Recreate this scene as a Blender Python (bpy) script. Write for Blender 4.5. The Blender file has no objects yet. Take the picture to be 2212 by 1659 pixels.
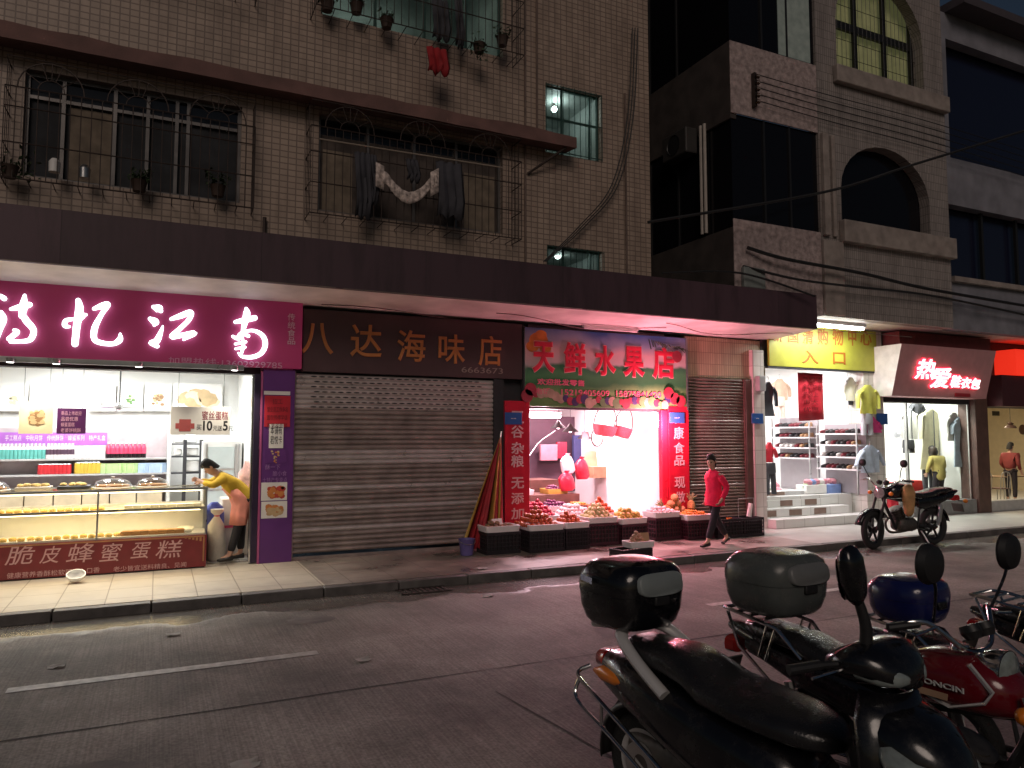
import bpy, bmesh, math, random
from mathutils import Vector, Matrix, Euler
R = math.radians
rng = random.Random(7)
S = bpy.context.scene
C = S.collection

# ------------------------------------------------------------------ camera
cam_d = bpy.data.cameras.new('camera')
cam = bpy.data.objects.new('camera', cam_d)
C.objects.link(cam)
CAM = Vector((0.0, -12.087, 2.09))
PITCH, YAW = R(4.06), R(25.5)
cam.location = CAM
cam.rotation_euler = (R(90) + PITCH, 0, -YAW)
cam_d.sensor_width = 36.0
cam_d.lens = 26.04
cam_d.clip_start = 0.05
cam_d.clip_end = 500
S.camera = cam

# ------------------------------------------------------------------ night sky, weak street light, exposure
world = bpy.data.worlds.new('World')
S.world = world
world.use_nodes = True
wn = world.node_tree.nodes
wl = world.node_tree.links
bg = wn['Background']
sky = wn.new('ShaderNodeTexSky')
sky.sky_type = 'NISHITA'
sky.sun_disc = False
SUN_EL, SUN_ROT = R(30), R(205)
sky.sun_elevation = SUN_EL
sky.sun_rotation = SUN_ROT
wl.new(sky.outputs[0], bg.inputs[0])
bg.inputs[1].default_value = 0.009
sun_d = bpy.data.lights.new('sun', 'SUN')
sun_d.energy = 0.58
sun_d.angle = R(25)
sun_d.color = (1.0, 0.82, 0.71)
sun = bpy.data.objects.new('sun', sun_d)
C.objects.link(sun)
# light comes from behind the camera, a little from its left, high over the street
sdir = Vector((math.sin(SUN_ROT) * math.cos(SUN_EL), math.cos(SUN_ROT) * math.cos(SUN_EL), math.sin(SUN_EL)))
sun.rotation_euler = sdir.to_track_quat('Z', 'Y').to_euler()
sun.location = (0, -20, 20)
S.view_settings.view_transform = 'Standard'
S.view_settings.look = 'None'
S.view_settings.exposure = 0.0
S.view_settings.gamma = 1.0
S.render.engine = 'CYCLES'
S.cycles.max_bounces = 6
S.cycles.sample_clamp_indirect = 6.0
S.cycles.caustics_reflective = False
S.cycles.caustics_refractive = False

# ------------------------------------------------------------------ where a picture point (2212 x 1659 reading) lies on a facade-parallel plane
_f = Vector((math.sin(YAW) * math.cos(PITCH), math.cos(YAW) * math.cos(PITCH), math.sin(PITCH)))
_r = Vector((math.cos(YAW), -math.sin(YAW), 0))
_u = _r.cross(_f)
def at(u, v, y=0.0):
    d = _f + _r * ((u - 1106) / 1600) - _u * ((v - 829.5) / 1600)
    t = (y - CAM.y) / d.y
    return CAM + d * t
def on_side(u, v, x):
    d = _f + _r * ((u - 1106) / 1600) - _u * ((v - 829.5) / 1600)
    return CAM + d * (x / d.x)
def AX(u, v, y=0.0): return at(u, v, y).x
def AZ(u, v, y=0.0): return at(u, v, y).z

# ------------------------------------------------------------------ materials
def _new(name):
    m = bpy.data.materials.new(name)
    m.use_nodes = True
    nt = m.node_tree
    return m, nt, nt.nodes['Principled BSDF']
def lin(c):
    return tuple(((x / 255) / 12.92 if x / 255 <= 0.04045 else ((x / 255 + 0.055) / 1.055) ** 2.4) for x in c)
def mat(name, col, rough=0.6, metal=0.0, var=0.12, vscale=6.0, bump=0.0, bscale=60.0, coat=0.0, emit=None, estr=0.0, trans=0.0, alpha=1.0, spec=0.5):
    m, nt, b = _new(name)
    N, L = nt.nodes, nt.links
    b.inputs['Roughness'].default_value = rough
    b.inputs['Metallic'].default_value = metal
    b.inputs['Coat Weight'].default_value = coat
    b.inputs['Coat Roughness'].default_value = 0.08
    b.inputs['Specular IOR Level'].default_value = spec
    b.inputs['Transmission Weight'].default_value = trans
    b.inputs['Alpha'].default_value = alpha
    tc = N.new('ShaderNodeTexCoord')
    if var:
        no = N.new('ShaderNodeTexNoise')
        no.inputs['Scale'].default_value = vscale
        no.inputs['Detail'].default_value = 5
        L.new(tc.outputs['Object'], no.inputs['Vector'])
        mr = N.new('ShaderNodeMapRange')
        mr.inputs['From Min'].default_value = 0.3
        mr.inputs['From Max'].default_value = 0.7
        mr.inputs['To Min'].default_value = 1 - var
        mr.inputs['To Max'].default_value = 1 + var
        L.new(no.outputs['Fac'], mr.inputs['Value'])
        vm = N.new('ShaderNodeVectorMath')
        vm.operation = 'SCALE'
        vm.inputs[0].default_value = col
        L.new(mr.outputs[0], vm.inputs['Scale'])
        L.new(vm.outputs[0], b.inputs['Base Color'])
        rr = N.new('ShaderNodeMapRange')
        rr.inputs['To Min'].default_value = max(0.02, rough - 0.08)
        rr.inputs['To Max'].default_value = min(1, rough + 0.08)
        L.new(no.outputs['Fac'], rr.inputs['Value'])
        L.new(rr.outputs[0], b.inputs['Roughness'])
    else:
        b.inputs['Base Color'].default_value = (*col, 1)
    if bump:
        n2 = N.new('ShaderNodeTexNoise')
        n2.inputs['Scale'].default_value = bscale
        n2.inputs['Detail'].default_value = 4
        L.new(tc.outputs['Object'], n2.inputs['Vector'])
        bp = N.new('ShaderNodeBump')
        bp.inputs['Strength'].default_value = bump
        bp.inputs['Distance'].default_value = 0.02
        L.new(n2.outputs['Fac'], bp.inputs['Height'])
        L.new(bp.outputs[0], b.inputs['Normal'])
    if emit:
        b.inputs['Emission Color'].default_value = (*emit, 1)
        b.inputs['Emission Strength'].default_value = estr
    return m

def tile_mat(name, col, mortar, bw, bh, gap, rough=0.45, stain=0.35, stain_col=(0.05, 0.04, 0.03), offset=0.0, tone=0.12, floor=False):
    """small glazed tiles laid in a grid on upright walls (u = x + y, v = z) or on a floor, with run-down dirt"""
    m, nt, b = _new(name)
    N, L = nt.nodes, nt.links
    geo = N.new('ShaderNodeNewGeometry')
    sp = N.new('ShaderNodeSeparateXYZ')
    L.new(geo.outputs['Position'], sp.inputs[0])
    cb = N.new('ShaderNodeCombineXYZ')
    if floor:
        L.new(sp.outputs['X'], cb.inputs[0]); L.new(sp.outputs['Y'], cb.inputs[1])
    else:
        ad = N.new('ShaderNodeMath'); ad.operation = 'ADD'
        L.new(sp.outputs['X'], ad.inputs[0]); L.new(sp.outputs['Y'], ad.inputs[1])
        L.new(ad.outputs[0], cb.inputs[0]); L.new(sp.outputs['Z'], cb.inputs[1])
    br = N.new('ShaderNodeTexBrick')
    br.offset = offset
    br.inputs['Scale'].default_value = 1.0
    br.inputs['Brick Width'].default_value = bw
    br.inputs['Row Height'].default_value = bh
    br.inputs['Mortar Size'].default_value = gap
    br.inputs['Mortar Smooth'].default_value = 0.3
    br.inputs['Color1'].default_value = (*[c * (1 - tone) for c in col], 1)
    br.inputs['Color2'].default_value = (*[min(1, c * (1 + tone)) for c in col], 1)
    br.inputs['Mortar'].default_value = (*mortar, 1)
    L.new(cb.outputs[0], br.inputs['Vector'])
    mp = N.new('ShaderNodeMapping')
    mp.inputs['Scale'].default_value = (2.2, 0.35, 1) if not floor else (0.9, 0.9, 1)
    L.new(cb.outputs[0], mp.inputs['Vector'])
    no = N.new('ShaderNodeTexNoise')
    no.inputs['Scale'].default_value = 1.6
    no.inputs['Detail'].default_value = 8
    no.inputs['Roughness'].default_value = 0.65
    L.new(mp.outputs[0], no.inputs['Vector'])
    cr = N.new('ShaderNodeMapRange')
    cr.inputs['From Min'].default_value = 0.45
    cr.inputs['From Max'].default_value = 0.78
    cr.inputs['To Max'].default_value = stain
    L.new(no.outputs['Fac'], cr.inputs['Value'])
    mx = N.new('ShaderNodeMix'); mx.data_type = 'RGBA'
    L.new(cr.outputs[0], mx.inputs[0]); L.new(br.outputs['Color'], mx.inputs[6])
    mx.inputs[7].default_value = (*stain_col, 1)
    L.new(mx.outputs[2], b.inputs['Base Color'])
    b.inputs['Roughness'].default_value = rough
    bp = N.new('ShaderNodeBump'); bp.inputs['Strength'].default_value = 0.4; bp.inputs['Distance'].default_value = 0.004; bp.invert = True
    L.new(br.outputs['Fac'], bp.inputs['Height']); L.new(bp.outputs[0], b.inputs['Normal'])
    return m

def glass_mat(name, tint=(1, 1, 1), alpha=0.12, rough=0.03):
    """thin pane: mostly see-through, a little mirror"""
    m, nt, b = _new(name)
    N, L = nt.nodes, nt.links
    N.remove(b)
    tr = N.new('ShaderNodeBsdfTransparent'); tr.inputs[0].default_value = (*tint, 1)
    gl = N.new('ShaderNodeBsdfGlossy'); gl.inputs['Roughness'].default_value = rough
    fr = N.new('ShaderNodeLayerWeight'); fr.inputs[0].default_value = 0.5
    pw = N.new('ShaderNodeMath'); pw.operation = 'POWER'; pw.inputs[1].default_value = 4.0; L.new(fr.outputs['Facing'], pw.inputs[0])
    ad = N.new('ShaderNodeMath'); ad.operation = 'MULTIPLY_ADD'; ad.inputs[1].default_value = 0.6; ad.inputs[2].default_value = alpha * 0.25
    L.new(pw.outputs[0], ad.inputs[0])
    mx = N.new('ShaderNodeMixShader')
    L.new(ad.outputs[0], mx.inputs[0]); L.new(tr.outputs[0], mx.inputs[1]); L.new(gl.outputs[0], mx.inputs[2])
    L.new(mx.outputs[0], N['Material Output'].inputs[0])
    return m

# ------------------------------------------------------------------ mesh builder
class MB:
    def __init__(s, M=None): s.v, s.f, s.mi, s.M, s.k = [], [], [], M or Matrix(), 0
    def add(s, vs, fs):
        o = len(s.v)
        s.v += [s.M @ Vector(p) for p in vs]
        s.f += [[i + o for i in f] for f in fs]
        s.mi += [s.k] * len(fs)
        return s
    def box(s, x0, x1, y0, y1, z0, z1):
        vs = [(x, y, z) for z in (z0, z1) for y in (y0, y1) for x in (x0, x1)]
        return s.add(vs, [(0, 2, 3, 1), (4, 5, 7, 6), (0, 1, 5, 4), (2, 6, 7, 3), (0, 4, 6, 2), (1, 3, 7, 5)])
    def obox(s, c, size, rot=(0, 0, 0)):
        m = Matrix.Translation(c) @ Euler(rot).to_matrix().to_4x4()
        h = [x / 2 for x in size]
        vs = [m @ Vector((x, y, z)) for z in (-h[2], h[2]) for y in (-h[1], h[1]) for x in (-h[0], h[0])]
        return s.add(vs, [(0, 2, 3, 1), (4, 5, 7, 6), (0, 1, 5, 4), (2, 6, 7, 3), (0, 4, 6, 2), (1, 3, 7, 5)])
    def loft(s, rings, caps=True, closed=False):
        n = len(rings[0]); vs = [p for r in rings for p in r]; fs = []
        k = len(rings)
        for i in range(k if closed else k - 1):
            a, b = i * n, ((i + 1) % k) * n
            for j in range(n):
                q = (j + 1) % n
                fs.append((a + j, a + q, b + q, b + j))
        if caps and not closed:
            fs.append(tuple(reversed(range(n)))); fs.append(tuple(range((k - 1) * n, k * n)))
        return s.add(vs, fs)
    def tube(s, path, r, n=8, closed=False, flat=1.0):
        P = [Vector(p) for p in path]; k = len(P)
        rs = r if isinstance(r, (list, tuple)) else [r] * k
        rings = []; up = None
        for i in range(k):
            a = P[i - 1] if (i or closed) else P[0]; b = P[(i + 1) % k] if (i < k - 1 or closed) else P[-1]
            t = (b - a).normalized() if (b - a).length > 1e-9 else Vector((0, 0, 1))
            if up is None:
                up = Vector((0, 0, 1)) if abs(t.z) < 0.9 else Vector((1, 0, 0))
            x = t.cross(up)
            if x.length < 1e-6: x = t.orthogonal()
            x.normalize(); y = x.cross(t).normalized(); up = y
            rings.append([P[i] + (x * math.cos(2 * math.pi * j / n) + y * math.sin(2 * math.pi * j / n) * flat) * rs[i] for j in range(n)])
        return s.loft(rings, closed=closed)
    def lathe(s, prof, n=24, M=None, caps=False):
        m = M or Matrix()
        rings = [[m @ Vector((r * math.cos(2 * math.pi * j / n), r * math.sin(2 * math.pi * j / n), z)) for j in range(n)] for r, z in prof]
        return s.loft(rings, caps=caps)
    def ball(s, c, r, nu=12, nv=8, M=None, wob=0.0):
        r = r if isinstance(r, (tuple, list)) else (r, r, r)
        m = Matrix.Translation(c) @ (M or Matrix())
        rings = []
        for i in range(nv + 1):
            a = math.pi * (0.02 + 0.96 * i / nv); q = math.sin(a); z = -math.cos(a)
            rings.append([m @ Vector((r[0] * q * math.cos(2 * math.pi * j / nu) * (1 + wob * rng.uniform(-1, 1)), r[1] * q * math.sin(2 * math.pi * j / nu) * (1 + wob * rng.uniform(-1, 1)), r[2] * z)) for j in range(nu)])
        return s.loft(rings)
    def prism(s, pts, t, M=None):
        """flat polygon in local xz, thickness t along y (front at y = -t)"""
        m = M or Matrix(); n = len(pts)
        vs = [m @ Vector((x, -t, z)) for x, z in pts] + [m @ Vector((x, 0, z)) for x, z in pts]
        return s.add(vs, [tuple(range(n)), tuple(reversed(range(n, 2 * n)))] + [(i, i + n, (i + 1) % n + n, (i + 1) % n) for i in range(n)])
    def sheet(s, rows):
        n = len(rows[0]); vs = [p for r in rows for p in r]
        return s.add(vs, [(i * n + j, i * n + j + 1, (i + 1) * n + j + 1, (i + 1) * n + j) for i in range(len(rows) - 1) for j in range(n - 1)])
    def build(s, name, m, parent=None, world=False, smooth=35, bevel=0, sub=0, loc=None, rot=None, fix=True, solid=0):
        me = bpy.data.meshes.new(name)
        vs = s.v
        if parent is not None and world:
            inv = wm(parent).inverted(); vs = [inv @ v for v in vs]
        if loc is not None and parent is None and world:
            vs = [v - Vector(loc) for v in vs]
        me.from_pydata([tuple(v) for v in vs], [], s.f)
        ms = m if isinstance(m, (list, tuple)) else [m]
        for x in ms: me.materials.append(x)
        for p, k in zip(me.polygons, s.mi): p.material_index = k
        if fix:
            bm = bmesh.new(); bm.from_mesh(me); bmesh.ops.recalc_face_normals(bm, faces=bm.faces); bm.to_mesh(me); bm.free()
        if smooth:
            for p in me.polygons: p.use_smooth = True
            me.set_sharp_from_angle(angle=R(smooth))
        o = bpy.data.objects.new(name, me)
        C.objects.link(o)
        if parent is not None: o.parent = parent
        if loc is not None: o.location = loc
        if rot is not None: o.rotation_euler = rot
        if bevel:
            b = o.modifiers.new('bevel', 'BEVEL'); b.width = bevel; b.segments = 2; b.limit_method = 'ANGLE'
        if solid:
            b = o.modifiers.new('solid', 'SOLIDIFY'); b.thickness = solid; b.offset = 0
        if sub:
            b = o.modifiers.new('sub', 'SUBSURF'); b.levels = sub; b.render_levels = sub
        return o

def wm(o):
    m = Matrix.Translation(o.location) @ o.rotation_euler.to_matrix().to_4x4() @ Matrix.Diagonal((*o.scale, 1))
    return wm(o.parent) @ m if o.parent else m
def tag(o, label, cat, group=None, kind=None):
    if label: o['label'] = label
    if cat: o['category'] = cat
    if group: o['group'] = group
    if kind: o['kind'] = kind
    return o
def thing(name, label, cat, loc=(0, 0, 0), rz=0.0, group=None, sc=1.0):
    o = bpy.data.objects.new(name, None)
    o.empty_display_size = 0.2
    C.objects.link(o)
    o.location = loc; o.rotation_euler = (0, 0, rz); o.scale = (sc, sc, sc)
    return tag(o, label, cat, group)
def copy_tree(o, loc=None, rz=None, label=None, parent=None):
    c = o.copy(); C.objects.link(c)
    if parent is not None: c.parent = parent
    if loc is not None: c.location = loc
    if rz is not None: c.rotation_euler = (0, 0, rz)
    if label: c['label'] = label
    for ch in list(o.children): copy_tree(ch, parent=c)
    return c

# lettering: the built-in font, turned to mesh
def glyphs(body, size=1.0, ext=0.01, spacing=1.0, bold=0.0, align='LEFT'):
    c = bpy.data.curves.new('lettering', 'FONT')
    c.body = body; c.size = size; c.extrude = ext; c.space_character = spacing
    c.bevel_depth = bold; c.bevel_resolution = 0; c.align_x = align
    o = bpy.data.objects.new('lettering', c); C.objects.link(o)
    dg = bpy.context.evaluated_depsgraph_get()
    me = bpy.data.meshes.new_from_object(o.evaluated_get(dg))
    vs = [v.co.copy() for v in me.vertices]; fs = [list(p.vertices) for p in me.polygons]
    bpy.data.objects.remove(o); bpy.data.curves.remove(c); bpy.data.meshes.remove(me)
    return vs, fs
def write(mb, body, x0, x1, z0, z1, y, ext=0.006, bold=0.0, sx=None, M=None, shear=0.0):
    """lettering filling the box x0..x1, z0..z1 on a wall facing -y"""
    vs, fs = glyphs(body, 1.0, ext, 1.0, bold)
    if not vs: return
    a = [min(v[i] for v in vs) for i in (0, 1)]; b = [max(v[i] for v in vs) for i in (0, 1)]
    kx = (x1 - x0) / (b[0] - a[0]); kz = (z1 - z0) / (b[1] - a[1])
    kd = ext / max(1e-6, max(abs(v.z) for v in vs))
    out = []
    for v in vs:
        px = x0 + (v.x - a[0]) * kx; pz = z0 + (v.y - a[1]) * kz
        p = Vector((px + shear * (pz - z0), y - v.z * kd, pz))
        out.append(M @ p if M else p)
    mb.add(out, fs)
def wall_mesh(mb, outer, holes, y, t):
    """upright sheet in the xz plane with holes; front face at y, thickness t backwards"""
    c = bpy.data.curves.new('outline', 'CURVE'); c.dimensions = '2D'; c.fill_mode = 'BOTH'; c.extrude = t / 2
    for poly in [outer] + holes:
        sp = c.splines.new('POLY'); sp.points.add(len(poly) - 1); sp.use_cyclic_u = True
        for p, q in zip(sp.points, poly): p.co = (q[0], q[1], 0, 1)
    o = bpy.data.objects.new('outline', c); C.objects.link(o)
    dg = bpy.context.evaluated_depsgraph_get()
    me = bpy.data.meshes.new_from_object(o.evaluated_get(dg))
    mb.add([(v.co.x, y + t / 2 - v.co.z, v.co.y) for v in me.vertices], [list(p.vertices) for p in me.polygons])
    bpy.data.objects.remove(o); bpy.data.curves.remove(c); bpy.data.meshes.remove(me)
def rect(x0, x1, z0, z1): return [(x0, z0), (x1, z0), (x1, z1), (x0, z1)]
def arch(x0, x1, z0, zs, zt, n=14):
    cx, hw = (x0 + x1) / 2, (x1 - x0) / 2
    return [(x0, z0), (x1, z0)] + [(cx + hw * math.cos(math.pi * i / n), zs + (zt - zs) * math.sin(math.pi * i / n)) for i in range(n + 1)]
def ring_z(z, cx, cy, hx, hy, e=4.0, n=28):
    out = []
    for j in range(n):
        a = 2 * math.pi * j / n; c, s_ = math.cos(a), math.sin(a)
        out.append((cx + hx * math.copysign(abs(c) ** (2 / e), c), cy + hy * math.copysign(abs(s_) ** (2 / e), s_), z))
    return out
def ring_x(x, cy, cz, hy, hz, e=2.6, n=20, shear=0.0):
    out = []
    for j in range(n):
        a = 2 * math.pi * j / n; c, s_ = math.cos(a), math.sin(a)
        zz = hz * math.copysign(abs(s_) ** (2 / e), s_)
        out.append((x + shear * zz, cy + hy * math.copysign(abs(c) ** (2 / e), c), cz + zz))
    return out
def spline(pts, n=6):
    P = [Vector(p) for p in pts]; out = []
    for i in range(len(P) - 1):
        a, b, c, d = P[max(0, i - 1)], P[i], P[i + 1], P[min(len(P) - 1, i + 2)]
        for k in range(n):
            t = k / n
            out.append(0.5 * ((2 * b) + (c - a) * t + (2 * a - 5 * b + 4 * c - d) * t * t + (3 * b - a - 3 * c + d) * t ** 3))
    return out + [P[-1]]
def light(name, kind, loc, energy, col, parent=None, size=0.3, size_y=None, rot=(0, 0, 0), spot=None, blend=0.6):
    d = bpy.data.lights.new(name, kind); d.energy = energy; d.color = col
    if kind == 'AREA':
        d.size = size
        if size_y: d.shape = 'RECTANGLE'; d.size_y = size_y
    else: d.shadow_soft_size = size
    if spot: d.spot_size = spot; d.spot_blend = blend
    o = bpy.data.objects.new(name, d); C.objects.link(o)
    if parent is not None:
        o.parent = parent; o.location = wm(parent).inverted() @ Vector(loc)
    else: o.location = loc
    o.rotation_euler = rot
    return o
def skin(name, nodes, edges, m, parent, root, sub=2, world=False):
    """one continuous tapering surface grown along a stick figure: nodes = {key: (pos, radius or (rx, ry))}"""
    keys = list(nodes); ix = {k: i for i, k in enumerate(keys)}
    me = bpy.data.meshes.new(name)
    inv = wm(parent).inverted() if (parent and world) else Matrix()
    me.from_pydata([tuple(inv @ Vector(nodes[k][0])) for k in keys], [(ix[a], ix[b]) for a, b in edges], [])
    me.materials.append(m)
    o = bpy.data.objects.new(name, me); C.objects.link(o)
    if parent: o.parent = parent
    md = o.modifiers.new('skin', 'SKIN'); md.use_smooth_shade = True
    lay = me.skin_vertices[0].data if me.skin_vertices else None
    if lay is None:
        bm = bmesh.new(); bm.from_mesh(me); bm.verts.layers.skin.verify(); bm.to_mesh(me); bm.free(); lay = me.skin_vertices[0].data
    for k in keys:
        r = nodes[k][1]; r = r if isinstance(r, (tuple, list)) else (r, r)
        lay[ix[k]].radius = r; lay[ix[k]].use_root = (k == root)
    if sub:
        sm = o.modifiers.new('sub', 'SUBSURF'); sm.levels = sub; sm.render_levels = sub
    return o
# ------------------------------------------------------------------ ground
def road_mat():
    m, nt, b = _new('road concrete')
    N, L = nt.nodes, nt.links
    geo = N.new('ShaderNodeNewGeometry'); sp = N.new('ShaderNodeSeparateXYZ'); L.new(geo.outputs['Position'], sp.inputs[0])
    n1 = N.new('ShaderNodeTexNoise'); n1.inputs['Scale'].default_value = 0.55; n1.inputs['Detail'].default_value = 9; n1.inputs['Roughness'].default_value = 0.62
    L.new(geo.outputs['Position'], n1.inputs['Vector'])
    n2 = N.new('ShaderNodeTexNoise'); n2.inputs['Scale'].default_value = 45; n2.inputs['Detail'].default_value = 4
    L.new(geo.outputs['Position'], n2.inputs['Vector'])
    r1 = N.new('ShaderNodeValToRGB')
    r1.color_ramp.elements[0].position = 0.36; r1.color_ramp.elements[0].color = (0.13, 0.118, 0.105, 1)
    r1.color_ramp.elements[1].position = 0.66; r1.color_ramp.elements[1].color = (0.34, 0.31, 0.275, 1)
    L.new(n1.outputs['Fac'], r1.inputs[0])
    mm = N.new('ShaderNodeMapRange'); mm.inputs['From Min'].default_value = 0.3; mm.inputs['From Max'].default_value = 0.7; mm.inputs['To Min'].default_value = 0.72; mm.inputs['To Max'].default_value = 1.25
    L.new(n2.outputs['Fac'], mm.inputs['Value'])
    vm = N.new('ShaderNodeVectorMath'); vm.operation = 'SCALE'; L.new(r1.outputs[0], vm.inputs[0]); L.new(mm.outputs[0], vm.inputs['Scale'])
    # brushed grooves across the road
    gx = N.new('ShaderNodeTexNoise'); gx.noise_dimensions = '2D'
    gm = N.new('ShaderNodeCombineXYZ'); mu = N.new('ShaderNodeMath'); mu.operation = 'MULTIPLY'; mu.inputs[1].default_value = 60
    my = N.new('ShaderNodeMath'); my.operation = 'MULTIPLY'; my.inputs[1].default_value = 0.9
    L.new(sp.outputs['X'], mu.inputs[0]); L.new(sp.outputs['Y'], my.inputs[0]); L.new(mu.outputs[0], gm.inputs[0]); L.new(my.outputs[0], gm.inputs[1])
    gx.inputs['Scale'].default_value = 1.0; gx.inputs['Detail'].default_value = 2; L.new(gm.outputs[0], gx.inputs['Vector'])
    ga = N.new('ShaderNodeMapRange'); ga.inputs['From Min'].default_value = 0.35; ga.inputs['From Max'].default_value = 0.65; ga.inputs['To Min'].default_value = 0.86; ga.inputs['To Max'].default_value = 1.1
    L.new(gx.outputs['Fac'], ga.inputs['Value'])
    v2 = N.new('ShaderNodeVectorMath'); v2.operation = 'SCALE'; L.new(vm.outputs[0], v2.inputs[0]); L.new(ga.outputs[0], v2.inputs['Scale'])
    # damp gutter: wet where y is close to the kerb, with a ragged edge
    w1 = N.new('ShaderNodeMapRange'); w1.inputs['From Min'].default_value = -3.7; w1.inputs['From Max'].default_value = -2.5; w1.inputs['To Min'].default_value = -0.45; w1.inputs['To Max'].default_value = 0.55
    L.new(sp.outputs['Y'], w1.inputs['Value'])
    n3 = N.new('ShaderNodeTexNoise'); n3.inputs['Scale'].default_value = 1.3; n3.inputs['Detail'].default_value = 7
    L.new(geo.outputs['Position'], n3.inputs['Vector'])
    wa = N.new('ShaderNodeMath'); wa.operation = 'ADD'; L.new(w1.outputs[0], wa.inputs[0]); L.new(n3.outputs['Fac'], wa.inputs[1])
    wr = N.new('ShaderNodeMapRange'); wr.inputs['From Min'].default_value = 0.58; wr.inputs['From Max'].default_value = 0.74; L.new(wa.outputs[0], wr.inputs['Value'])
    mx = N.new('ShaderNodeMix'); mx.data_type = 'RGBA'; L.new(wr.outputs[0], mx.inputs[0]); L.new(v2.outputs[0], mx.inputs[6])
    dk = N.new('ShaderNodeVectorMath'); dk.operation = 'SCALE'; dk.inputs['Scale'].default_value = 0.6; L.new(v2.outputs[0], dk.inputs[0]); L.new(dk.outputs[0], mx.inputs[7])
    L.new(mx.outputs[2], b.inputs['Base Color'])
    rg = N.new('ShaderNodeMapRange'); rg.inputs['To Min'].default_value = 0.82; rg.inputs['To Max'].default_value = 0.2; L.new(wr.outputs[0], rg.inputs['Value']); L.new(rg.outputs[0], b.inputs['Roughness'])
    bp = N.new('ShaderNodeBump'); bp.inputs['Distance'].default_value = 0.006
    bs = N.new('ShaderNodeMapRange'); bs.inputs['To Min'].default_value = 0.4; bs.inputs['To Max'].default_value = 0.12; L.new(wr.outputs[0], bs.inputs['Value']); L.new(bs.outputs[0], bp.inputs['Strength'])
    h = N.new('ShaderNodeMath'); h.operation = 'ADD'; L.new(n2.outputs['Fac'], h.inputs[0]); L.new(gx.outputs['Fac'], h.inputs[1]); L.new(h.outputs[0], bp.inputs['Height'])
    L.new(bp.outputs[0], b.inputs['Normal'])
    return m
ROADP = [(-2.29, 0.035), (-2.6, 0.03), (-4.8, 0.06), (-6.2, 0.06), (-7.6, 0.05), (-8.6, 0.04), (-14, 0.03), (-40, 0.03)]
def road_z(y):
    for (a, za), (b, zb) in zip(ROADP, ROADP[1:]):
        if b <= y <= a: return za + (zb - za) * (a - y) / (a - b)
    return 0.03
mb = MB()
xs = [-40 + i * 5 for i in range(33)]
mb.sheet([[(x, y, z) for x in xs] for y, z in ROADP])
tag(mb.build('road', road_mat()), None, None, kind='structure')
paint = mat('worn lane paint', (0.5, 0.49, 0.46), 0.6, var=0.3, vscale=14)
def strip(name, x0, x1, y, w, m, lift=0.005, wob=0.0):
    mb = MB(); n = max(2, int((x1 - x0) / 0.25))
    rows = []
    for s_ in (-1, 1):
        rows.append([(x0 + (x1 - x0) * i / n, y + s_ * w / 2 + wob * rng.uniform(-1, 1), road_z(y + s_ * w / 2) + lift) for i in range(n + 1)])
    mb.sheet(rows)
    return tag(mb.build(name, m), None, None, kind='structure')
strip('road_marking', -1.03, 1.42, -4.86, 0.13, paint)
strip('road_marking', 6.05, 8.5, -4.9, 0.13, paint)
strip('road_marking', -8.3, -5.9, -4.86, 0.13, paint)
strip('road_marking', 13.3, 15.8, -4.9, 0.13, paint)
seam = mat('tar in a slab joint', (0.05, 0.045, 0.042), 0.9, var=0.4, vscale=9)
for a in range(-12, 30, 3): strip('road_joint', a, a + 2.98, -6.02, 0.018, seam, 0.003, 0.008)
mb = MB()
for s_ in (-1, 1): pass
mb.sheet([[(2.5 + .018 * i + s_ * (.004 + .005 * abs(math.sin(i * 1.7))) + rng.uniform(-.006, .006), -6.55 - i * 0.14, road_z(-6.55 - i * 0.14) + 0.003) for i in range(16)] for s_ in (-1, 1)])
tag(mb.build('road_joint', seam), None, None, kind='structure')

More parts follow.
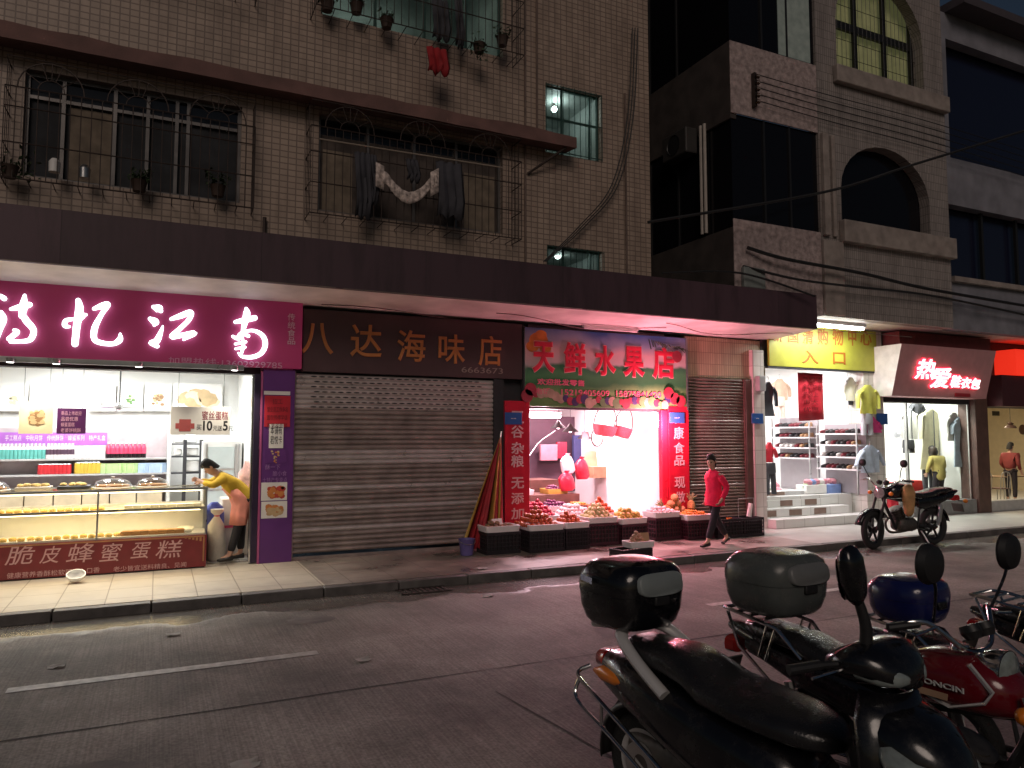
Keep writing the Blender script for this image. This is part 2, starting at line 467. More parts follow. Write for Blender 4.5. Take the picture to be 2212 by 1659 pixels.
pave_tile = tile_mat('cream pavement tile', (0.5, 0.45, 0.37), (0.26, 0.22, 0.17), 0.5, 0.62, 0.008, 0.42, 0.4, (0.16, 0.13, 0.1), 0.0, 0.06, floor=True)
def dirty_concrete():
    m, nt, b = _new('grimy pavement concrete'); N, L = nt.nodes, nt.links
    geo = N.new('ShaderNodeNewGeometry')
    n1 = N.new('ShaderNodeTexNoise'); n1.inputs['Scale'].default_value = 1.1; n1.inputs['Detail'].default_value = 10; n1.inputs['Roughness'].default_value = 0.68
    L.new(geo.outputs['Position'], n1.inputs['Vector'])
    r1 = N.new('ShaderNodeValToRGB'); e = r1.color_ramp.elements
    e[0].position = 0.34; e[0].color = (0.11, 0.092, 0.078, 1); e[1].position = 0.62; e[1].color = (0.33, 0.29, 0.25, 1)
    L.new(n1.outputs['Fac'], r1.inputs[0])
    br = N.new('ShaderNodeTexBrick'); br.offset = 0; br.inputs['Scale'].default_value = 1; br.inputs['Brick Width'].default_value = 0.6; br.inputs['Row Height'].default_value = 0.6; br.inputs['Mortar Size'].default_value = 0.008
    L.new(geo.outputs['Position'], br.inputs['Vector'])
    mx = N.new('ShaderNodeMix'); mx.data_type = 'RGBA'; mx.inputs[7].default_value = (0.07, 0.06, 0.05, 1)
    mf = N.new('ShaderNodeMath'); mf.operation = 'MULTIPLY'; mf.inputs[1].default_value = 0.5; L.new(br.outputs['Fac'], mf.inputs[0])
    L.new(mf.outputs[0], mx.inputs[0]); L.new(r1.outputs[0], mx.inputs[6]); L.new(mx.outputs[2], b.inputs['Base Color'])
    rr = N.new('ShaderNodeMapRange'); rr.inputs['From Min'].default_value = 0.35; rr.inputs['From Max'].default_value = 0.6; rr.inputs['To Min'].default_value = 0.2; rr.inputs['To Max'].default_value = 0.55
    L.new(n1.outputs['Fac'], rr.inputs['Value']); L.new(rr.outputs[0], b.inputs['Roughness'])
    n2 = N.new('ShaderNodeTexNoise'); n2.inputs['Scale'].default_value = 30; L.new(geo.outputs['Position'], n2.inputs['Vector'])
    bp = N.new('ShaderNodeBump'); bp.inputs['Strength'].default_value = 0.25; bp.inputs['Distance'].default_value = 0.01; L.new(n2.outputs['Fac'], bp.inputs['Height']); L.new(bp.outputs[0], b.inputs['Normal'])
    return m
pave_conc = dirty_concrete()
pave_pale = mat('pale terrazzo pavement', (0.42, 0.41, 0.38), 0.38, var=0.16, vscale=2.5, bump=0.1)
kerb_m = mat('dark kerb stone', (0.1, 0.09, 0.085), 0.6, var=0.35, vscale=5, bump=0.3)
for x0, x1, m in ((-40, 2.04, pave_tile), (2.04, 10.9, pave_conc), (10.9, 120, pave_pale)):
    mb = MB(); mb.box(x0, x1 - 0.003, -2.14, 8.0, -0.2, 0.15)
    tag(mb.build('pavement', m), None, None, kind='structure')
x = -24.0
while x < 60:
    mb = MB(); mb.box(x, x + 0.985, -2.29 + rng.uniform(-.006, .006), -2.142, -0.2, 0.15 + rng.uniform(-.006, .004))
    tag(mb.build('kerb', kerb_m, bevel=0.012), None, None, kind='structure')
    x += 1.0

# ------------------------------------------------------------------ tiled apartment building over the first shops
tile1 = tile_mat('buff glazed wall tile', (0.385, 0.295, 0.235), (0.19, 0.14, 0.112), 0.13, 0.1, 0.011, 0.45, 0.6, (0.1, 0.065, 0.05), 0.0, 0.1)
maroon_paint = tile_mat('maroon fascia paint', (0.075, 0.04, 0.052), (0.035, 0.02, 0.025), 2.44, 3.1, 0.006, 0.55, 0.85, (0.022, 0.012, 0.015), 0.0, 0.22)
soffit_m = mat('stained white soffit paint', (0.7, 0.66, 0.62), 0.7, var=0.25, vscale=1.3)
ledge_m = mat('red brown ledge render', (0.16, 0.085, 0.075), 0.8, var=0.25, vscale=3, bump=0.3)
alu = mat('dull aluminium', (0.16, 0.15, 0.145), 0.4, 0.6, var=0.15)
rust = mat('rusty window bars', (0.05, 0.035, 0.03), 0.6, 0.4, var=0.3, vscale=12)
dark_glass = mat('dark window glass', (0.012, 0.014, 0.018), 0.08, var=0.0)
green_glass = mat('green tinted glass', (0.015, 0.03, 0.028), 0.08, var=0.0)
curtain_m = mat('faded curtain', (0.2, 0.16, 0.12), 0.9, var=0.3, vscale=5)
render_m = mat('grey window reveal', (0.2, 0.17, 0.15), 0.8, var=0.2)

B1 = thing('apartment_building', 'buff tiled apartment building with barred windows above the maroon shop canopy', 'building', (2.0, 0.05, 0.15))
W1 = (-1.85, 1.05, 5.75, 7.3); W2 = (2.25, 5.6, 5.8, 7.45); W3 = (2.25, 5.6, 9.15, 11.3)
L1 = (6.5, 7.75, 7.5, 8.86); L2 = (6.52, 7.75, 4.55, 5.7); W4 = (-2.2, 1.0, 9.15, 11.3); W5 = (-6.5, -3.0, 5.75, 7.3); W6 = (6.5, 7.75, 10.9, 12.2)
mb = MB()
wall_mesh(mb, rect(-12, 8.91, 4.3, 15), [rect(*w) for w in (W1, W2, W3, L1, L2, W4, W5, W6)], 0.05, 0.22)
mb.box(8.7, 8.91, 0.272, 8, 4.3, 15)
mb.box(-12, 8.69, 6.0, 6.2, 4.3, 15)
mb.build('wall', tile1, B1, world=True, smooth=0)
mb = MB()
for x0, x1, z0, z1, d in ((-12, 6.94, 7.5, 7.72, 0.42), (-12, 6.0, 11.6, 11.8, 0.42)):
    n = 40
    mb.loft([[(x0 + (x1 - x0) * i / n, -d + 0.05 + 0.012 * rng.uniform(-1, 1), z1 + 0.02 * rng.uniform(-1, 1)), (x0 + (x1 - x0) * i / n, 0.047, z1 + 0.06), (x0 + (x1 - x0) * i / n, 0.047, z0 + 0.05), (x0 + (x1 - x0) * i / n, -d + 0.05 + 0.012 * rng.uniform(-1, 1), z0)] for i in range(n + 1)])
mb.build('ledge', ledge_m, B1, world=True)
mb = MB(); mb.tube([(6.75, -0.3, 7.5), (6.1, 0.02, 7.0)], 0.025)
mb.build('ledge_brace', rust, B1, world=True)

def window(parent, w, y, mull, trans, pane_m, frame_m=alu, fw=0.05, reveal=0.2):
    x0, x1, z0, z1 = w
    mb = MB(); yy = y + reveal * 0.55
    mb.box(x0, x0 + fw, yy, yy + 0.06, z0, z1); mb.box(x1 - fw, x1, yy, yy + 0.06, z0, z1)
    mb.box(x0 + fw, x1 - fw, yy + .002, yy + 0.058, z0, z0 + fw); mb.box(x0 + fw, x1 - fw, yy + .002, yy + 0.058, z1 - fw, z1)
    for q in mull: mb.box(q - fw / 2, q + fw / 2, yy - 0.004, yy + 0.05, z0 + fw, z1 - fw)
    for q in trans: mb.box(x0 + fw, x1 - fw, yy - 0.002, yy + 0.046, q - fw / 2, q + fw / 2)
    f = mb.build('window', frame_m, parent, world=True, smooth=0)
    mb = MB(); mb.box(x0 + .01, x1 - .01, yy + 0.062, yy + 0.07, z0 + .01, z1 - .01)
    mb.build('pane', pane_m, f, world=True, smooth=0)
    return f
def cage(parent, x0, x1, z0, z1, y, d, step=0.125, arches=3, hooks=True):
    """window burglar bars: a shallow steel cage with fan ornaments along the top"""
    mb = MB(); yf = y - d; r = 0.007
    n = int((x1 - x0) / step)
    zt = z1 - 0.42 if arches else z1
    for i in range(n + 1):
        x = x0 + (x1 - x0) * i / n
        mb.tube([(x, yf, z0), (x, yf, zt if arches else z1)], r, 5)
    for z in (z0, z0 + 0.5, z0 + 1.0, zt, z1):
        if z <= z1: mb.tube([(x0, y, z), (x0, yf, z), (x1, yf, z), (x1, y, z)], r * 1.5, 5)
    for i in range(int((x1 - x0) / 0.3) + 1):
        x = x0 + 0.3 * i; mb.tube([(x, yf, z0), (x, y, z0)], r, 5)
    for q in (x0, x1):
        for k in range(3): mb.tube([(q, y - d * k / 3, z0), (q, y - d * k / 3, z1)], r, 5)
    for a in range(arches):
        w = (x1 - x0) / arches; cx = x0 + w * (a + .5); rr = min(w * 0.42, 0.40)
        mb.tube([(cx + rr * math.cos(math.pi * i / 12), yf, zt + rr * math.sin(math.pi * i / 12)) for i in range(13)], r * 1.4, 5)
        mb.tube([(cx + rr * .4 * math.cos(math.pi * i / 8), yf, zt + rr * .4 * math.sin(math.pi * i / 8)) for i in range(9)], r, 5)
        for q in (0.2, 0.4, 0.5, 0.6, 0.8): mb.tube([(cx + rr * .4 * math.cos(math.pi * q), yf, zt + rr * .4 * math.sin(math.pi * q)), (cx + rr * math.cos(math.pi * q), yf, zt + rr * math.sin(math.pi * q))], r, 5)
    return mb.build('window_cage', rust, parent, world=True, smooth=0)
def reveal_box(parent, w, y, depth, m, name='window_recess', back=True):
    x0, x1, z0, z1 = w; t = 0.02; y0 = y + 0.222
    mb = MB()
    mb.box(x0 - t, x0, y0, y0 + depth, z0 - t, z1 + t); mb.box(x1, x1 + t, y0, y0 + depth, z0 - t, z1 + t)
    mb.box(x0, x1, y0, y0 + depth, z0 - t, z0); mb.box(x0, x1, y0, y0 + depth, z1, z1 + t)
    if back: mb.box(x0 - t, x1 + t, y0 + depth, y0 + depth + t, z0 - t, z1 + t)
    return mb.build(name, m, parent, world=True, smooth=0)
window(B1, W1, 0.05, [-1.38, -0.72, -0.28, 0.12, 0.28], [6.95], dark_glass)
window(B1, W2, 0.05, [3.1, 3.93, 4.72], [], dark_glass)
window(B1, W5, 0.05, [-5.5, -4.2], [6.95], dark_glass)
window(B1, W4, 0.05, [-1.2, 0.0], [], dark_glass)
for x0, x1 in ((-1.3, -0.75), (2.35, 2.85), (4.9, 5.5)):
    mb = MB(); n = 14; mb.sheet([[(x0 + (x1 - x0) * i / n, 0.213 + 0.004 * math.sin(i * 2.1), z) for i in range(n + 1)] for z in (5.82, 6.9)])
    mb.build('curtain', curtain_m, B1, world=True)
dim_curtain = mat('dim brown net curtain', (.085, .068, .06), .9, var=.35, vscale=4)
for w in (W2, W1):
    mb = MB(); n = 90; mb.sheet([[(w[0] + .05 + (w[1] - w[0] - .1) * i / n, .218 + .0025 * math.sin(i * 1.9), z) for i in range(n + 1)] for z in (w[2] + .05, w[3] - .3)]); mb.build('net_curtain', dim_curtain if w is W2 else mat('dim blue grey curtain', (.03, .032, .036), .9, var=.4, vscale=3), B1, world=True)
cage(B1, -2.02, 1.22, 5.58, 7.28, 0.05, 0.38)
cage(B1, 2.05, 5.78, 5.62, 7.46, 0.05, 0.42)
cage(B1, -6.7, -2.8, 5.58, 7.28, 0.05, 0.38)
cage(B1, 2.08, 5.8, 9.0, 11.3, 0.05, 0.5, arches=0)
cage(B1, -2.4, 1.2, 9.0, 11.3, 0.05, 0.4, arches=0)
stair_wall = mat('pale green stairwell paint', (0.42, 0.44, 0.42), 0.7, var=0.3, vscale=2)
bulb_m = mat('bulb glow', (1, 1, 1), 0.4, var=0, emit=(0.85, 1.0, 0.95), estr=14)
frame_green = mat('green painted steel', (0.02, 0.06, 0.05), 0.5, var=0.1)
for w, bz, e in ((L1, 8.45, 9), (L2, 5.45, 7)):
    reveal_box(B1, w, 0.05, 1.6, stair_wall, 'stairwell')
    f = window(B1, w, 0.05, [w[0] + .42, w[1] - .2], [w[2] + (w[3] - w[2]) * .55], glass_mat('stair glass', (0.78, 0.84, 0.83)), frame_green, 0.03)
    mb = MB()
    for i in range(11): mb.tube([(w[0] + 1.25 * i / 10, 0.02, w[2]), (w[0] + 1.25 * i / 10, 0.02, w[3])], 0.007, 5)
    for q in (0.02, 0.5, 0.97): mb.tube([(w[0], 0.015, w[2] + (w[3] - w[2]) * q), (w[1], 0.015, w[2] + (w[3] - w[2]) * q)], 0.009, 5)
    mb.build('window_bars', frame_green, B1, world=True)
    bp_ = at(1197, 236, .75) if w is L1 else at(1205, 553, .75); bz = bp_.z
    bl = thing('light_bulb', 'bare glowing bulb behind the %s green barred stair window' % ('upper' if w is L1 else 'lower'), 'bulb', bp_)
    mb = MB(); mb.ball((0, 0, 0), 0.06); mb.build('glass_bulb', bulb_m, bl)
    mb = MB(); mb.lathe([(0.025, 0.05), (0.03, 0.09), (0.012, 0.12), (0.008, w[3] - bz)], 12); mb.build('lamp_holder', rust, bl)
    light('bulb_light', 'POINT', (bp_.x, 0.62, bz), e * .8, (0.88, 1.0, 0.97), bl, 0.08)
# lit kitchen window, upper floor
reveal_box(B1, W3, 0.05, 2.2, stair_wall, 'kitchen_room')
window(B1, W3, 0.05, [3.2, 4.1, 4.9], [], glass_mat('kitchen glass', (0.74, 0.8, 0.77)), frame_green, 0.045)
kl = thing('ceiling_tube', 'tube lamp lighting the green kitchen window of the upper floor', 'lamp', (3.4, 1.2, 11.2))
mb = MB(); mb.box(-.6, .6, -.03, .03, -.02, .03); mb.build('batten', alu, kl)
mb = MB(); mb.tube([(-.58, 0, -.04), (.58, 0, -.04)], .014); mb.build('tube', bulb_m, kl)
light('tube_light', 'AREA', (3.4, 1.2, 11.12), 12, (0.9, 1.0, 0.96), kl, 1.1, 0.1)
reveal_box(B1, W6, 0.05, 1.2, stair_wall, 'stairwell')
for w in (W1, W2, W4, W5): pass
# pipes and drip marks on the facade
pipe_m = mat('grimy drain pipe', (0.13, 0.09, 0.075), 0.7, var=0.3)
for x, z0, z1 in ((6.05, 4.98, 11.5), (6.3, 7.9, 12.5), (8.3, 4.98, 9.0)):
    mb = MB(); mb.tube([(x, 0.02, z0), (x, 0.02, z1)], 0.022, 8); mb.build('drain_pipe', pipe_m, B1, world=True)
mb = MB(); mb.tube([(1.42, -.02, 4.98), (1.42, -.02, 5.55)], 0.03, 8); mb.build('vent_pipe', rust, B1, world=True)

# canopy of the row of shops
CN = thing('shop_canopy', 'long concrete canopy with dark maroon fascia running over the row of shops', 'canopy', (2.0, 0.0, 4.2))
mb = MB(); mb.box(-12, 12.07, -1.25, -1.17, 4.27, 4.98); mb.build('fascia', maroon_paint, CN, world=True, bevel=.008)
mb = MB()
mb.loft([[(x, -1.168, 4.272), (x, 0.5, 4.17), (x, 0.5, 4.4), (x, -1.168, 4.5)] for x in (-12, -4, 4, 8, 12.066)])
mb.build('soffit', soffit_m, CN, world=True)
mb = MB(); mb.loft([[(x, -1.168, 4.9), (x, -1.168, 4.502), (x, 0.048, 4.402), (x, 0.048, 4.92)] for x in (-12, 12.066)])
mb.build('roof_slab', render_m, CN, world=True)
mb = MB()
for i in range(5): mb.tube([(-6 + i * 4.2, -1.26, 4.27), (-6 + i * 4.2 + 4.1, -1.26, 4.275)], 0.006, 5)
mb.build('edge_drip', render_m, CN, world=True)

# ------------------------------------------------------------------ corner building with arched windows
stone2 = tile_mat('grey mosaic wall', (0.32, 0.28, 0.26), (0.12, 0.104, 0.095), 0.06, 0.19, 0.006, 0.5, 0.5, (0.07, 0.055, 0.05))
stucco2 = mat('coarse pinkish stucco', (0.36, 0.285, 0.275), 0.9, var=0.4, vscale=9, bump=0.9, bscale=22)
side2 = mat('dark side render', (0.05, 0.04, 0.036), 0.9, var=0.3, vscale=3, bump=0.3)  # one dark tone for the side wall, far darker than the front
trim2 = mat('grey cast trim', (0.3, 0.255, 0.23), 0.8, var=0.25, vscale=4, bump=0.2)
void_m = mat('unlit balcony glass', (0.006, 0.006, 0.008), 0.15, var=0.0, spec=0.25)
white_pipe = mat('white plastic pipe', (0.4, 0.36, 0.32), 0.5, var=0.1)
B2 = thing('corner_building', 'grey corner building with arched windows and dark corner balconies over the shopping arcade', 'building', (12, -1.1, 4.6))
XA, XB, YF = 10.05, 16.6, -1.1
mb = MB()
wall_mesh(mb, rect(12.42, XB, 4.6, 16), [arch(13.05, 15.93, 6.7, 7.4, 8.52), arch(13.05, 15.9, 10.12, 11.2, 12.5), rect(11.0, 12.4, 1, 2)][:2], YF, 0.25)
mb.build('front_wall', stone2, B2, world=True, smooth=0)
for z0, z1 in ((4.6, 6.36), (8.5, 9.98), (12.6, 14)):
    mb = MB(); mb.box(XA + .002, 12.418, YF, YF + 0.03, z0, z1); mb.build('balcony_front', stucco2, B2, world=True, bevel=0.008)
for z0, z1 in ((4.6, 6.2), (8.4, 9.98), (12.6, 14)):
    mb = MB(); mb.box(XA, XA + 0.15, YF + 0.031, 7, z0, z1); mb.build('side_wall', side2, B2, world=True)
bar_m = mat('black steel', (0.02, 0.02, 0.022), 0.5, 0.3)
for z0, z1 in ((6.2, 8.5), (9.98, 12.6)):
    mb = MB(); mb.box(XA + 0.04, 12.415, YF + 0.06, YF + 0.1, z0, z1); mb.box(XA + 0.05, XA + 0.09, YF + 0.11, 7, z0, z1)
    gl2 = mb.build('balcony_glazing', void_m, B2, world=True, smooth=0)
    for q in (10.9, 11.6): mb = MB(); mb.box(q, q + .05, YF + .03, YF + .059, z0, z1); mb.build('glazing_bar', bar_m, gl2, world=True)
    for q in (0.6, 1.6): mb = MB(); mb.box(XA + .02, XA + .049, q, q + .05, z0, z1); mb.build('glazing_bar', bar_m, gl2, world=True)
for bb in ((XA + .1, XB, YF + 0.252, 0.35, 4.6, 4.75), (XA + .25, XB, 0.7, 6, 6.3, 6.4), (XA + .25, XB, -.8, 6, 8.55, 8.65)): mb = MB(); mb.box(*bb); mb.build('floor_slab', soffit_m, B2, world=True)
mb = MB(); mb.box(13.0, 16.15, YF + 0.252, 4, 6.45, 6.6); mb.box(13.0, 16.15, YF + 0.26, YF + .3, 6.6, 8.6); mb.build('arch_glazing', void_m, B2, world=True, smooth=0)
for bb in ((12.95, 16.62, YF - .16, YF - .002, 6.2, 6.68), (12.9, 16.62, YF - .14, YF - .002, 9.7, 10.08)): mb = MB(); mb.box(*bb); mb.build('window_sill', trim2, B2, world=True, bevel=.02)
for bb in ((12.42, 13.0, YF - .07, YF - .003, 4.62, 6.2), (12.46, 12.62, YF - .09, YF - .003, 6.3, 8.5), (12.75, 12.85, YF - .06, YF - .003, 6.3, 8.5)): mb = MB(); mb.box(*bb); mb.build('pilaster', trim2, B2, world=True, bevel=.01)
for q in (0.02, 0.14): mb = MB(); mb.tube([(XA - .03, YF + .75 + q, 6.25), (XA - .03, YF + .75 + q, 8.55)], .035, 8); mb.build('drain_pipe', white_pipe, B2, world=True)
# lit arched window and lit corner pane on the upper floor
lit_y = mat('lit yellowish curtain', (0.3, 0.3, 0.16), 0.9, var=0.35, vscale=2.5, emit=(0.75, 0.78, 0.33), estr=0.06)
lit_g = mat('lit grey curtain', (0.2, 0.22, 0.2), 0.9, var=0.3, emit=(0.6, 0.7, 0.6), estr=0.05)
mb = MB(); n = 60; mb.sheet([[(13.0 + 3.0 * i / n, YF + .42 + .03 * math.sin(i * 1.3), z) for i in range(n + 1)] for z in (10.1, 12.55)])
mb.build('lit_curtain', lit_y, B2, world=True)
blk = mat('black window frame', (0.012, 0.012, 0.012), 0.5, var=0)
mb = MB()
for q in (13.98, 14.95, 15.88): mb.box(q - .06, q + .06, YF + .27, YF + .33, 10.12, 12.5)
mb.box(13.05, 15.9, YF + .266, YF + .336, 11.2, 11.38); mb.box(13.05, 15.9, YF + .267, YF + .335, 10.12, 10.18)
for i in range(22): mb.tube([(13.05 + 2.85 * i / 21, YF + .2, 10.12), (13.05 + 2.85 * i / 21, YF + .2, 12.4)], .006, 4)
for q in (10.5, 10.9, 11.7): mb.tube([(13.05, YF + .2, q), (15.9, YF + .2, q)], .008, 4)
mb.build('window_frame', blk, B2, world=True)
mb = MB(); mb.box(11.4, 12.3, YF + .04, YF + .055, 10.02, 12.5); mb.build('lit_pane', lit_g, B2, world=True)
# blue grey neighbour further along
neigh = mat('blue grey render', (0.2, 0.2, 0.23), 0.8, var=0.25, vscale=2, bump=0.2)
B3 = thing('neighbour_building', 'bluish rendered building past the corner building with wide dark windows and red sign below', 'building', (20, -1.0, 4.6))
mb = MB()
wall_mesh(mb, rect(XB + .01, 40, 4.6, 12.35), [rect(16.75, 21.5, 5.85, 7.6), rect(16.9, 27, 8.75, 11.7), rect(22.3, 27, 5.85, 7.6)], -1.0, 0.25)
mb.build('front_wall', neigh, B3, world=True, smooth=0)
mb = MB(); mb.box(XB + .01, 40, -.7, -.66, 4.8, 12.2); mb.build('window_glazing', mat('blue black glass', (0.01, 0.012, 0.03), 0.2, var=0), B3, world=True)
for q in (18.2, 19.6, 20.6, 24): mb = MB(); mb.box(q, q + .08, -.85, -.78, 5.85, 7.6); mb.build('window_frame', blk, B3, world=True)
mb = MB(); mb.box(XB + .3, 40, -1.5, 1, 12.35, 12.55); mb.build('roof_edge', mat('dark roof edge', (0.06, 0.05, 0.06), .8), B3, world=True)
mb = MB(); mb.box(XB + .01, 40, -.745, .3, 4.6, 4.75); mb.build('floor_slab', soffit_m, B3, world=True)
mb = MB(); mb.box(16.7, 21.6, -1.12, -1.003, 5.72, 5.84); mb.build('window_sill', trim2, B3, world=True)

# a drain grating in the gutter, slab patches and scraps of litter on the road
mb = MB()
for i in range(9): mb.box(2.95 + i * .075, 2.98 + i * .075, -2.62, -2.34, .036, .048)
mb.box(2.92, 3.62, -2.64, -2.622, .034, .05); mb.box(2.92, 3.62, -2.338, -2.32, .037, .05)
tag(mb.build('drain_grating', mat('rusty iron grating', (.06, .045, .04), .6, .4, var=.3)), 'rusty iron drain grating in the gutter before the seafood shutter', 'grating')
patch_m = mat('darker road patch', (.165, .15, .14), .85, var=.25, vscale=6, bump=.3)
for x, y, w, d in ((4.6, -5.45, .9, .55), (-.6, -6.9, 1.3, .5), (8.8, -3.8, 1.2, .6), (1.6, -3.5, .5, .35)):
    mb = MB(); n = 26; c = []
    for i in range(n): a = 2 * math.pi * i / n; k = 1 + rng.uniform(-.12, .12); px, py = x + w / 2 * k * math.copysign(abs(math.cos(a)) ** .6, math.cos(a)), y + d / 2 * k * math.copysign(abs(math.sin(a)) ** .6, math.sin(a)); c.append((px, py, road_z(py) + .0035))
    mb.add(c, [tuple(range(n))]); tag(mb.build('road_patch', patch_m, fix=False), None, None, kind='structure')
litter_m = mat('dirty paper scrap', (.42, .4, .37), .8, var=.2)
for x, y, lb in ((1.75, -5.3, 'pale paper scrap on the road past the end of the near lane dash'), (.55, -7.1, 'small pale scrap on the road nearest the camera'), (-.75, -4.3, 'pale scrap on the road just behind the near lane dash'), (.2, -3.55, 'tiny scrap on the road between the lane dash and cake counter'), (3.9, -3.2, 'pale scrap near the gutter before the seafood shutter'), (4.35, -1.95, 'cream scrap on the pavement edge before the seafood shutter')):
    z = .15 if y > -2.2 else road_z(y); mb = MB(); s_ = rng.uniform(.03, .055)
    mb.sheet([[(x + s_ * (i - 1.5) * 1.1 + rng.uniform(-.01, .01), y + s_ * (j - 1.5) * .8 + rng.uniform(-.01, .01), z + .006 + rng.uniform(0, .02)) for i in range(4)] for j in range(4)]); tag(mb.build('litter_scrap', litter_m, None, world=True, loc=(x, y, z), fix=False, smooth=0), lb, 'litter')
# loose service cables clipped below the canopy
for i, (x0, x1, y, d) in enumerate(((2.3, 5.6, -.15, .05), (5.2, 8.9, -.35, .09), (8.6, 11.8, -.6, .06))):
    mb = MB(); mb.tube([(x0 + (x1 - x0) * k / 14, y - .25 * math.sin(k * .4 + i), 4.2 + (-y) * .06 - d * math.sin(math.pi * k / 14) ** 2 - .01) for k in range(15)], .008, 5); tag(mb.build('service_cable', pipe_m, None, world=True, loc=(x0, y, 4.2)), ('dark cable clipped below the canopy over the seafood sign', 'dark cable sagging below the canopy over the fruit banner', 'dark cable below the canopy over the narrow shutter')[i], 'cable')
# ------------------------------------------------------------------ ground floor: piers, headers, rooms
white_wall = mat('white shop wall', (0.78, 0.78, 0.76), 0.6, var=0.05, vscale=2)
white_tile = tile_mat('white floor tile', (0.7, 0.7, 0.68), (0.35, 0.34, 0.33), 0.6, 0.6, 0.006, 0.25, 0.2, (0.4, 0.37, 0.33), 0, 0.04, floor=True)
header_tile = tile_mat('yellowish header tile', (0.46, 0.38, 0.24), (0.2, 0.15, 0.1), 0.06, 0.24, 0.006, 0.45, 0.4, (0.14, 0.1, 0.07))
white_pier = tile_mat('white pier tile', (0.62, 0.6, 0.56), (0.3, 0.28, 0.25), 0.2, 0.3, 0.005, 0.35, 0.45, (0.25, 0.2, 0.16))
brown_pier = mat('brown painted steel', (0.1, 0.055, 0.045), 0.5, var=0.25, vscale=5)
purple_m = mat('purple pillar film', (0.13, 0.035, 0.2), 0.4, var=0.12, vscale=2)
dark_back = mat('dark shop fitting', (0.03, 0.03, 0.035), 0.6)
chrome = mat('chrome', (0.6, 0.6, 0.6), 0.14, 1.0, var=0.05)
steel = mat('brushed steel', (0.5, 0.5, 0.5), 0.3, 0.9, var=0.1)
black_m = mat('matt black', (0.014, 0.014, 0.015), 0.5, var=0.15)
white_pl = mat('white plastic', (0.8, 0.8, 0.78), 0.35, var=0.04)
paper = mat('white paper', (0.78, 0.77, 0.74), 0.7, var=0.05)
cardboard = mat('cardboard', (0.42, 0.27, 0.15), 0.8, var=0.15)
lamp_w = mat('white lamp glow', (1, 1, 1), 0.4, var=0, emit=(1, 0.98, 0.95), estr=9)
red_txt = mat('red letters', (0.62, 0.02, 0.03), 0.4, var=0.1)
blk_txt = mat('black letters', (0.02, 0.02, 0.025), 0.5, var=0)
wht_txt = mat('pale letters', (0.72, 0.66, 0.66), 0.5, var=0.06)

def part(parent, name, m, boxes, bevel=0.0, smooth=0):
    if len(boxes) > 1 and name not in ('shop_room', 'trim', 'top_frame', 'gift_picture'):
        return [part(parent, name, m, [b], bevel, smooth) for b in boxes][-1]
    mb = MB()
    for b in boxes: mb.box(*b)
    return mb.build(name, m, parent, world=True, bevel=bevel, smooth=smooth)
def room(parent, x0, x1, y0, y1, z0, z1, m, fm, left=True, right=True):
    t = 0.03; b = [(x0 - t, x1 + t, y1, y1 + t, z0, z1), (x0, x1, y0, y1, z1, z1 + t)]
    if left: b.append((x0 - t, x0, y0, y1, z0, z1))
    if right: b.append((x1, x1 + t, y0, y1, z0, z1))
    part(parent, 'shop_room', m, b)
    part(parent, 'shop_floor', fm, [(x0, x1, y0 - .02, y1, 0.152, z0)])
part(B1, 'pier', white_wall, [(1.42, 1.93, 0.12, 3.4, .15, 4.15)])
part(B1, 'pier', dark_back, [(5.48, 5.6, 0.0, 4.6, .15, 4.14)])
part(B1, 'pier', dark_back, [(5.62, 6.1, 0.13, 4.6, .15, 4.14)])
part(B1, 'pier', dark_back, [(9.2, 9.72, 0.13, 4.6, .15, 4.14)])
part(B1, 'pier', brown_pier, [(11.27, 11.44, -.02, .5, .15, 3.3)], .01)
part(B1, 'header', header_tile, [(9.72, 11.9, 0.05, .3, 3.32, 4.16)])
part(B1, 'header', dark_back, [(-6, 1.42, 0.05, .3, 3.06, 4.16)])
part(B1, 'header', dark_back, [(1.95, 5.47, 0.06, .3, 3.12, 4.16)])
part(B1, 'header', dark_back, [(6.11, 9.19, 0.03, .3, 2.6, 4.16)])
part(B2, 'pier', white_pier, [(11.45, 11.76, -.06, 2.2, .15, 3.95)], .008)
part(B2, 'pier', white_pier, [(14.86, 15.52, -.03, 2.4, .15, 4.59)], .008)
part(B2, 'pier', brown_pier, [(18.92, 19.42, -.05, 2.4, .15, 4.58)], .01)
part(B2, 'header', dark_back, [(11.77, 14.85, .02, .4, 3.62, 4.59)])
part(B2, 'header', dark_back, [(15.53, 18.91, .1, .4, 2.92, 4.59)])
part(B3, 'header', dark_back, [(19.43, 40, .1, .4, 2.86, 4.58)])
room(B1, -5.4, 1.40, .3, 3.4, 0.17, 3.4, white_wall, white_tile)
room(B1, 6.1, 9.18, .1, 4.4, 0.17, 3.1, white_wall, mat('grey shop concrete', (0.35, 0.32, 0.31), .6, var=.2))
room(B2, 11.77, 14.85, .41, 4.2, 0.75, 3.9, white_wall, white_tile)
room(B2, 15.53, 18.91, .41, 3.0, 0.32, 3.5, white_wall, white_tile)
room(B3, 19.43, 27.5, .41, 5.5, 0.2, 3.3, mat('cream restaurant wall', (0.72, 0.62, 0.45), .6, var=.05), white_tile, True, True)

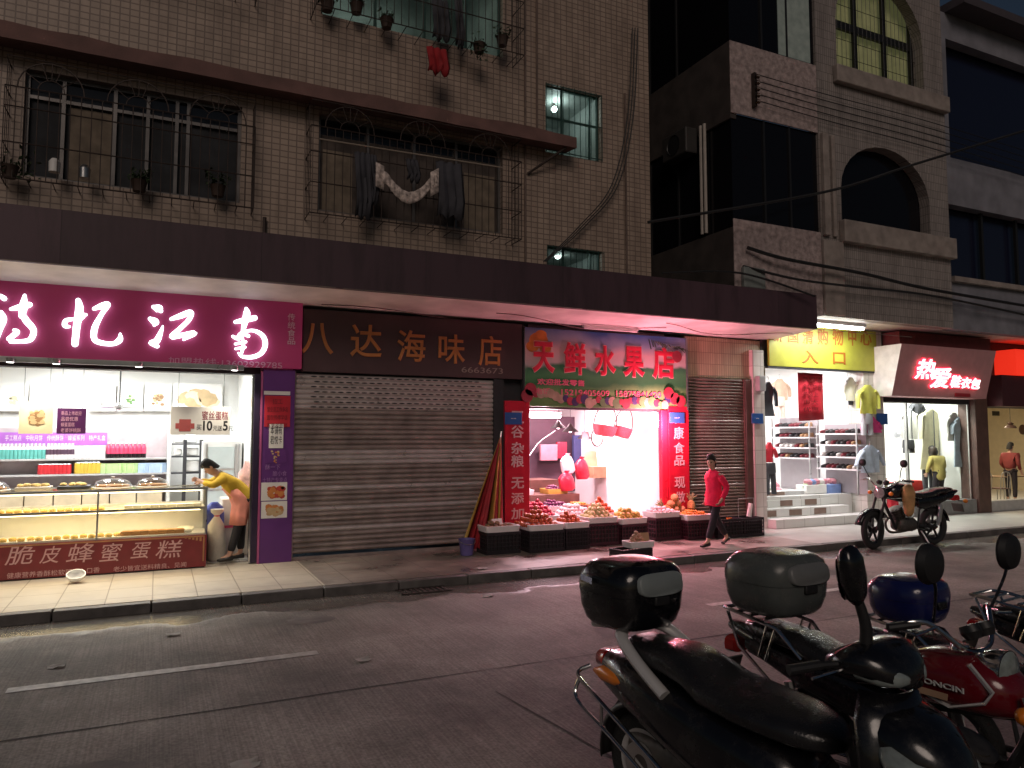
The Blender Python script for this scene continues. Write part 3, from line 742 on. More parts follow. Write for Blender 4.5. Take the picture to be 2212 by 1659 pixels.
# ------------------------------------------------------------------ BAKERY
# fascia sign with glowing brush letters
SG = thing('shop_sign', 'purple red bakery sign with glowing white brush characters', 'sign', (0, -.1, 3.13))
sign_p = mat('purple red backlit panel', (0.32, 0.045, 0.12), 0.35, var=0.1, vscale=1.2, emit=(.5, .03, .13), estr=.13)
part(SG, 'panel', sign_p, [(-6, 2.02, -.12, .0, 3.16, 4.245)], .006)
part(SG, 'bottom_trim', steel, [(-6, AX(527, 800, -.15), -.16, -.121, 3.1, 3.175)], .004)
glow = mat('glowing white letter', (1, 1, 1), 0.5, var=0, emit=(0.8, 0.9, 1.0), estr=3.4)
K = 0.3174
def brush(name, strokes):
    mb = MB()
    for st in strokes:
        pts = spline([(p[0], p[1], p[2]) for p in st], 6)
        path = [at(p.x * K, 540 + p.y * K, -.185) for p in pts]
        mb.tube(path, [max(.006, p.z * K / 128) for p in pts], 8, flat=1.0)
        for p, q in ((path[0], pts[0]), (path[-1], pts[-1])): mb.ball(p, max(.005, q.z * K / 128 * .98), 8, 6)
    # squash the strokes into letters about 3 cm deep
    yc = -.185
    for v in mb.v: v.y = yc + (v.y - yc) * 0.45
    return mb.build(name, glow, SG, world=True, smooth=60)
brush('character', [[(-95, 330, 10), (-70, 350, 20)], [(-120, 440, 12), (-60, 430, 14), (-75, 560, 14), (-30, 540, 8)], [(5, 312, 10), (28, 330, 14)], [(8, 420, 8), (22, 470, 17), (5, 540, 10), (-10, 600, 5)],
                    [(168, 308, 8), (160, 380, 20), (148, 450, 15)], [(75, 402, 9), (150, 385, 17), (200, 372, 15)], [(150, 430, 12), (178, 480, 17), (228, 545, 15), (205, 610, 14), (130, 622, 10), (75, 622, 12)], [(60, 605, 12), (115, 560, 14), (95, 545, 8)]])
brush('character', [[(532, 342, 13), (540, 400, 20), (522, 520, 18), (510, 640, 17)], [(506, 470, 8), (450, 480, 12), (440, 515, 12), (470, 522, 8)], [(520, 500, 9), (560, 450, 15), (585, 440, 8)],
                    [(640, 400, 10), (700, 378, 17), (735, 372, 14), (690, 440, 12), (645, 530, 16), (642, 605, 15), (690, 632, 14), (770, 638, 13), (815, 610, 16), (818, 570, 6)]])
brush('character', [[(1045, 388, 12), (1080, 400, 24), (1095, 415, 12)], [(1022, 468, 12), (1055, 490, 22), (1050, 512, 8)], [(1108, 518, 5), (1090, 570, 13), (1065, 620, 18), (1025, 632, 12), (1070, 655, 12)],
                    [(1165, 470, 10), (1230, 448, 16), (1298, 425, 16), (1285, 475, 13), (1225, 535, 13), (1168, 590, 14), (1240, 580, 14), (1325, 566, 15), (1250, 610, 7)]])
brush('character', [[(1675, 398, 9), (1680, 430, 20), (1665, 500, 17), (1650, 560, 9)], [(1602, 490, 11), (1660, 478, 16), (1735, 462, 16)], [(1585, 588, 9), (1615, 600, 11), (1640, 565, 8), (1720, 548, 10), (1785, 580, 14), (1806, 640, 15), (1780, 700, 14), (1720, 728, 13), (1650, 725, 10), (1622, 700, 5)],
                    [(1622, 612, 7), (1660, 575, 10), (1690, 585, 11)], [(1602, 640, 8), (1672, 625, 9)], [(1650, 595, 7), (1655, 650, 10), (1645, 700, 8)], [(1605, 672, 8), (1668, 662, 8)]])
mb = MB()
for i, ch in enumerate('传统食品'):
    v = 680 + i * 17; write(mb, ch, AX(619, v), AX(635, v), AZ(627, v + 15), AZ(627, v), -.123, .003)
mb.build('small_lettering', wht_txt, SG, world=True, smooth=0)
mb = MB()
mg = mat('mauve letters', (0.62, 0.34, 0.46), .5, var=0)
write(mb, '加盟热线:13602929785', AX(363, 785), AX(607, 785), AZ(500, 797) + .015, AZ(500, 780) + .015, -.123, .003)
mb.build('phone_lettering', mg, SG, world=True, smooth=0)
for i, (u, v) in enumerate(((22, 781), (122, 781), (300, 791), (507, 799))):
    p = at(u, v, -.2); x = p.x
    lb = ('leftmost lit downlight under the bakery sign', 'lit downlight under the bakery sign, above the purple hanging poster', 'lit downlight under the bakery sign, between the poster and promotion sign', 'lit downlight under the bakery sign, above the right end of counter')[i]
    dl = thing('downlight', lb, 'lamp', (x, -.2, 3.12), group='downlights under the bakery sign')
    mb = MB(); mb.lathe([(.05, -.03), (.055, .03), (.02, .04)], 16, caps=True); mb.build('housing', steel, dl)
    mb = MB(); mb.lathe([(.0, -.036), (.042, -.034), (.042, -.031)], 16); mb.build('lens', lamp_w, dl)
    light('downlight_beam', 'SPOT', (x, -.2, 3.07), 95, (1.0, 0.88, 0.68), dl, .04, spot=R(110), blend=.8)
# ceiling lights
for i, (x, y) in enumerate(((-3.6, 1.7), (-1.15, 1.0), (0.2, 1.9), (-1.3, 2.4))):
    cl = thing('ceiling_light', ('square bakery ceiling light at the far end of the shop', 'square bakery ceiling light above the display counter', 'square bakery ceiling light by the bread cabinet', 'square bakery ceiling light near the menu boards')[i], 'lamp', (x, y, 3.39), group='ceiling lights of the bakery')
    mb = MB(); mb.box(-.33, .33, -.33, .33, -.03, .0); mb.build('frame', white_pl, cl, smooth=0)
    mb = MB(); mb.box(-.3, .3, -.3, .3, -.035, -.031); mb.build('diffuser', lamp_w, cl, smooth=0)
    light('ceiling_glow', 'AREA', (x, y, 3.34), 52, (0.97, 1.0, 0.99), cl, .6, .6)
# door jamb and pillar with posters
jamb = mat('dark door jamb', (0.03, 0.02, 0.05), .35)
part(B1, 'door_jamb', jamb, [(1.33, 1.42, -.04, .12, .17, 3.06)], .006)
part(B1, 'door_jamb', chrome, [(1.3, 1.328, -.01, .1, .17, 3.05)], .004)
part(B1, 'door_jamb', mat('pink edge strip', (0.45, 0.1, 0.25), .4), [(1.422, 1.45, -.062, .0, .15, 3.1)])
part(B1, 'pillar_cladding', purple_m, [(1.452, 1.935, -.055, .115, .15, 3.14)], .008)
PIL = -.058
def board(name, label, cat, u0, u1, v0, v1, y, m, t=.012, group=None, bevel=0.0):
    """flat board whose picture corners are read at its own depth y"""
    uc, vc = (u0 + u1) / 2, (v0 + v1) / 2
    x0, x1, z0, z1 = AX(u0, vc, y), AX(u1, vc, y), AZ(uc, v1, y), AZ(uc, v0, y)
    o = thing(name, label, cat, ((x0 + x1) / 2, y, z0), group=group)
    part(o, 'panel', m, [(x0, x1, y - t, y, z0, z1)], bevel)
    return o, x0, x1, z0, z1
def blob_food(parent, x0, x1, z0, z1, y, cols, n=40, sc=.2):
    """printed food picture: flat overlapping discs of food colours"""
    for k, m in enumerate(cols):
        mb = MB()
        for i in range(n // len(cols)):
            cx, cz = rng.uniform(x0, x1), rng.uniform(z0, z1); r = sc * (x1 - x0) * rng.uniform(.6, 1.1)
            yy = y - .001 * (i + 1) / n * 2 - .0006 * k
            mb.prism([(cx + r * math.cos(a * .785) * rng.uniform(.85, 1.1), cz + r * .8 * math.sin(a * .785) * rng.uniform(.85, 1.1)) for a in range(8)], .0004 + .0001 * i, Matrix.Translation((0, yy, 0)))
        mb.build('printed_food', m, parent, world=True, smooth=0)
f_red = mat('printed chilli red', (0.5, 0.06, 0.04), .5, var=.2); f_org = mat('printed fried orange', (0.6, 0.22, 0.06), .5, var=.2)
f_brn = mat('printed crust brown', (0.3, 0.17, 0.08), .5, var=.25); f_tan = mat('printed tan crust', (0.55, 0.4, 0.22), .5, var=.2); f_crm = mat('printed cream', (0.72, 0.66, 0.45), .5, var=.1); f_yel = mat('printed pale yellow', (0.75, 0.7, 0.38), .5, var=.1); f_grn = mat('printed green', (0.12, 0.25, 0.08), .5, var=.2)
red_paper = mat('red paper', (0.55, 0.02, 0.04), .6, var=.12)
o, x0, x1, z0, z1 = board('wall_notice', 'red handwritten paper notice at the top of purple pillar', 'notice', 571, 627, 855, 922, PIL, red_paper, .003)
mb = MB()
for i, t in enumerate(('招工', '营业员工作多名', '面包师傅学徒', '有意者面谈')): write(mb, t, x0 + .12 - .08 * (i > 0), x1 - .12 + .08 * (i > 0), z1 - .13 - i * .125, z1 - .05 - i * .125, PIL - .0035, .0008)
mb.build('handwriting', mat('faded dark ink', (.16, .01, .02), .6, var=0), o, world=True, smooth=0)
board('wall_notice', 'white strip along the top edge of the red notice', 'strip', 570, 627, 845, 853, PIL, paper, .004)
o, x0, x1, z0, z1 = board('wall_notice', 'small white note with black handwriting on purple pillar', 'notice', 581, 612, 916, 968, PIL - .001, paper, .003)
mb = MB()
for i, t in enumerate(('本铺有', '君悦卡')): write(mb, t, x0 + .02, x1 - .02, z1 - .16 - i * .15, z1 - .03 - i * .15, PIL - .0045, .0008)
mb.build('handwriting', blk_txt, o, world=True, smooth=0)
o, x0, x1, z0, z1 = board('food_poster', 'upper food picture of red sausages on purple pillar', 'poster', 564, 620, 1042, 1081, PIL, paper, .003, 'food pictures on the purple pillar')
blob_food(o, x0 + .12, x1 - .07, z0 + .06, z1 - .07, PIL - .0033, [f_red, f_org], 40, .24)
o, x0, x1, z0, z1 = board('food_poster', 'lower food picture of orange dish on purple pillar', 'poster', 564, 620, 1083, 1119, PIL, paper, .003, 'food pictures on the purple pillar')
blob_food(o, x0 + .1, x1 - .08, z0 + .06, z1 - .08, PIL - .0033, [f_org, f_tan], 40, .24)
o, x0, x1, z0, z1 = board('food_poster', 'faded snack picture printed below the white note on pillar', 'poster', 572, 620, 970, 1000, PIL, purple_m, .0025)
blob_food(o, x0 + .1, x1 - .1, z0, z1, PIL - .003, [f_tan, f_org], 14, .14)
mb = MB(); lil = mat('lilac letters', (.34, .17, .42), .5, var=0)
for t, u0, u1, v in (('酥一下', 572, 604, 1009), ('脆小食', 588, 618, 1023), ('土特产专卖点', 566, 619, 1037)): write(mb, t, AX(u0, v), AX(u1, v), AZ(595, v + 5), AZ(595, v - 6), PIL + .0, .002)
o = mb.build('wall_lettering', lil, None, world=True, loc=(1.6, PIL, 1.4), smooth=0); tag(o, 'lilac lettering printed on the purple pillar above food pictures', 'lettering')

# display counter
CF = -.06
c_end = AX(447, 1150, CF); zt = AZ(447, 1052, CF); zb = AZ(440, 1155, CF)
maroon_lam = mat('maroon counter print', (0.2, 0.022, 0.028), .4, var=.1); gold = mat('faded gold trim', (0.42, 0.2, 0.09), .45, .2, var=.15); pinkish = mat('pale pink letters', (0.62, 0.36, 0.36), .5, var=.05)
CT = thing('display_counter', 'long glass cake counter with maroon front panel and pale characters', 'counter', (-1.7, .25, .15))
part(CT, 'base', maroon_lam, [(-5.2, c_end, CF, .62, .17, zb)], .006)
part(CT, 'plinth', dark_back, [(-5.15, c_end - .02, CF + .03, .6, .152, .168)])
part(CT, 'trim', gold, [(-5.2, c_end - .03, CF - .006, CF - .001, zb - .03, zb - .01), (c_end - .05, c_end - .03, CF - .006, CF - .001, .25, zb - .032)] + [(c_end - .1 - .05 * i, c_end - .07 - .05 * i, CF - .005, CF - .001, zb - .09 + .012 * i, zb - .035) for i in range(5)])
mb = MB()
for ch, u0, u1, v0, v1 in (('脆', 35, 230, 822, 950), ('皮', 270, 410, 825, 940), ('蜂', 450, 640, 805, 935), ('蜜', 675, 820, 805, 930), ('蛋', 885, 1020, 800, 910), ('糕', 1055, 1235, 785, 905)):
    a, b = u0 * K, u1 * K; c, d = 918 + v0 * K, 918 + v1 * K
    write(mb, ch, AX(a, c, CF), AX(b, c, CF) - .02, AZ((a + b) / 2, d, CF), AZ((a + b) / 2, c, CF), CF - .003, .003, shear=.22)
write(mb, '健康营养香酥松软即食入口香', AX(15, 1240, CF), AX(215, 1240, CF), AZ(120, 1243, CF), AZ(120, 1231, CF), CF - .003, .002)
write(mb, '老少皆宜送料精良、见闻', AX(245, 1230, CF), AX(402, 1230, CF), AZ(320, 1230, CF), AZ(320, 1219, CF), CF - .003, .002)
mb.build('lettering', pinkish, CT, world=True, smooth=0)
lit_shelf = mat('lit glass shelf', (0.8, 0.72, 0.5), .3, var=.05)
zm = zb + (zt - zb) * .55
part(CT, 'deck', white_pl, [(-5.2, c_end - .01, CF + .02, .6, zb + .002, zb + .03)])
part(CT, 'shelf', lit_shelf, [(-5.2, c_end - .03, CF + .08, .56, zm, zm + .02)])
part(CT, 'shelf_edge', steel, [(-5.2, c_end - .03, CF + .06, CF + .078, zm - .01, zm + .026)])
part(CT, 'top_frame', steel, [(-5.2, c_end, CF, CF + .03, zt - .03, zt), (-5.2, c_end, .59, .62, zt - .03, zt), (c_end - .03, c_end, CF + .031, .589, zt - .03, zt)])
posts = [-5.18, -3.1, AX(211, 1100, CF), c_end - .02]
part(CT, 'corner_post', steel, [(p - .012, p + .012, CF + .002, CF + .026, zb, zt - .031) for p in posts] + [(c_end - .03, c_end - .004, .56, .588, zb, zt - .031)])
cglass = glass_mat('counter glass', (0.98, 0.97, 0.93))
for a, b in zip(posts, posts[1:]): part(CT, 'front_glass', cglass, [(a + .013, b - .013, CF + .01, CF + .016, zb + .001, zt - .032)])
part(CT, 'top_glass', cglass, [(-5.2, c_end - .031, CF + .031, .589, zt - .012, zt - .004)])
part(CT, 'end_glass', cglass, [(c_end - .012, c_end - .006, CF + .03, .558, zb + .031, zt - .032)])
part(CT, 'back_board', white_pl, [(-5.2, c_end - .031, .6, .615, zb, zt - .25)])
warm_led = mat('warm case light', (1, .9, .6), .4, var=0, emit=(1, .83, .5), estr=6)
for z, e in ((zm - .012, 20), (zt - .045, 20)):
    part(CT, 'case_light', warm_led, [(-5.1, c_end - .1, CF + .085, CF + .11, z - .012, z)])
    for xa in (-3.4, -.7): light('case_glow', 'AREA', (xa, .12, z - .03), e * .55, (1, .82, .5), CT, 2.3, .06)
# cakes and pastries
cake_y = mat('yellow sponge', (0.7, 0.48, 0.16), .8, var=.15, bump=.2); cake_b = mat('browned crust', (0.4, 0.2, 0.07), .7, var=.2); cream_m = mat('whipped cream', (0.8, 0.77, 0.68), .6, var=.05)
tray_m = mat('baking tray', (0.55, 0.5, 0.42), .35, .6)
lo, hi = zb + .032, zm + .022
def cake(kind, x, y, z, lab):
    mb = MB()
    if kind == 'loaf':
        mb.loft([ring_z(z + h, x, y, .085 * k, .05 * k, 3, 14) for h, k in ((0, .9), (.03, 1), (.055, .95), (.07, .6))]); m = cake_b; nm, ct = 'loaf_cake', 'cake'
    elif kind == 'bun':
        mb.loft([ring_z(z + h, x, y, .05 * k, .05 * k, 2, 12) for h, k in ((0, .85), (.02, 1), (.04, .8), (.05, .3))]); m = cake_y; nm, ct = 'sponge_bun', 'bun'
    elif kind == 'roll':
        mb.tube([(x - .08, y, z + .03), (x + .08, y, z + .03)], .03, 10); m = cream_m; nm, ct = 'cream_roll', 'pastry'
    else:
        mb.box(x - .055, x + .055, y - .045, y + .045, z, z + .05); m = cream_m; nm, ct = 'cream_slice', 'pastry'
    o = mb.build(nm, m, None, world=True, loc=(x, y, z), bevel=.006 if kind == 'slice' else 0)
    return tag(o, lab, ct, lab.replace('one of the ', ''))
for i in range(14):
    cake('bun', -1.85 + i * .105, .02 + .06 * (i % 2), lo, 'one of the sponge buns in the lower case behind the left pane')
for i in range(7): cake('loaf', -.2 + i * .115 - .16, .06, lo, 'one of the browned loaf cakes in the lower case near the centre post')
for i in range(6): cake('roll', .42 + .01 * i - .06 * (i % 2), .05 + .08 * i, lo, 'one of the cream rolls in the lower case by the counter end')
for i in range(9): cake('slice', -.3 + i * .115 - .05, .12, hi, 'one of the cream slices on the upper shelf right of the post')
for i in range(13): cake('bun', -1.9 + i * .1, .09 + .05 * (i % 2), hi, 'one of the sponge buns on the upper shelf left of the post')
# on the counter top
def dome(u0, u1, v, y, lab):
    x0, x1 = AX(u0, v, y), AX(u1, v, y); r = (x1 - x0) / 2; c = ((x0 + x1) / 2, y, zt)
    d = thing('cake_cover', lab, 'cover', c, group='food covers on the glass counter')
    mb = MB(); mb.lathe([(r, 0), (r, .015), (r * .98, .04), (r * .8, .1), (r * .45, .135), (.0, .145)], 24); mb.build('dome', glass_mat('food cover plastic', (.93, .93, .92), .5), d)
    mb = MB(); mb.lathe([(r * .97, .003), (r * 1.03, .006), (r * 1.03, .02), (r * .97, .022)], 24); mb.build('rim', white_pl, d)
    mb = MB(); mb.lathe([(0, .004), (r * .85, .004), (r * .86, .045), (0, .05)], 20); mb.build('cake', cake_b, d)
    mb = MB(); mb.lathe([(.02, .144), (.028, .165), (0, .17)], 12); mb.build('knob', white_pl, d)
dome(200, 286, 1048, .34, 'clear food cover on the counter, middle one')
dome(293, 366, 1046, .36, 'clear food cover on the counter, nearest the leaning woman')
dome(-72, 22, 1056, .34, 'clear food cover on the counter, farthest from the leaning woman')
def tray(u0, u1, v, y, m, lab):
    x0, x1 = AX(u0, v, y), AX(u1, v, y)
    t = thing('pastry_tray', lab, 'tray', ((x0 + x1) / 2, y, zt), group='trays on the glass counter')
    part(t, 'tray', m, [(x0, x1, y - .16, y + .16, zt + .001, zt + .05)], .01)
    mb = MB()
    for i in range(10): mb.ball((rng.uniform(x0 + .06, x1 - .06), y + rng.uniform(-.1, .1), zt + .065), (.045, .04, .03), 8, 6)
    mb.build('pastry_heap', cake_y, t, world=True)['kind'] = 'stuff'
tray(126, 196, 1046, .33, black_m, 'black tray of pastries between two food covers on counter')
tray(35, 112, 1050, .33, tray_m, 'steel tray of pastries on the counter left of the black tray')

# hanging posters in the opening
o, x0, x1, z0, z1 = board('hanging_poster', 'hanging cream poster with round bread picture above the counter', 'poster', 41, 115, 867, 937, .05, f_crm, .01)
blob_food(o, x0 + .13, x1 - .13, z0 + .14, z1 - .14, .039, [f_brn, f_tan], 60, .3)
mb = MB(); [mb.tube([(x, .045, z1), (x, .045, 3.06)], .003, 4) for x in (x0 + .05, x1 - .05)]; mb.build('string', black_m, o, world=True)
o, x0, x1, z0, z1 = board('hanging_poster', 'hanging dark purple poster with small lettering above the counter', 'poster', 123, 186, 882, 937, .05, mat('dark purple print', (.08, .015, .09), .4), .008)
mb = MB()
for i in range(5): write(mb, ('新品上市欢迎', '品尝优惠', '蜂蜜蛋糕', '老婆饼桃酥', '现做现卖')[i], x0 + .05, x1 - .06 - .04 * (i % 3), z1 - .1 - i * .08, z1 - .04 - i * .08, .041, .0008)
mb.build('lettering', mg, o, world=True, smooth=0)
mb = MB(); [mb.tube([(x, .045, z1), (x, .045, 3.06)], .003, 4) for x in (x0 + .05, x1 - .05)]; mb.build('string', black_m, o, world=True)
o, x0, x1, z0, z1 = board('promotion_sign', 'white hanging promotion sign with ten for five offer and red gift', 'sign', 368, 497, 879, 939, .04, white_pl, .015, bevel=.004)
mb = MB(); write(mb, '蜜丝蛋糕', x1 - .4, x1 - .03, z1 - .2, z1 - .06, .024, .001, bold=.01); mb.build('maroon_lettering', mat('maroon letters', (.22, .02, .05), .5, var=0), o, world=True, smooth=0)
mb = MB(); write(mb, '买', x0 + .36, x0 + .43, z0 + .07, z0 + .15, .024, .001); write(mb, '10', x0 + .45, x0 + .58, z0 + .06, z0 + .21, .024, .001, bold=.03); write(mb, '元送', x0 + .59, x0 + .72, z0 + .06, z0 + .14, .024, .001); write(mb, '5', x0 + .73, x0 + .8, z0 + .06, z0 + .21, .024, .001, bold=.03); write(mb, '元', x0 + .81, x0 + .88, z0 + .06, z0 + .13, .024, .001)
mb.build('black_lettering', blk_txt, o, world=True, smooth=0)
part(o, 'gift_picture', mat('printed dull red', (.45, .1, .1), .5, var=.2), [(x0 + .12, x0 + .28, .022, .0245, z0 + .05, z0 + .23), (x0 + .07, x0 + .119, .022, .0245, z0 + .09, z0 + .17), (x0 + .281, x0 + .33, .022, .0245, z0 + .09, z0 + .17)])
mb = MB(); [mb.tube([(x, .03, z1), (x, .03, 3.06)], .003, 4) for x in (x0 + .1, x1 - .1)]; mb.build('string', black_m, o, world=True)
# menu boards on the back wall
YB = 3.3
for i, (u0, u1, nm, cols) in enumerate(((-70, -4, 'pale menu board with buns at the far end', [f_yel, f_tan]), (0, 61, 'pale menu board with round cakes', [f_yel, f_crm]), (64, 120, 'plain pale menu board left of the bright lamp', [f_crm, f_yel]), (190, 250, 'menu board with cutlery and slices', [f_crm, steel]), (254, 309, 'menu board with cream cake and leaves', [f_yel, f_grn]), (312, 370, 'menu board with brown cake picture', [f_tan, f_brn]), (374, 480, 'wide pale menu board near the bread cabinet', [f_crm, f_tan]))):
    o, x0, x1, z0, z1 = board('menu_board', nm + ' on the bakery back wall', 'menu board', u0, u1, 829, 888, YB, paper, .02, 'menu boards on the bakery back wall')
    blob_food(o, x0 + .15, x1 - .15, z0 + .12, z1 - .2, YB - .021, cols, 20, .26)
# back shelving
YS = 2.75
def shelf_z(v, y=YS): return AZ(200, v, y)
z1s, z2s, z3s = shelf_z(990), shelf_z(1023), shelf_z(1052)
xe = AX(361, 990, YS)
SH = thing('wall_shelf', 'grey bakery wall shelving with bottles and cans behind the counter', 'shelf', (-1.8, YS + .2, .17))
grey_b = mat('grey shelf board', (.45, .44, .44), .5); cream_b = mat('cream cupboard', (.62, .52, .38), .5)
part(SH, 'shelf_board', grey_b, [(-4.5, xe, YS - .06, YS + .3, z1s - .03, z1s)]); part(SH, 'shelf_board', grey_b, [(-4.5, xe, YS - .06, YS + .3, z2s - .03, z2s)]); part(SH, 'shelf_board', grey_b, [(-4.5, xe, YS - .06, YS + .3, z3s - .03, z3s)])
part(SH, 'upright', white_pl, [(xe, xe + .06, YS - .08, YS + .32, .18, AZ(365, 905, YS))])
part(SH, 'back_panel', mat('pinkish back panel', (.5, .42, .44), .6), [(-4.5, xe - .01, YS + .305, YS + .33, .9, AZ(200, 925, YS))])
part(SH, 'cupboard', cream_b, [(-4.5 + i * .42, -4.5 + i * .42 + .4, YS - .05, YS + .3, .2, z3s - .06) for i in range(11)])
part(SH, 'purple_header', mat('purple shelf header', (.38, .12, .5), .5), [(-4.5, AX(230, 950, YS), YS + .2, YS + .22, AZ(100, 962, YS), AZ(100, 934, YS))])
mb = MB()
for i in range(5): write(mb, ('手工糕点', '中秋月饼', '传统酥饼', '蜂蜜系列', '特产礼盒')[i], AX(6 + i * 46, 948, YS), AX(42 + i * 46, 948, YS), AZ(100, 952, YS), AZ(100, 940, YS), YS + .199, .001)
mb.build('header_lettering', wht_txt, SH, world=True, smooth=0)
def lathe_proto(prof, mats, splits):
    """bottle or can: profile with a material index per band"""
    mb = MB()
    for i in range(len(prof) - 1):
        mb.k = splits[i]; mb.lathe([prof[i], prof[i + 1]], 10)
    me = mb.build('p', mats, None, smooth=50); d = me.data; bpy.data.objects.remove(me); return d
def put(name, me, loc, label, cat, group, rz=0.0, sc=1.0):
    o = bpy.data.objects.new(name, me); C.objects.link(o); o.location = loc; o.rotation_euler = (0, 0, rz); o.scale = (sc,) * 3
    return tag(o, label, cat, group)
teal = mat('teal label', (.12, .42, .38), .4); wcap = mat('white cap', (.75, .72, .74), .4); drk = mat('dark drink', (.02, .012, .015), .15); pnk = mat('pink red label', (.6, .06, .14), .4); redm = mat('red can', (.55, .03, .04), .3); yelm = mat('golden can', (.6, .42, .06), .3); paleb = mat('pale bottle', (.7, .62, .64), .4); drkl = mat('dark label', (.08, .04, .07), .5)
bp = [(.0, 0), (.032, 0), (.034, .06), (.034, .14), (.018, .19), (.018, .2), (.019, .225), (0, .226)]
bt_teal = lathe_proto(bp, [teal, paleb, wcap], [0, 0, 0, 1, 1, 2, 2]); bt_pale = lathe_proto(bp, [paleb, drkl, wcap], [0, 0, 1, 0, 0, 2, 2]); bt_dark = lathe_proto(bp, [drk, pnk, wcap], [0, 0, 1, 1, 1, 2, 2])
cp = [(0, 0), (.03, 0), (.033, .01), (.033, .11), (.028, .12), (0, .12)]
cn_red = lathe_proto(cp, [redm, steel], [1, 0, 0, 1, 1]); cn_yel = lathe_proto(cp, [yelm, steel], [1, 0, 0, 1, 1])
def shelf_row(name, me, u0, u1, v, n, z, label, cat, dy=0.0, sc=1.0):
    for i in range(n):
        u = u0 + (u1 - u0) * (i + .5) / n
        put(name, me, (AX(u, v, YS + dy), YS + dy, z + .001), label, cat, label.split(' in the')[0] + 's', rng.uniform(0, 6), sc)
shelf_row('drink_bottle', bt_teal, -40, 98, 980, 16, z1s, 'teal bottle in the upper bakery shelf row at its far end', 'bottle', sc=1.15)
shelf_row('drink_bottle', bt_pale, 100, 160, 980, 8, z1s, 'pale bottle with dark label in the upper shelf row beside teal ones', 'bottle', sc=1.15)
shelf_row('drink_bottle', bt_dark, 230, 315, 980, 9, z1s, 'dark drink bottle with pink label in the upper shelf row', 'bottle', sc=1.25)
shelf_row('drink_can', cn_red, 84, 152, 1012, 8, z2s, 'red drink can in the second bakery shelf row', 'can', sc=1.5)
shelf_row('drink_can', cn_yel, 164, 215, 1012, 6, z2s, 'golden drink can in the second bakery shelf row', 'can', sc=1.7)
def carton(w, d, h, m):
    mb = MB(); mb.box(-w / 2, w / 2, -d / 2, d / 2, 0, h); o = mb.build('p', m, None, smooth=0); me = o.data; bpy.data.objects.remove(o); return me
ct_grn = carton(.1, .12, .17, mat('pale green carton', (.45, .62, .28), .5)); ct_blu = carton(.1, .12, .17, mat('pale blue carton', (.42, .55, .72), .5)); ct_wht = carton(.105, .12, .22, mat('white carton', (.75, .7, .72), .5))
shelf_row('carton', ct_grn, 218, 298, 1012, 7, z2s, 'pale green carton in the second bakery shelf row', 'carton')
shelf_row('carton', ct_blu, 300, 356, 1012, 5, z2s, 'pale blue carton in the second bakery shelf row', 'carton')
shelf_row('carton', ct_wht, 163, 226, 980, 5, z1s, 'white carton in the upper bakery shelf row', 'carton')
board('shelf_sign', 'small blank white card standing on the upper bakery shelf', 'card', 280, 323, 933, 951, YS + .1, paper, .01)
# dark rack and bread cabinet
RK = thing('storage_rack', 'dark metal rack with white containers beside the bread cabinet', 'rack', (.6, 2.6, .17))
xa, xb = AX(370, 1000, 2.6), AX(436, 1000, 2.6)
part(RK, 'rack_shelf', dark_back, [(xa, xb, 2.4, 2.8, z - .02, z) for z in (.6, AZ(400, 1020, 2.6), AZ(400, 985, 2.6), AZ(400, 958, 2.6))]); part(RK, 'rack_upright', dark_back, [(xa + q * (xb - xa) - .03, xa + q * (xb - xa) + .03, 2.38, 2.42, .18, AZ(400, 950, 2.6)) for q in (.42, .95)])
for u0, u1, v0, v1, lb in ((378, 396, 944, 957, 'small white tub on the top of the dark rack'), (400, 424, 938, 957, 'white box on the top of the dark rack'), (398, 428, 968, 984, 'white container on the middle of the dark rack'), (376, 392, 970, 984, 'pale tub at the left of the middle rack shelf'), (400, 430, 995, 1019, 'clear grey tub on the lower rack shelf')):
    x0, x1, z0, z1 = AX(u0, v1, 2.5), AX(u1, v1, 2.5), AZ(u0, v1, 2.5), AZ(u0, v0, 2.5)
    mb = MB(); mb.box(x0, x1, 2.45, 2.7, z0, z1); tag(mb.build('storage_tub', white_pl, None, world=True, loc=((x0 + x1) / 2, 2.55, z0), bevel=.015), lb, 'tub')
BC = thing('bread_cabinet', 'tall white bread cabinet with glazed doors behind the leaning woman', 'cabinet', (1.0, 2.2, .17))
xa, xb = AX(437, 1000, 2.0), AX(522, 1000, 2.0); zc = AZ(480, 953, 2.0)
pale_g = mat('pale cabinet glass', (.55, .62, .62), .12, var=.05)
part(BC, 'body', white_pl, [(xa, xb, 2.0, 2.6, .18, zc)], .01)
part(BC, 'glazed_door', pale_g, [(xa + .07, (xa + xb) / 2 + .2, 1.985, 1.998, 1.2, zc - .1)]); part(BC, 'glazed_door', pale_g, [(xa + .07, (xa + xb) / 2 + .2, 1.985, 1.998, .3, 1.14)])
part(BC, 'door_frame', steel, [(q, q + .03, 1.975, 1.984, .3, zc - .05) for q in (xa + .05, (xa + xb) / 2 + .21, xb - .06)] + [(xa + .081, (xa + xb) / 2 + .209, 1.976, 1.983, z, z + .025) for z in (1.14, 1.3, 1.5)])
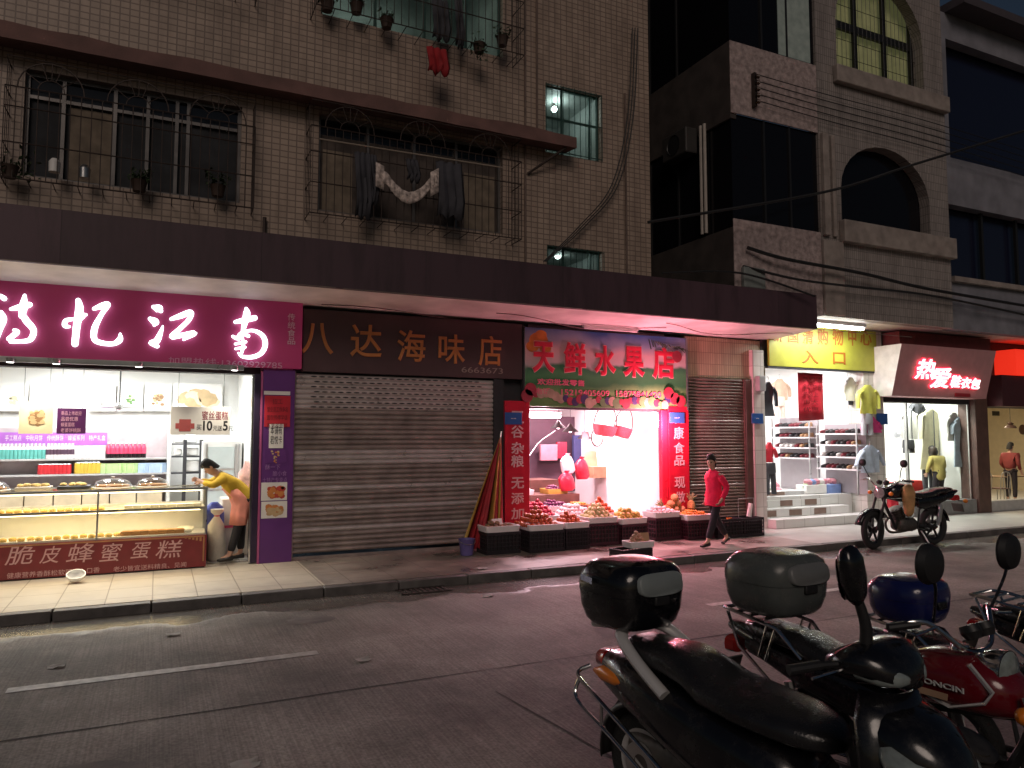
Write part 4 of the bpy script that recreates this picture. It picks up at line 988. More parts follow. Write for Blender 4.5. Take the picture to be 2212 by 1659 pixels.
# doorway: sack, white box, blue bundle, little ceiling fan
SK = thing('grain_sack', 'tied white sack standing in the bakery doorway', 'sack', (AX(466, 1200, .45), .45, .17))
mb = MB(); mb.loft([ring_z(z, .01 * math.sin(z * 9), 0, hx, hy, 2.4, 18) for z, hx, hy in ((0, .12, .1), (.05, .14, .12), (.35, .135, .11), (.55, .12, .1), (.66, .05, .045), (.69, .035, .03), (.74, .09, .06), (.79, .1, .06))]); mb.build('sack_body', mat('woven white plastic', (.72, .68, .6), .7, var=.1, bump=.4, bscale=30), SK)
mb = MB(); mb.lathe([(.038, .675), (.044, .685), (.038, .695)], 12); mb.build('tie', pnk, SK)
BB = thing('blue_bundle', 'blue plastic bundle lying behind the tied white sack', 'bundle', (AX(462, 1130, .7), .7, .17))
mb = MB(); mb.loft([ring_z(z, 0, 0, h, h * .8, 3, 14) for z, h in ((0, .16), (.7, .15), (.8, .13), (.88, .05))]); mb.build('bundle', mat('blue plastic sheet', (.05, .07, .35), .4, bump=.5, bscale=18), BB)
WB = thing('freezer_box', 'white chest box in the doorway behind the leaning woman', 'box', (AX(505, 1200, 1.0), 1.0, .17))
mb = MB(); mb.box(-.22, .3, -.2, .3, 0, .92); mb.build('body', mat('off white enamel', (.6, .56, .5), .4), WB, bevel=.02); mb = MB(); mb.box(-.2, .05, -.215, -.202, .45, .49); mb.build('handle', pnk, WB)
WBG = thing('hanging_bag', 'pink and white plastic bag hanging by the bakery door jamb', 'bag', (AX(532, 1050, .5), .5, 1.25))
mb = MB(); mb.loft([ring_z(z, 0, 0, h, h * .6, 2.2, 12) for z, h in ((0, .05), (.05, .14), (.25, .13), (.35, .06), (.45, .03))]); mb.build('bag', mat('pink white plastic', (.7, .45, .45), .4, var=.5, vscale=8), WBG)
CFN = thing('ceiling_fan', 'small dark ceiling fan hanging before the menu boards', 'fan', (AX(258, 880, 2.0), 2.0, AZ(258, 880, 2.0)))
mb = MB(); mb.tube([(0, 0, .08), (0, 0, 3.39 - AZ(258, 880, 2.0))], .012); mb.build('rod', black_m, CFN); mb = MB(); mb.lathe([(0, -.05), (.06, -.03), (.06, .04), (.02, .09)], 14); mb.build('motor', steel, CFN)
for k in range(3):
    mb = MB(Matrix.Rotation(k * 2.094 + .4, 4, 'Z')); mb.obox((.22, 0, 0), (.34, .1, .008), (R(14), 0, 0)); mb.build('fan_blade', steel, CFN)
cup = thing('foam_bowl', 'crumpled white foam bowl lying on the cream pavement', 'bowl', (AX(165, 1258, -.45), -.5, .15))
mb = MB(); mb.lathe([(0, .01), (.06, .005), (.11, .06), (.115, .1), (.105, .1), (.1, .06), (.05, .02), (0, .018)], 20, Matrix.Translation((0, 0, .0)) @ Matrix.Rotation(R(25), 4, 'X') @ Matrix.Translation((0, 0, .03))); mb.build('bowl_shell', white_pl, cup)
# ------------------------------------------------------------------ DRIED SEAFOOD SHOP: dark sign and closed shutter
sign_d = mat('dark brown sign panel', (0.085, 0.048, 0.052), .4, var=.15, vscale=1.5)
SG2 = thing('shop_sign', 'dark brown seafood shop sign with tan orange characters over the shutter', 'sign', (4, 0, 3.13))
part(SG2, 'panel', sign_d, [(2.05, 5.96, -.03, .055, 3.13, 4.14)], .004)
part(SG2, 'edge_strip', dark_back, [(5.965, 5.985, -.04, .05, 2.65, 4.14)])
tan = mat('tan orange letters', (0.5, 0.2, 0.06), .5, var=.18, vscale=3)
Q = 0.2685
mb = MB()
for ch, u0, u1, v0, v1 in (('八', 112, 370, 285, 535), ('达', 505, 757, 300, 562), ('海', 880, 1108, 345, 597), ('味', 1213, 1425, 378, 612), ('店', 1535, 1722, 390, 632)):
    a, b, c, d = 621 + u0 * Q, 621 + u1 * Q, 621 + v0 * Q, 621 + v1 * Q
    write(mb, ch, AX(a, (c + d) / 2, -.03), AX(b, (c + d) / 2, -.03), AZ((a + b) / 2, d, -.03), AZ((a + b) / 2, c, -.03), -.042, .011, bold=.012)
mb.build('character', tan, SG2, world=True, smooth=0)
mb = MB(); write(mb, '6663673', AX(997, 800, -.03), AX(1086, 800, -.03), AZ(1040, 806, -.03), AZ(1040, 794, -.03), -.033, .002)
mb.build('phone_lettering', mat('grey letters', (.3, .24, .22), .5, var=0), SG2, world=True, smooth=0)

galv = mat('dirty galvanised shutter', (0.37, 0.31, 0.285), 0.36, 0.45, var=.3, vscale=3)
galv_new = mat('bright galvanised slat', (0.66, 0.6, 0.58), 0.3, 0.5, var=.15, vscale=4)
galv_brown = mat('rusty brown shutter', (.17, .125, .1), .5, .3, var=.3, vscale=3)
def shutter(name, x0, x1, z0, z1, y, pitch, bright, holes, parent, rows_hole=7, base=None):
    mb = MB(); n = int((z1 - z0) / pitch)
    for i in range(n):
        z = z1 - (i + 1) * pitch
        mb.k = 1 if (i in bright) else 0
        prof = [(y, z), (y - .016, z + pitch * .1), (y - .03, z + pitch * .3), (y - .032, z + pitch * .5), (y - .022, z + pitch * .74), (y - .004, z + pitch * .86), (y + .004, z + pitch * .999)]
        mb.sheet([[(x0 + (x1 - x0) * k / 8, p[0] + .0015 * rng.uniform(-1, 1), p[1]) for k in range(9)] for p in prof])
    s_ = mb.build(name, [base or galv, base and galv or galv_new], parent, world=True, fix=False, smooth=60)
    if holes:
        mb = MB()
        for i in range(rows_hole):
            z = z1 - (i + .55) * pitch
            for k in range(23):
                xx = x0 + .3 + (x1 - x0 - .6) * k / 22 + (.03 if i % 2 else -.02) * 1; w = .05
                mb.prism([(xx + w * math.cos(a * .785), z + .011 * math.sin(a * .785)) for a in range(8)], .003, Matrix.Translation((0, y - .0315, 0)))
        mb.build('vent_slot', black_m, s_, world=True, smooth=0)
    mb = MB(); mb.box(x0, x1, y - .03, y + .01, z0 - .05, z0 + .001); mb.build('bottom_rail', galv, s_, world=True)
    return s_
SHT = thing('roller_shutter', 'wide closed roller shutter with perforated top slats under the seafood sign', 'shutter', (3.7, .05, .15))
shutter('slat_curtain', 1.96, 5.40, .2, 3.1, .05, .0815, set(range(7)) | {15, 16, 17, 22, 26, 30}, True, SHT)
part(SHT, 'guide_rail', dark_back, [(5.402, 5.478, -.02, .08, .15, 3.12)]); part(SHT, 'guide_rail', galv, [(1.938, 1.958, -.01, .08, .15, 3.12)])
SHT2 = thing('roller_shutter', 'narrow closed roller shutter between the fruit shop banner and white pier', 'shutter', (10.5, .05, .15))
ztop2 = AZ(1545, 786, .05)
shutter('slat_curtain', 9.76, 11.24, .2, min(3.31, ztop2), .05, .066, {13, 28, 33}, False, SHT2, base=galv_brown)
part(SHT2, 'guide_rail', dark_back, [(9.735, 9.757, -.01, .08, .15, 3.31)]); part(SHT2, 'guide_rail', brown_pier, [(11.243, 11.268, -.01, .08, .15, 3.31)])

# ------------------------------------------------------------------ FRUIT SHOP
FY = -.06
def banner_mat():
    m, nt, b = _new('printed landscape banner'); N, L = nt.nodes, nt.links
    geo = N.new('ShaderNodeNewGeometry'); sp = N.new('ShaderNodeSeparateXYZ'); L.new(geo.outputs['Position'], sp.inputs[0])
    no = N.new('ShaderNodeTexNoise'); no.inputs['Scale'].default_value = 1.1; no.inputs['Detail'].default_value = 4; L.new(geo.outputs['Position'], no.inputs['Vector'])
    z = N.new('ShaderNodeMapRange'); z.inputs['From Min'].default_value = 2.62; z.inputs['From Max'].default_value = 4.1; L.new(sp.outputs['Z'], z.inputs['Value'])
    wv = N.new('ShaderNodeMath'); wv.operation = 'MULTIPLY_ADD'; wv.inputs[1].default_value = .34; wv.inputs[2].default_value = -.17; L.new(no.outputs['Fac'], wv.inputs[0])
    ad = N.new('ShaderNodeMath'); ad.operation = 'ADD'; L.new(z.outputs[0], ad.inputs[0]); L.new(wv.outputs[0], ad.inputs[1])
    cr = N.new('ShaderNodeValToRGB'); e = cr.color_ramp.elements
    e[0].position = 0; e[0].color = (.08, .2, .06, 1); e[1].position = 1; e[1].color = (.02, .1, .3, 1)
    for p, c in ((.2, (.15, .3, .1, 1)), (.3, (.03, .14, .05, 1)), (.44, (.06, .22, .09, 1)), (.52, (.04, .16, .08, 1)), (.56, (.5, .42, .42, 1)), (.72, (.6, .42, .42, 1)), (.84, (.25, .32, .42, 1))):
        q = e.new(p); q.color = c
    L.new(ad.outputs[0], cr.inputs[0]); L.new(cr.outputs[0], b.inputs['Base Color']); b.inputs['Roughness'].default_value = .45
    return m
SG3 = thing('shop_sign', 'fruit shop banner with red characters on printed hills and fruit', 'sign', (7.8, FY, 2.62))
part(SG3, 'printed_panel', banner_mat(), [(5.995, 9.66, FY, .025, 2.64, 4.09)], .004)
part(SG3, 'frame', steel, [(5.988, 5.994, FY - .01, .02, 2.62, 4.1), (9.661, 9.70, FY - .012, .02, 2.62, 4.1)])
G = 0.3418
mb = MB(); mw = MB()
for ch, u0, u1, v0, v1 in (('天', 440, 582, 185, 380), ('鲜', 637, 778, 190, 392), ('水', 830, 968, 210, 398), ('果', 1015, 1148, 215, 408), ('店', 1200, 1340, 222, 420)):
    a, b, c, d = 999 + u0 * G, 999 + u1 * G, 675 + v0 * G, 675 + v1 * G
    q = (AX(a, (c + d) / 2, FY), AX(b, (c + d) / 2, FY), AZ((a + b) / 2, d, FY), AZ((a + b) / 2, c, FY))
    write(mw, ch, q[0] - .012, q[1] + .012, q[2] - .012, q[3] + .012, FY - .004, .003, bold=.055)
    write(mb, ch, *q, FY - .012, .006, bold=.035)
mb.build('character', mat('crimson letters', (.62, .025, .06), .4, var=.08), SG3, world=True, smooth=0)
mw.build('character_outline', mat('pink outline', (.72, .42, .4), .5, var=.05), SG3, world=True, smooth=0)
mb = MB(); write(mb, '欢迎批发零售', AX(1160, 825, FY), AX(1262, 825, FY), AZ(1210, 833, FY), AZ(1210, 819, FY), FY - .006, .003, bold=.03); write(mb, '电话:', AX(1156, 845, FY), AX(1192, 845, FY), AZ(1175, 852, FY), AZ(1175, 838, FY), FY - .006, .003, bold=.03)
write(mb, '15219405609', AX(1212, 848, FY), AX(1316, 848, FY), AZ(1260, 855, FY), AZ(1260, 842, FY), FY - .006, .003, bold=.02); write(mb, '15875841420', AX(1330, 850, FY), AX(1428, 850, FY), AZ(1380, 858, FY), AZ(1380, 845, FY), FY - .006, .003, bold=.02)
mb.build('small_lettering', mat('rose letters', (.6, .1, .18), .5, var=0), SG3, world=True, smooth=0)
pr = [mat('printed orange fruit', (.6, .2, .03), .5, var=.2), mat('printed crimson fruit', (.3, .03, .05), .5, var=.2), mat('printed green fruit', (.1, .22, .08), .5, var=.2), mat('printed grape violet', (.04, .03, .11), .5, var=.2), mat('printed pale fruit', (.36, .27, .2), .5, var=.2)]
mb = MB()
def disc(cx, cz, r, k, lift, e=1.0):
    mb.k = k; mb.prism([(cx + r * math.cos(a * .524), cz + e * r * math.sin(a * .524)) for a in range(12)], lift, Matrix.Translation((0, FY - .001, 0)))
disc(6.28, 3.86, .2, 0, .002, .75); disc(6.15, 3.74, .13, 0, .003, .8); disc(6.42, 3.72, .12, 0, .004, .8); disc(6.33, 3.97, .12, 0, .005, .7)
for i in range(34):
    disc(6.0 + .12 + 3.4 * i / 33, 2.72 + rng.uniform(0, .09) + .1 * (i < 6 or i > 29), rng.uniform(.06, .11), rng.choice([1, 2, 4, 3, 4, 1]), .006 + .0006 * i)
for x, z in ((6.1, 2.95), (6.03, 2.83), (9.2, 2.96), (9.35, 2.85), (9.5, 2.8), (9.42, 3.7)): disc(x, z, .12, 1, .027)
mb.build('printed_fruit', pr, SG3, world=True, smooth=0)
mb = MB()
for i in range(16): mb.tube([(8.75 + i * .055, FY - .004, 4.02 - .01 * i), (8.8 + i * .06, FY - .004, 3.82 + rng.uniform(-.05, .1))], .012, 4)
mb.build('printed_branch', mat('printed dark leaves', (.02, .05, .02), .5, var=.1), SG3, world=True, smooth=0)
TL = thing('tube_lamp', 'unlit slim tube lamp fixed above the fruit shop banner', 'lamp', (AX(1320, 712, -.2), -.2, 4.17))
mb = MB(); mb.box(-.62, .62, -.03, .03, -.03, .02); mb.build('batten', white_pl, TL); mb = MB(); mb.tube([(-.6, 0, -.045), (.6, 0, -.045)], .014); mb.build('tube', white_pl, TL)
# red side banners and the glowing inner column
red_ban = mat('red banner film', (.5, .012, .035), .35, var=.1)
def vbanner(name, label, u0, u1, vt, vb, txt, y):
    x0, x1 = AX(u0, 1000, y), AX(u1, 1000, y); zt_ = AZ((u0 + u1) / 2, vt, y)
    o = thing(name, label, 'banner', ((x0 + x1) / 2, y, .16)); part(o, 'panel', red_ban, [(x0, x1, y, y + .06, .152, zt_)], .004)
    mb = MB(); cx = (x0 + x1) / 2
    for ch, v0, v1 in txt: write(mb, ch, cx - .13, cx + .13, AZ((u0 + u1) / 2, v1, y), AZ((u0 + u1) / 2, v0, y), y - .004, .003, bold=.02)
    mb.build('lettering', mat('faded pink white letters', (.62, .4, .42), .5, var=.1), o, world=True, smooth=0)
    return o
vbanner('vertical_banner', 'red vertical banner with grain lettering on the seafood shop side of the fruit shop', 1091, 1144, 866, 1132, [('五', 888, 914), ('谷', 919, 946), ('杂', 955, 981), ('粮', 983, 1010), ('无', 1031, 1056), ('添', 1064, 1089), ('加', 1097, 1122)], FY - .01)
vbanner('vertical_banner', 'red vertical banner with healthy food lettering beside the narrow shutter', 1446, 1489, 878, 1138, [('健', 892, 915), ('康', 922, 949), ('食', 956, 980), ('品', 984, 1006), ('现', 1030, 1055), ('做', 1062, 1086)], FY - .01)
part(B1, 'shop_column', mat('crimson column film', (.6, .02, .05), .3, var=.1), [(9.06, 9.2, -.03, .09, .155, 2.62)], .01)
blue_pl = mat('blue enamel plate', (.03, .1, .32), .35, var=.1)
for u0, u1, v0, v1, lb in ((1090, 1127, 891, 917, 'blue number plate on the banner at the seafood shop side'), (1446, 1478, 891, 914, 'blue number plate on the banner beside the narrow shutter'), (1623, 1648, 893, 915, 'blue number plate on the white pier left of the arcade entrance')):
    o, x0, x1, z0, z1 = board('number_plate', lb, 'number plate', u0, u1, v0, v1, FY - .02, blue_pl, .012, bevel=.004)
    mb = MB(); write(mb, '88', x0 + .12, x1 - .12, z0 + .1, z1 - .1, FY - .033, .001); mb.k = 0; mb.build('digits', wht_txt, o, world=True, smooth=0)
# interior
FR = thing('stall_bench', 'stepped wooden stall bench carrying fruit inside the fruit shop', 'bench', (7.2, 2, .17))
wood_d = mat('dark stall wood', (.12, .06, .045), .6, var=.2)
part(FR, 'step', wood_d, [(6.14, 8.0, .75, 1.4, .175, .62)]); part(FR, 'step', wood_d, [(6.14, 8.0, 1.402, 2.1, .175, .9)]); part(FR, 'step', wood_d, [(6.14, 7.9, 2.102, 2.9, .175, 1.16)])
pink_l = (1.0, .5, .62)
shade_blk = mat('black lamp shade', (.02, .015, .015), .4, var=0); pink_glow = mat('pink lamp glow', (1, 1, 1), .4, var=0, emit=(1, .75, .8), estr=8)
def pendant(x, y, z, lb, e):
    o = thing('pendant_lamp', lb, 'lamp', (x, y, z), group='black pendant lamps of the fruit shop')
    mb = MB(); mb.lathe([(.17, 0), (.16, .015), (.06, .11), (.03, .16), (.012, .17)], 20); mb.build('shade', shade_blk, o)
    mb = MB(); mb.ball((0, 0, .03), .045, 12, 8); mb.build('bulb', pink_glow, o)
    mb = MB(); mb.tube([(0, 0, .16), (.01, 0, 3.1 - z)], .005, 5); mb.build('cord', black_m, o)
    light('lamp_glow', 'SPOT', (x, y, z - .02), e, pink_l, o, .06, spot=R(140), blend=.7)
pendant(AX(1430, 932, .9), .9, AZ(1430, 930, .9) - .17 + .17, 'black pendant lamp hanging by the white side wall of the fruit shop', 70)
for u, v, y, lb in ((1232, 933, 1.0, 'black pendant lamp hanging over the middle of the fruit stall'), (1206, 925, 1.7, 'black pendant lamp half hidden behind the middle one'), (1263, 948, 2.6, 'reddish pendant lamp hanging deepest in the fruit shop')):
    pendant(AX(u, v, y), y, AZ(u, v, y), lb, 60)
FL = thing('tube_lamp', 'bright double tube lamp hanging just inside the fruit shop opening', 'lamp', (6.62, .5, 2.5))
mb = MB(); mb.box(-.5, .42, -.06, .06, 0.02, .065); mb.tube([(-.4, 0, .06), (-.4, 0, .6)], .006); mb.tube([(.35, 0, .06), (.35, 0, .6)], .006); mb.build('batten', white_pl, FL); mb = MB(); mb.tube([(-.48, -.035, -.02), (.4, -.035, -.02)], .03); mb.tube([(-.48, .035, -.02), (.4, .035, -.02)], .03); mb.build('tube', mat('pinkish tube glow', (1, 1, 1), .4, var=0, emit=(1, .86, .9), estr=16), FL)
light('tube_glow', 'POINT', (6.6, .42, 2.36), 210, (1, .64, .74), FL, .12)
FL2 = thing('tube_lamp', 'pink tube lamp at the back of the fruit shop ceiling', 'lamp', (8.1, 2.2, 3.05))
mb = MB(); mb.box(-.6, .6, -.04, .04, 0, .045); mb.build('batten', white_pl, FL2); mb = MB(); mb.tube([(-.57, 0, -.02), (.57, 0, -.02)], .016); mb.build('tube', pink_glow, FL2)
light('tube_glow', 'AREA', (8.1, 2.2, 2.98), 190, (1, .68, .76), FL2, 1.2, .2)
# a bare tube just inside the shutter box throws pink light on pavement and canopy
FL3 = thing('tube_lamp', 'small glowing tube standing at the top of the crimson column', 'lamp', (8.93, -.06, 2.3))
mb = MB(); mb.tube([(0, 0, 0), (0, 0, .22)], .018); mb.build('tube', pink_glow, FL3); mb = MB(); mb.box(-.03, .03, .02, .05, -.03, .26); mb.build('batten', white_pl, FL3)
light('tube_glow', 'POINT', (8.85, -.34, 2.35), 300, (1.0, .3, .4), FL3, .08)

# baskets hanging in the opening
bask = mat('pink red basket weave', (.5, .06, .08), .6, var=.25, vscale=30, bump=.5, bscale=60); hand_m = mat('dark cane handle', (.06, .03, .025), .6)
def basket(u, v, y, w, tilt, lb):
    p = at(u, v, y)
    o = thing('hanging_basket', lb, 'basket', p, group='baskets hanging in the fruit shop opening')
    mb = MB(Matrix.Rotation(tilt, 4, 'Y')); mb.loft([ring_z(z, 0, 0, w * k, w * .6 * k, 2.4, 20) for z, k in ((0, .75), (.1, .92), (.2, 1.0), (.2, .95), (.1, .87), (.02, .7))]); mb.build('basket_body', bask, o)
    mb = MB(Matrix.Rotation(tilt, 4, 'Y')); mb.tube([(w * math.cos(a), 0, .2 + .42 * math.sin(a)) for a in [math.pi * i / 14 for i in range(15)]], .012, 6); mb.build('handle', hand_m, o)
    mb = MB(); mb.tube([(0, 0, .6), (0, 0, 3.1 - p.z)], .004, 4); mb.build('string', hand_m, o)
basket(1305, 941, .5, .27, R(8), 'larger pink red basket hanging in the fruit shop opening'); basket(1342, 944, .75, .22, R(14), 'smaller pink red basket hanging right of the larger one')
mb = MB(); mb.tube([(.14 * math.cos(a), 0, .18 * math.sin(a)) for a in [2 * math.pi * i / 18 for i in range(18)]], .012, 6, closed=True); tag(mb.build('cane_hoop', hand_m, None, loc=at(1290, 945, .9)), 'loose dark cane hoop hanging behind the two baskets', 'hoop')
# back clutter
def sack_like(name, u, v, y, w, h, m, lb, cat, e=2.4):
    p = at(u, v, y); mb = MB(); mb.loft([ring_z(z * h, .02 * math.sin(z * 7), 0, w * k, w * .6 * k, e, 14) for z, k in ((0, .75), (.15, 1), (.6, .95), (.82, .6), (.9, .25), (1, .35))]); return tag(mb.build(name, m, None, loc=p), lb, cat)
wbag = mat('thin white plastic bag', (.75, .68, .7), .35, var=.15, bump=.4, bscale=20); rbag = mat('red plastic bag', (.5, .02, .05), .35, var=.15, bump=.4, bscale=20)
sack_like('plastic_bag', 1226, 1022, 1.7, .16, .42, wbag, 'white plastic bag hanging above the red bag inside the fruit shop', 'bag'); sack_like('plastic_bag', 1224, 1060, 1.5, .18, .42, rbag, 'red plastic bag hanging below the white bag inside the fruit shop', 'bag'); sack_like('plastic_bag', 1257, 1035, 2.2, .17, .5, rbag, 'red cloth bag hanging on the back wall of the fruit shop', 'bag')
sack_like('plastic_bag', 1407, 1022, .8, .15, .55, wbag, 'bunch of white plastic bags hanging by the crimson column', 'bag')
for u0, u1, v0, v1, y, m, lb in ((1140, 1285, 900, 1062, 3.6, mat('dark back shelf', (.06, .03, .045), .6), 'dark shelf unit at the back of the fruit shop'), (1168, 1205, 960, 995, 3.3, mat('pink printed carton', (.45, .2, .25), .6), 'pink printed carton on the back shelf of fruit shop'), (1205, 1225, 955, 990, 3.3, rbag, 'red carton on the back shelf of fruit shop'), (1240, 1262, 940, 1000, 3.3, mat('navy jacket', (.04, .05, .14), .8), 'navy jacket hanging on the fruit shop back wall'), (1400, 1418, 930, 965, .9, mat('dark picture', (.2, .15, .18), .5), 'small dark calendar hanging on the fruit shop side wall')):
    uc = (u0 + u1) / 2; x0, x1, z0, z1 = AX(u0, v1, y), AX(u1, v1, y), AZ(uc, v1, y), AZ(uc, v0, y)
    mb = MB(); mb.box(x0, x1, y, y + (.3 if y > 3.5 else .1), z0, z1); tag(mb.build('back_shelf' if y > 3.5 else 'jacket' if 'jacket' in lb else 'calendar' if 'calendar' in lb else 'carton', m, None, world=True, loc=((x0 + x1) / 2, y, z0), bevel=.012), lb, lb.split()[2] if 'carton' in lb else 'shelf' if y > 3.5 else lb.split()[1] if 'jacket' in lb else 'calendar')
o, x0, x1, z0, z1 = board('price_tag', 'white paper tag hanging from a cord above the fruit stall', 'tag', 1257, 1272, 932, 953, 1.2, paper, .004)
mb = MB(); mb.tube(spline([at(1143, 985, .5), at(1165, 955, .9), at(1200, 930, 1.0)]), .006, 5); tag(mb.build('sagging_cable', white_pl, None, world=True, loc=at(1165, 955, .9)), 'white cord sagging across the left of fruit shop opening', 'cord')
CB = thing('cardboard_box', 'open cardboard box on the stall at the back of fruit shop', 'box', (AX(1293, 1070, 2.4), 2.4, 1.162))
mb = MB(); mb.box(-.25, .25, -.2, .2, 0, .25); mb.build('carton', cardboard, CB); mb = MB(); mb.obox((0, .2, .42), (.5, .012, .36), (R(-14), 0, 0)); mb.build('flap', cardboard, CB); mb = MB(); mb.obox((.33, 0, .18), (.012, .4, .26), (0, R(35), 0)); mb.build('flap', cardboard, CB)
# crates and fruit
crate_blk = mat('black plastic crate', (.018, .014, .018), .5, var=.2); crate_red = mat('maroon plastic crate', (.06, .015, .025), .5, var=.2); foam = mat('white foam tray', (.78, .74, .74), .7, var=.05, bump=.2, bscale=90)
def make_crate(label, m, w, d, h, loc, rz=0.0, tray=True, top=.1):
    o = thing('plastic_crate', label, 'crate', loc, rz)
    t = .018; mb = MB()
    mb.box(-w / 2, w / 2, -d / 2, d / 2, .004, .02)
    for z0, z1 in ((.02, .06), (h - .05, h)):
        mb.box(-w / 2, w / 2, -d / 2, -d / 2 + t, z0, z1); mb.box(-w / 2, w / 2, d / 2 - t, d / 2, z0, z1); mb.box(-w / 2, -w / 2 + t, -d / 2 + t, d / 2 - t, z0, z1); mb.box(w / 2 - t, w / 2, -d / 2 + t, d / 2 - t, z0, z1)
    for z in [.06 + (h - .11) * k / 4 for k in range(1, 4)]:
        mb.box(-w / 2 + .002, w / 2 - .002, -d / 2 + .002, -d / 2 + t - .002, z - .008, z + .008); mb.box(-w / 2 + .002, -w / 2 + t - .002, -d / 2 + t, d / 2 - t, z - .008, z + .008)
    n = 9
    for k in range(n + 1):
        x = -w / 2 + .008 + (w - .016) * k / n; mb.box(x - .006, x + .006, -d / 2 + .001, -d / 2 + t - .001, .06, h - .05); mb.box(x - .006, x + .006, d / 2 - t + .001, d / 2 - .001, .06, h - .05)
    for k in range(1, 6):
        y = -d / 2 + d * k / 6
        for sx in (-1, 1): mb.box(sx * (w / 2 - .009) - .008, sx * (w / 2 - .009) + .008, y - .006, y + .006, .06, h - .05)
    mb.build('crate_shell', m, o, smooth=0)
    mb = MB(); mb.box(-w / 2 + .022, w / 2 - .022, -d / 2 + .022, d / 2 - .022, .022, h - .06); mb.build('dark_lining', black_m, o, smooth=0)
    if tray:
        mb = MB(); a, b = w / 2 + .005, d / 2 + .005
        mb.loft([ring_z(h + .001, 0, 0, a * .95, b * .95, 12, 28), ring_z(h + top, 0, 0, a, b, 12, 28), ring_z(h + top, 0, 0, a - .03, b - .03, 12, 28), ring_z(h + .03, 0, 0, a - .04, b - .04, 12, 28)])
        mb.build('foam_tray', foam, o)
    return o
def fruit_mesh(m, r, flat=.9, seg=10):
    mb = MB(); mb.loft([[(r * q * math.cos(2 * math.pi * j / seg), r * q * math.sin(2 * math.pi * j / seg), r * flat * z) for j in range(seg)] for q, z in ((.12, -.93), (.6, -.85), (.92, -.45), (1, 0), (.9, .5), (.58, .86), (.18, .93), (.05, .86))])
    o = mb.build('p', m, None, smooth=70); me = o.data; bpy.data.objects.remove(o); return me
orange_m = fruit_mesh(mat('orange peel', (.62, .16, .03), .45, var=.15, bump=.3, bscale=200), .042); persim = fruit_mesh(mat('persimmon skin', (.5, .09, .025), .3, var=.2), .045, .8); apple_m = fruit_mesh(mat('apple skin', (.42, .03, .06), .3, var=.4), .042)
peach = fruit_mesh(mat('wrapped pale fruit', (.72, .55, .56), .6, var=.15), .048); grape = fruit_mesh(mat('purple plum skin', (.12, .015, .07), .35, var=.2), .036); pear = fruit_mesh(mat('pale pear skin', (.62, .5, .24), .45, var=.15), .05, 1.1); mango = fruit_mesh(mat('yellow mango', (.62, .42, .1), .4, var=.2), .055, .75); kumq = fruit_mesh(mat('kumquat peel', (.66, .24, .03), .4, var=.15), .026); melon = fruit_mesh(mat('tan melon rind', (.5, .24, .1), .6, var=.2, bump=.3), .085, .95)
def pile(name, me, cx, cy, z0, w, d, h, n, label, cat, r, rz=0.0, group=None):
    """a heaped mound of single fruits, lowest layer first"""
    k = 0; lay = 0
    while k < n:
        f = 1 - lay * .2
        if f <= .12: break
        nx, ny = max(1, int(w * f / (2 * r))), max(1, int(d * f / (2 * r)))
        for i in range(nx):
            for j in range(ny):
                if k >= n: break
                if lay == 0 and 0 < j < ny - 1 and 0 < i < nx - 1 and ny > 3: continue
                x = (i - (nx - 1) / 2) * 2 * r + rng.uniform(-.2, .2) * r; y = (j - (ny - 1) / 2) * 2 * r + rng.uniform(-.2, .2) * r
                c, s_ = math.cos(rz), math.sin(rz)
                o = put(name, me, (cx + c * x - s_ * y, cy + s_ * x + c * y, z0 + r * .8 + lay * r * h + rng.uniform(-.1, .1) * r), label, cat, group or label.replace('one of the ', ''), 0)
                o.rotation_euler = (rng.uniform(-.8, .8), rng.uniform(-.8, .8), rng.uniform(0, 6)); k += 1
        lay += 1
c1 = make_crate('black crate with foam tray beside the purple bucket', crate_blk, .62, .42, .36, (5.22, -.62, .15))
mb = MB(); mb.obox((.02, .0, .49), (.2, .03, .14), (R(-20), 0, R(10))); tag(mb.build('price_card', paper, None, loc=(5.18, -.6, .15)), 'white price card standing in the foam tray by the purple bucket', 'card')
pile('dried_root', fruit_mesh(mat('brown root skin', (.3, .17, .1), .7, var=.3), .045, .7), 5.22, -.62, .55, .46, .28, 1.3, 18, 'one of the brown roots in the foam tray by the purple bucket', 'root', .045)
make_crate('black crate under the tall persimmon heap', crate_blk, .66, .46, .36, (5.98, -.72, .15), R(-2)); pile('persimmon', persim, 5.94, -.6, .56, .66, .6, 1.5, 74, 'one of the persimmons in the tall heap by the red banner', 'persimmon', .045)
make_crate('black crate right of the persimmon heap, with smaller persimmon tray', crate_blk, .5, .42, .36, (6.6, -.68, .15), R(3)); pile('persimmon', persim, 6.58, -.6, .53, .5, .34, 1.4, 34, 'one of the persimmons in the smaller tray beside the tall heap', 'persimmon', .045)
make_crate('maroon crate of pale pears in front of the stall', crate_red, .62, .46, .4, (7.24, -.5, .15), R(-3)); pile('pear', pear, 7.24, -.48, .6, .54, .4, 1.3, 34, 'one of the pale pears in the front foam tray', 'pear', .05)
make_crate('maroon crate of yellow mangoes next to the pale pears', crate_red, .6, .46, .36, (7.86, -.55, .15), R(4)); pile('mango', mango, 7.86, -.53, .56, .54, .4, 1.3, 30, 'one of the yellow mangoes in the front foam tray', 'mango', .052)
make_crate('maroon crate under a tray of bagged fruit before the crimson column', crate_red, .6, .44, .42, (8.72, -.42, .15), R(2)); pile('bagged_fruit', peach, 8.72, -.4, .63, .5, .36, 1.1, 20, 'one of the white bagged fruits before the crimson column', 'fruit', .05)
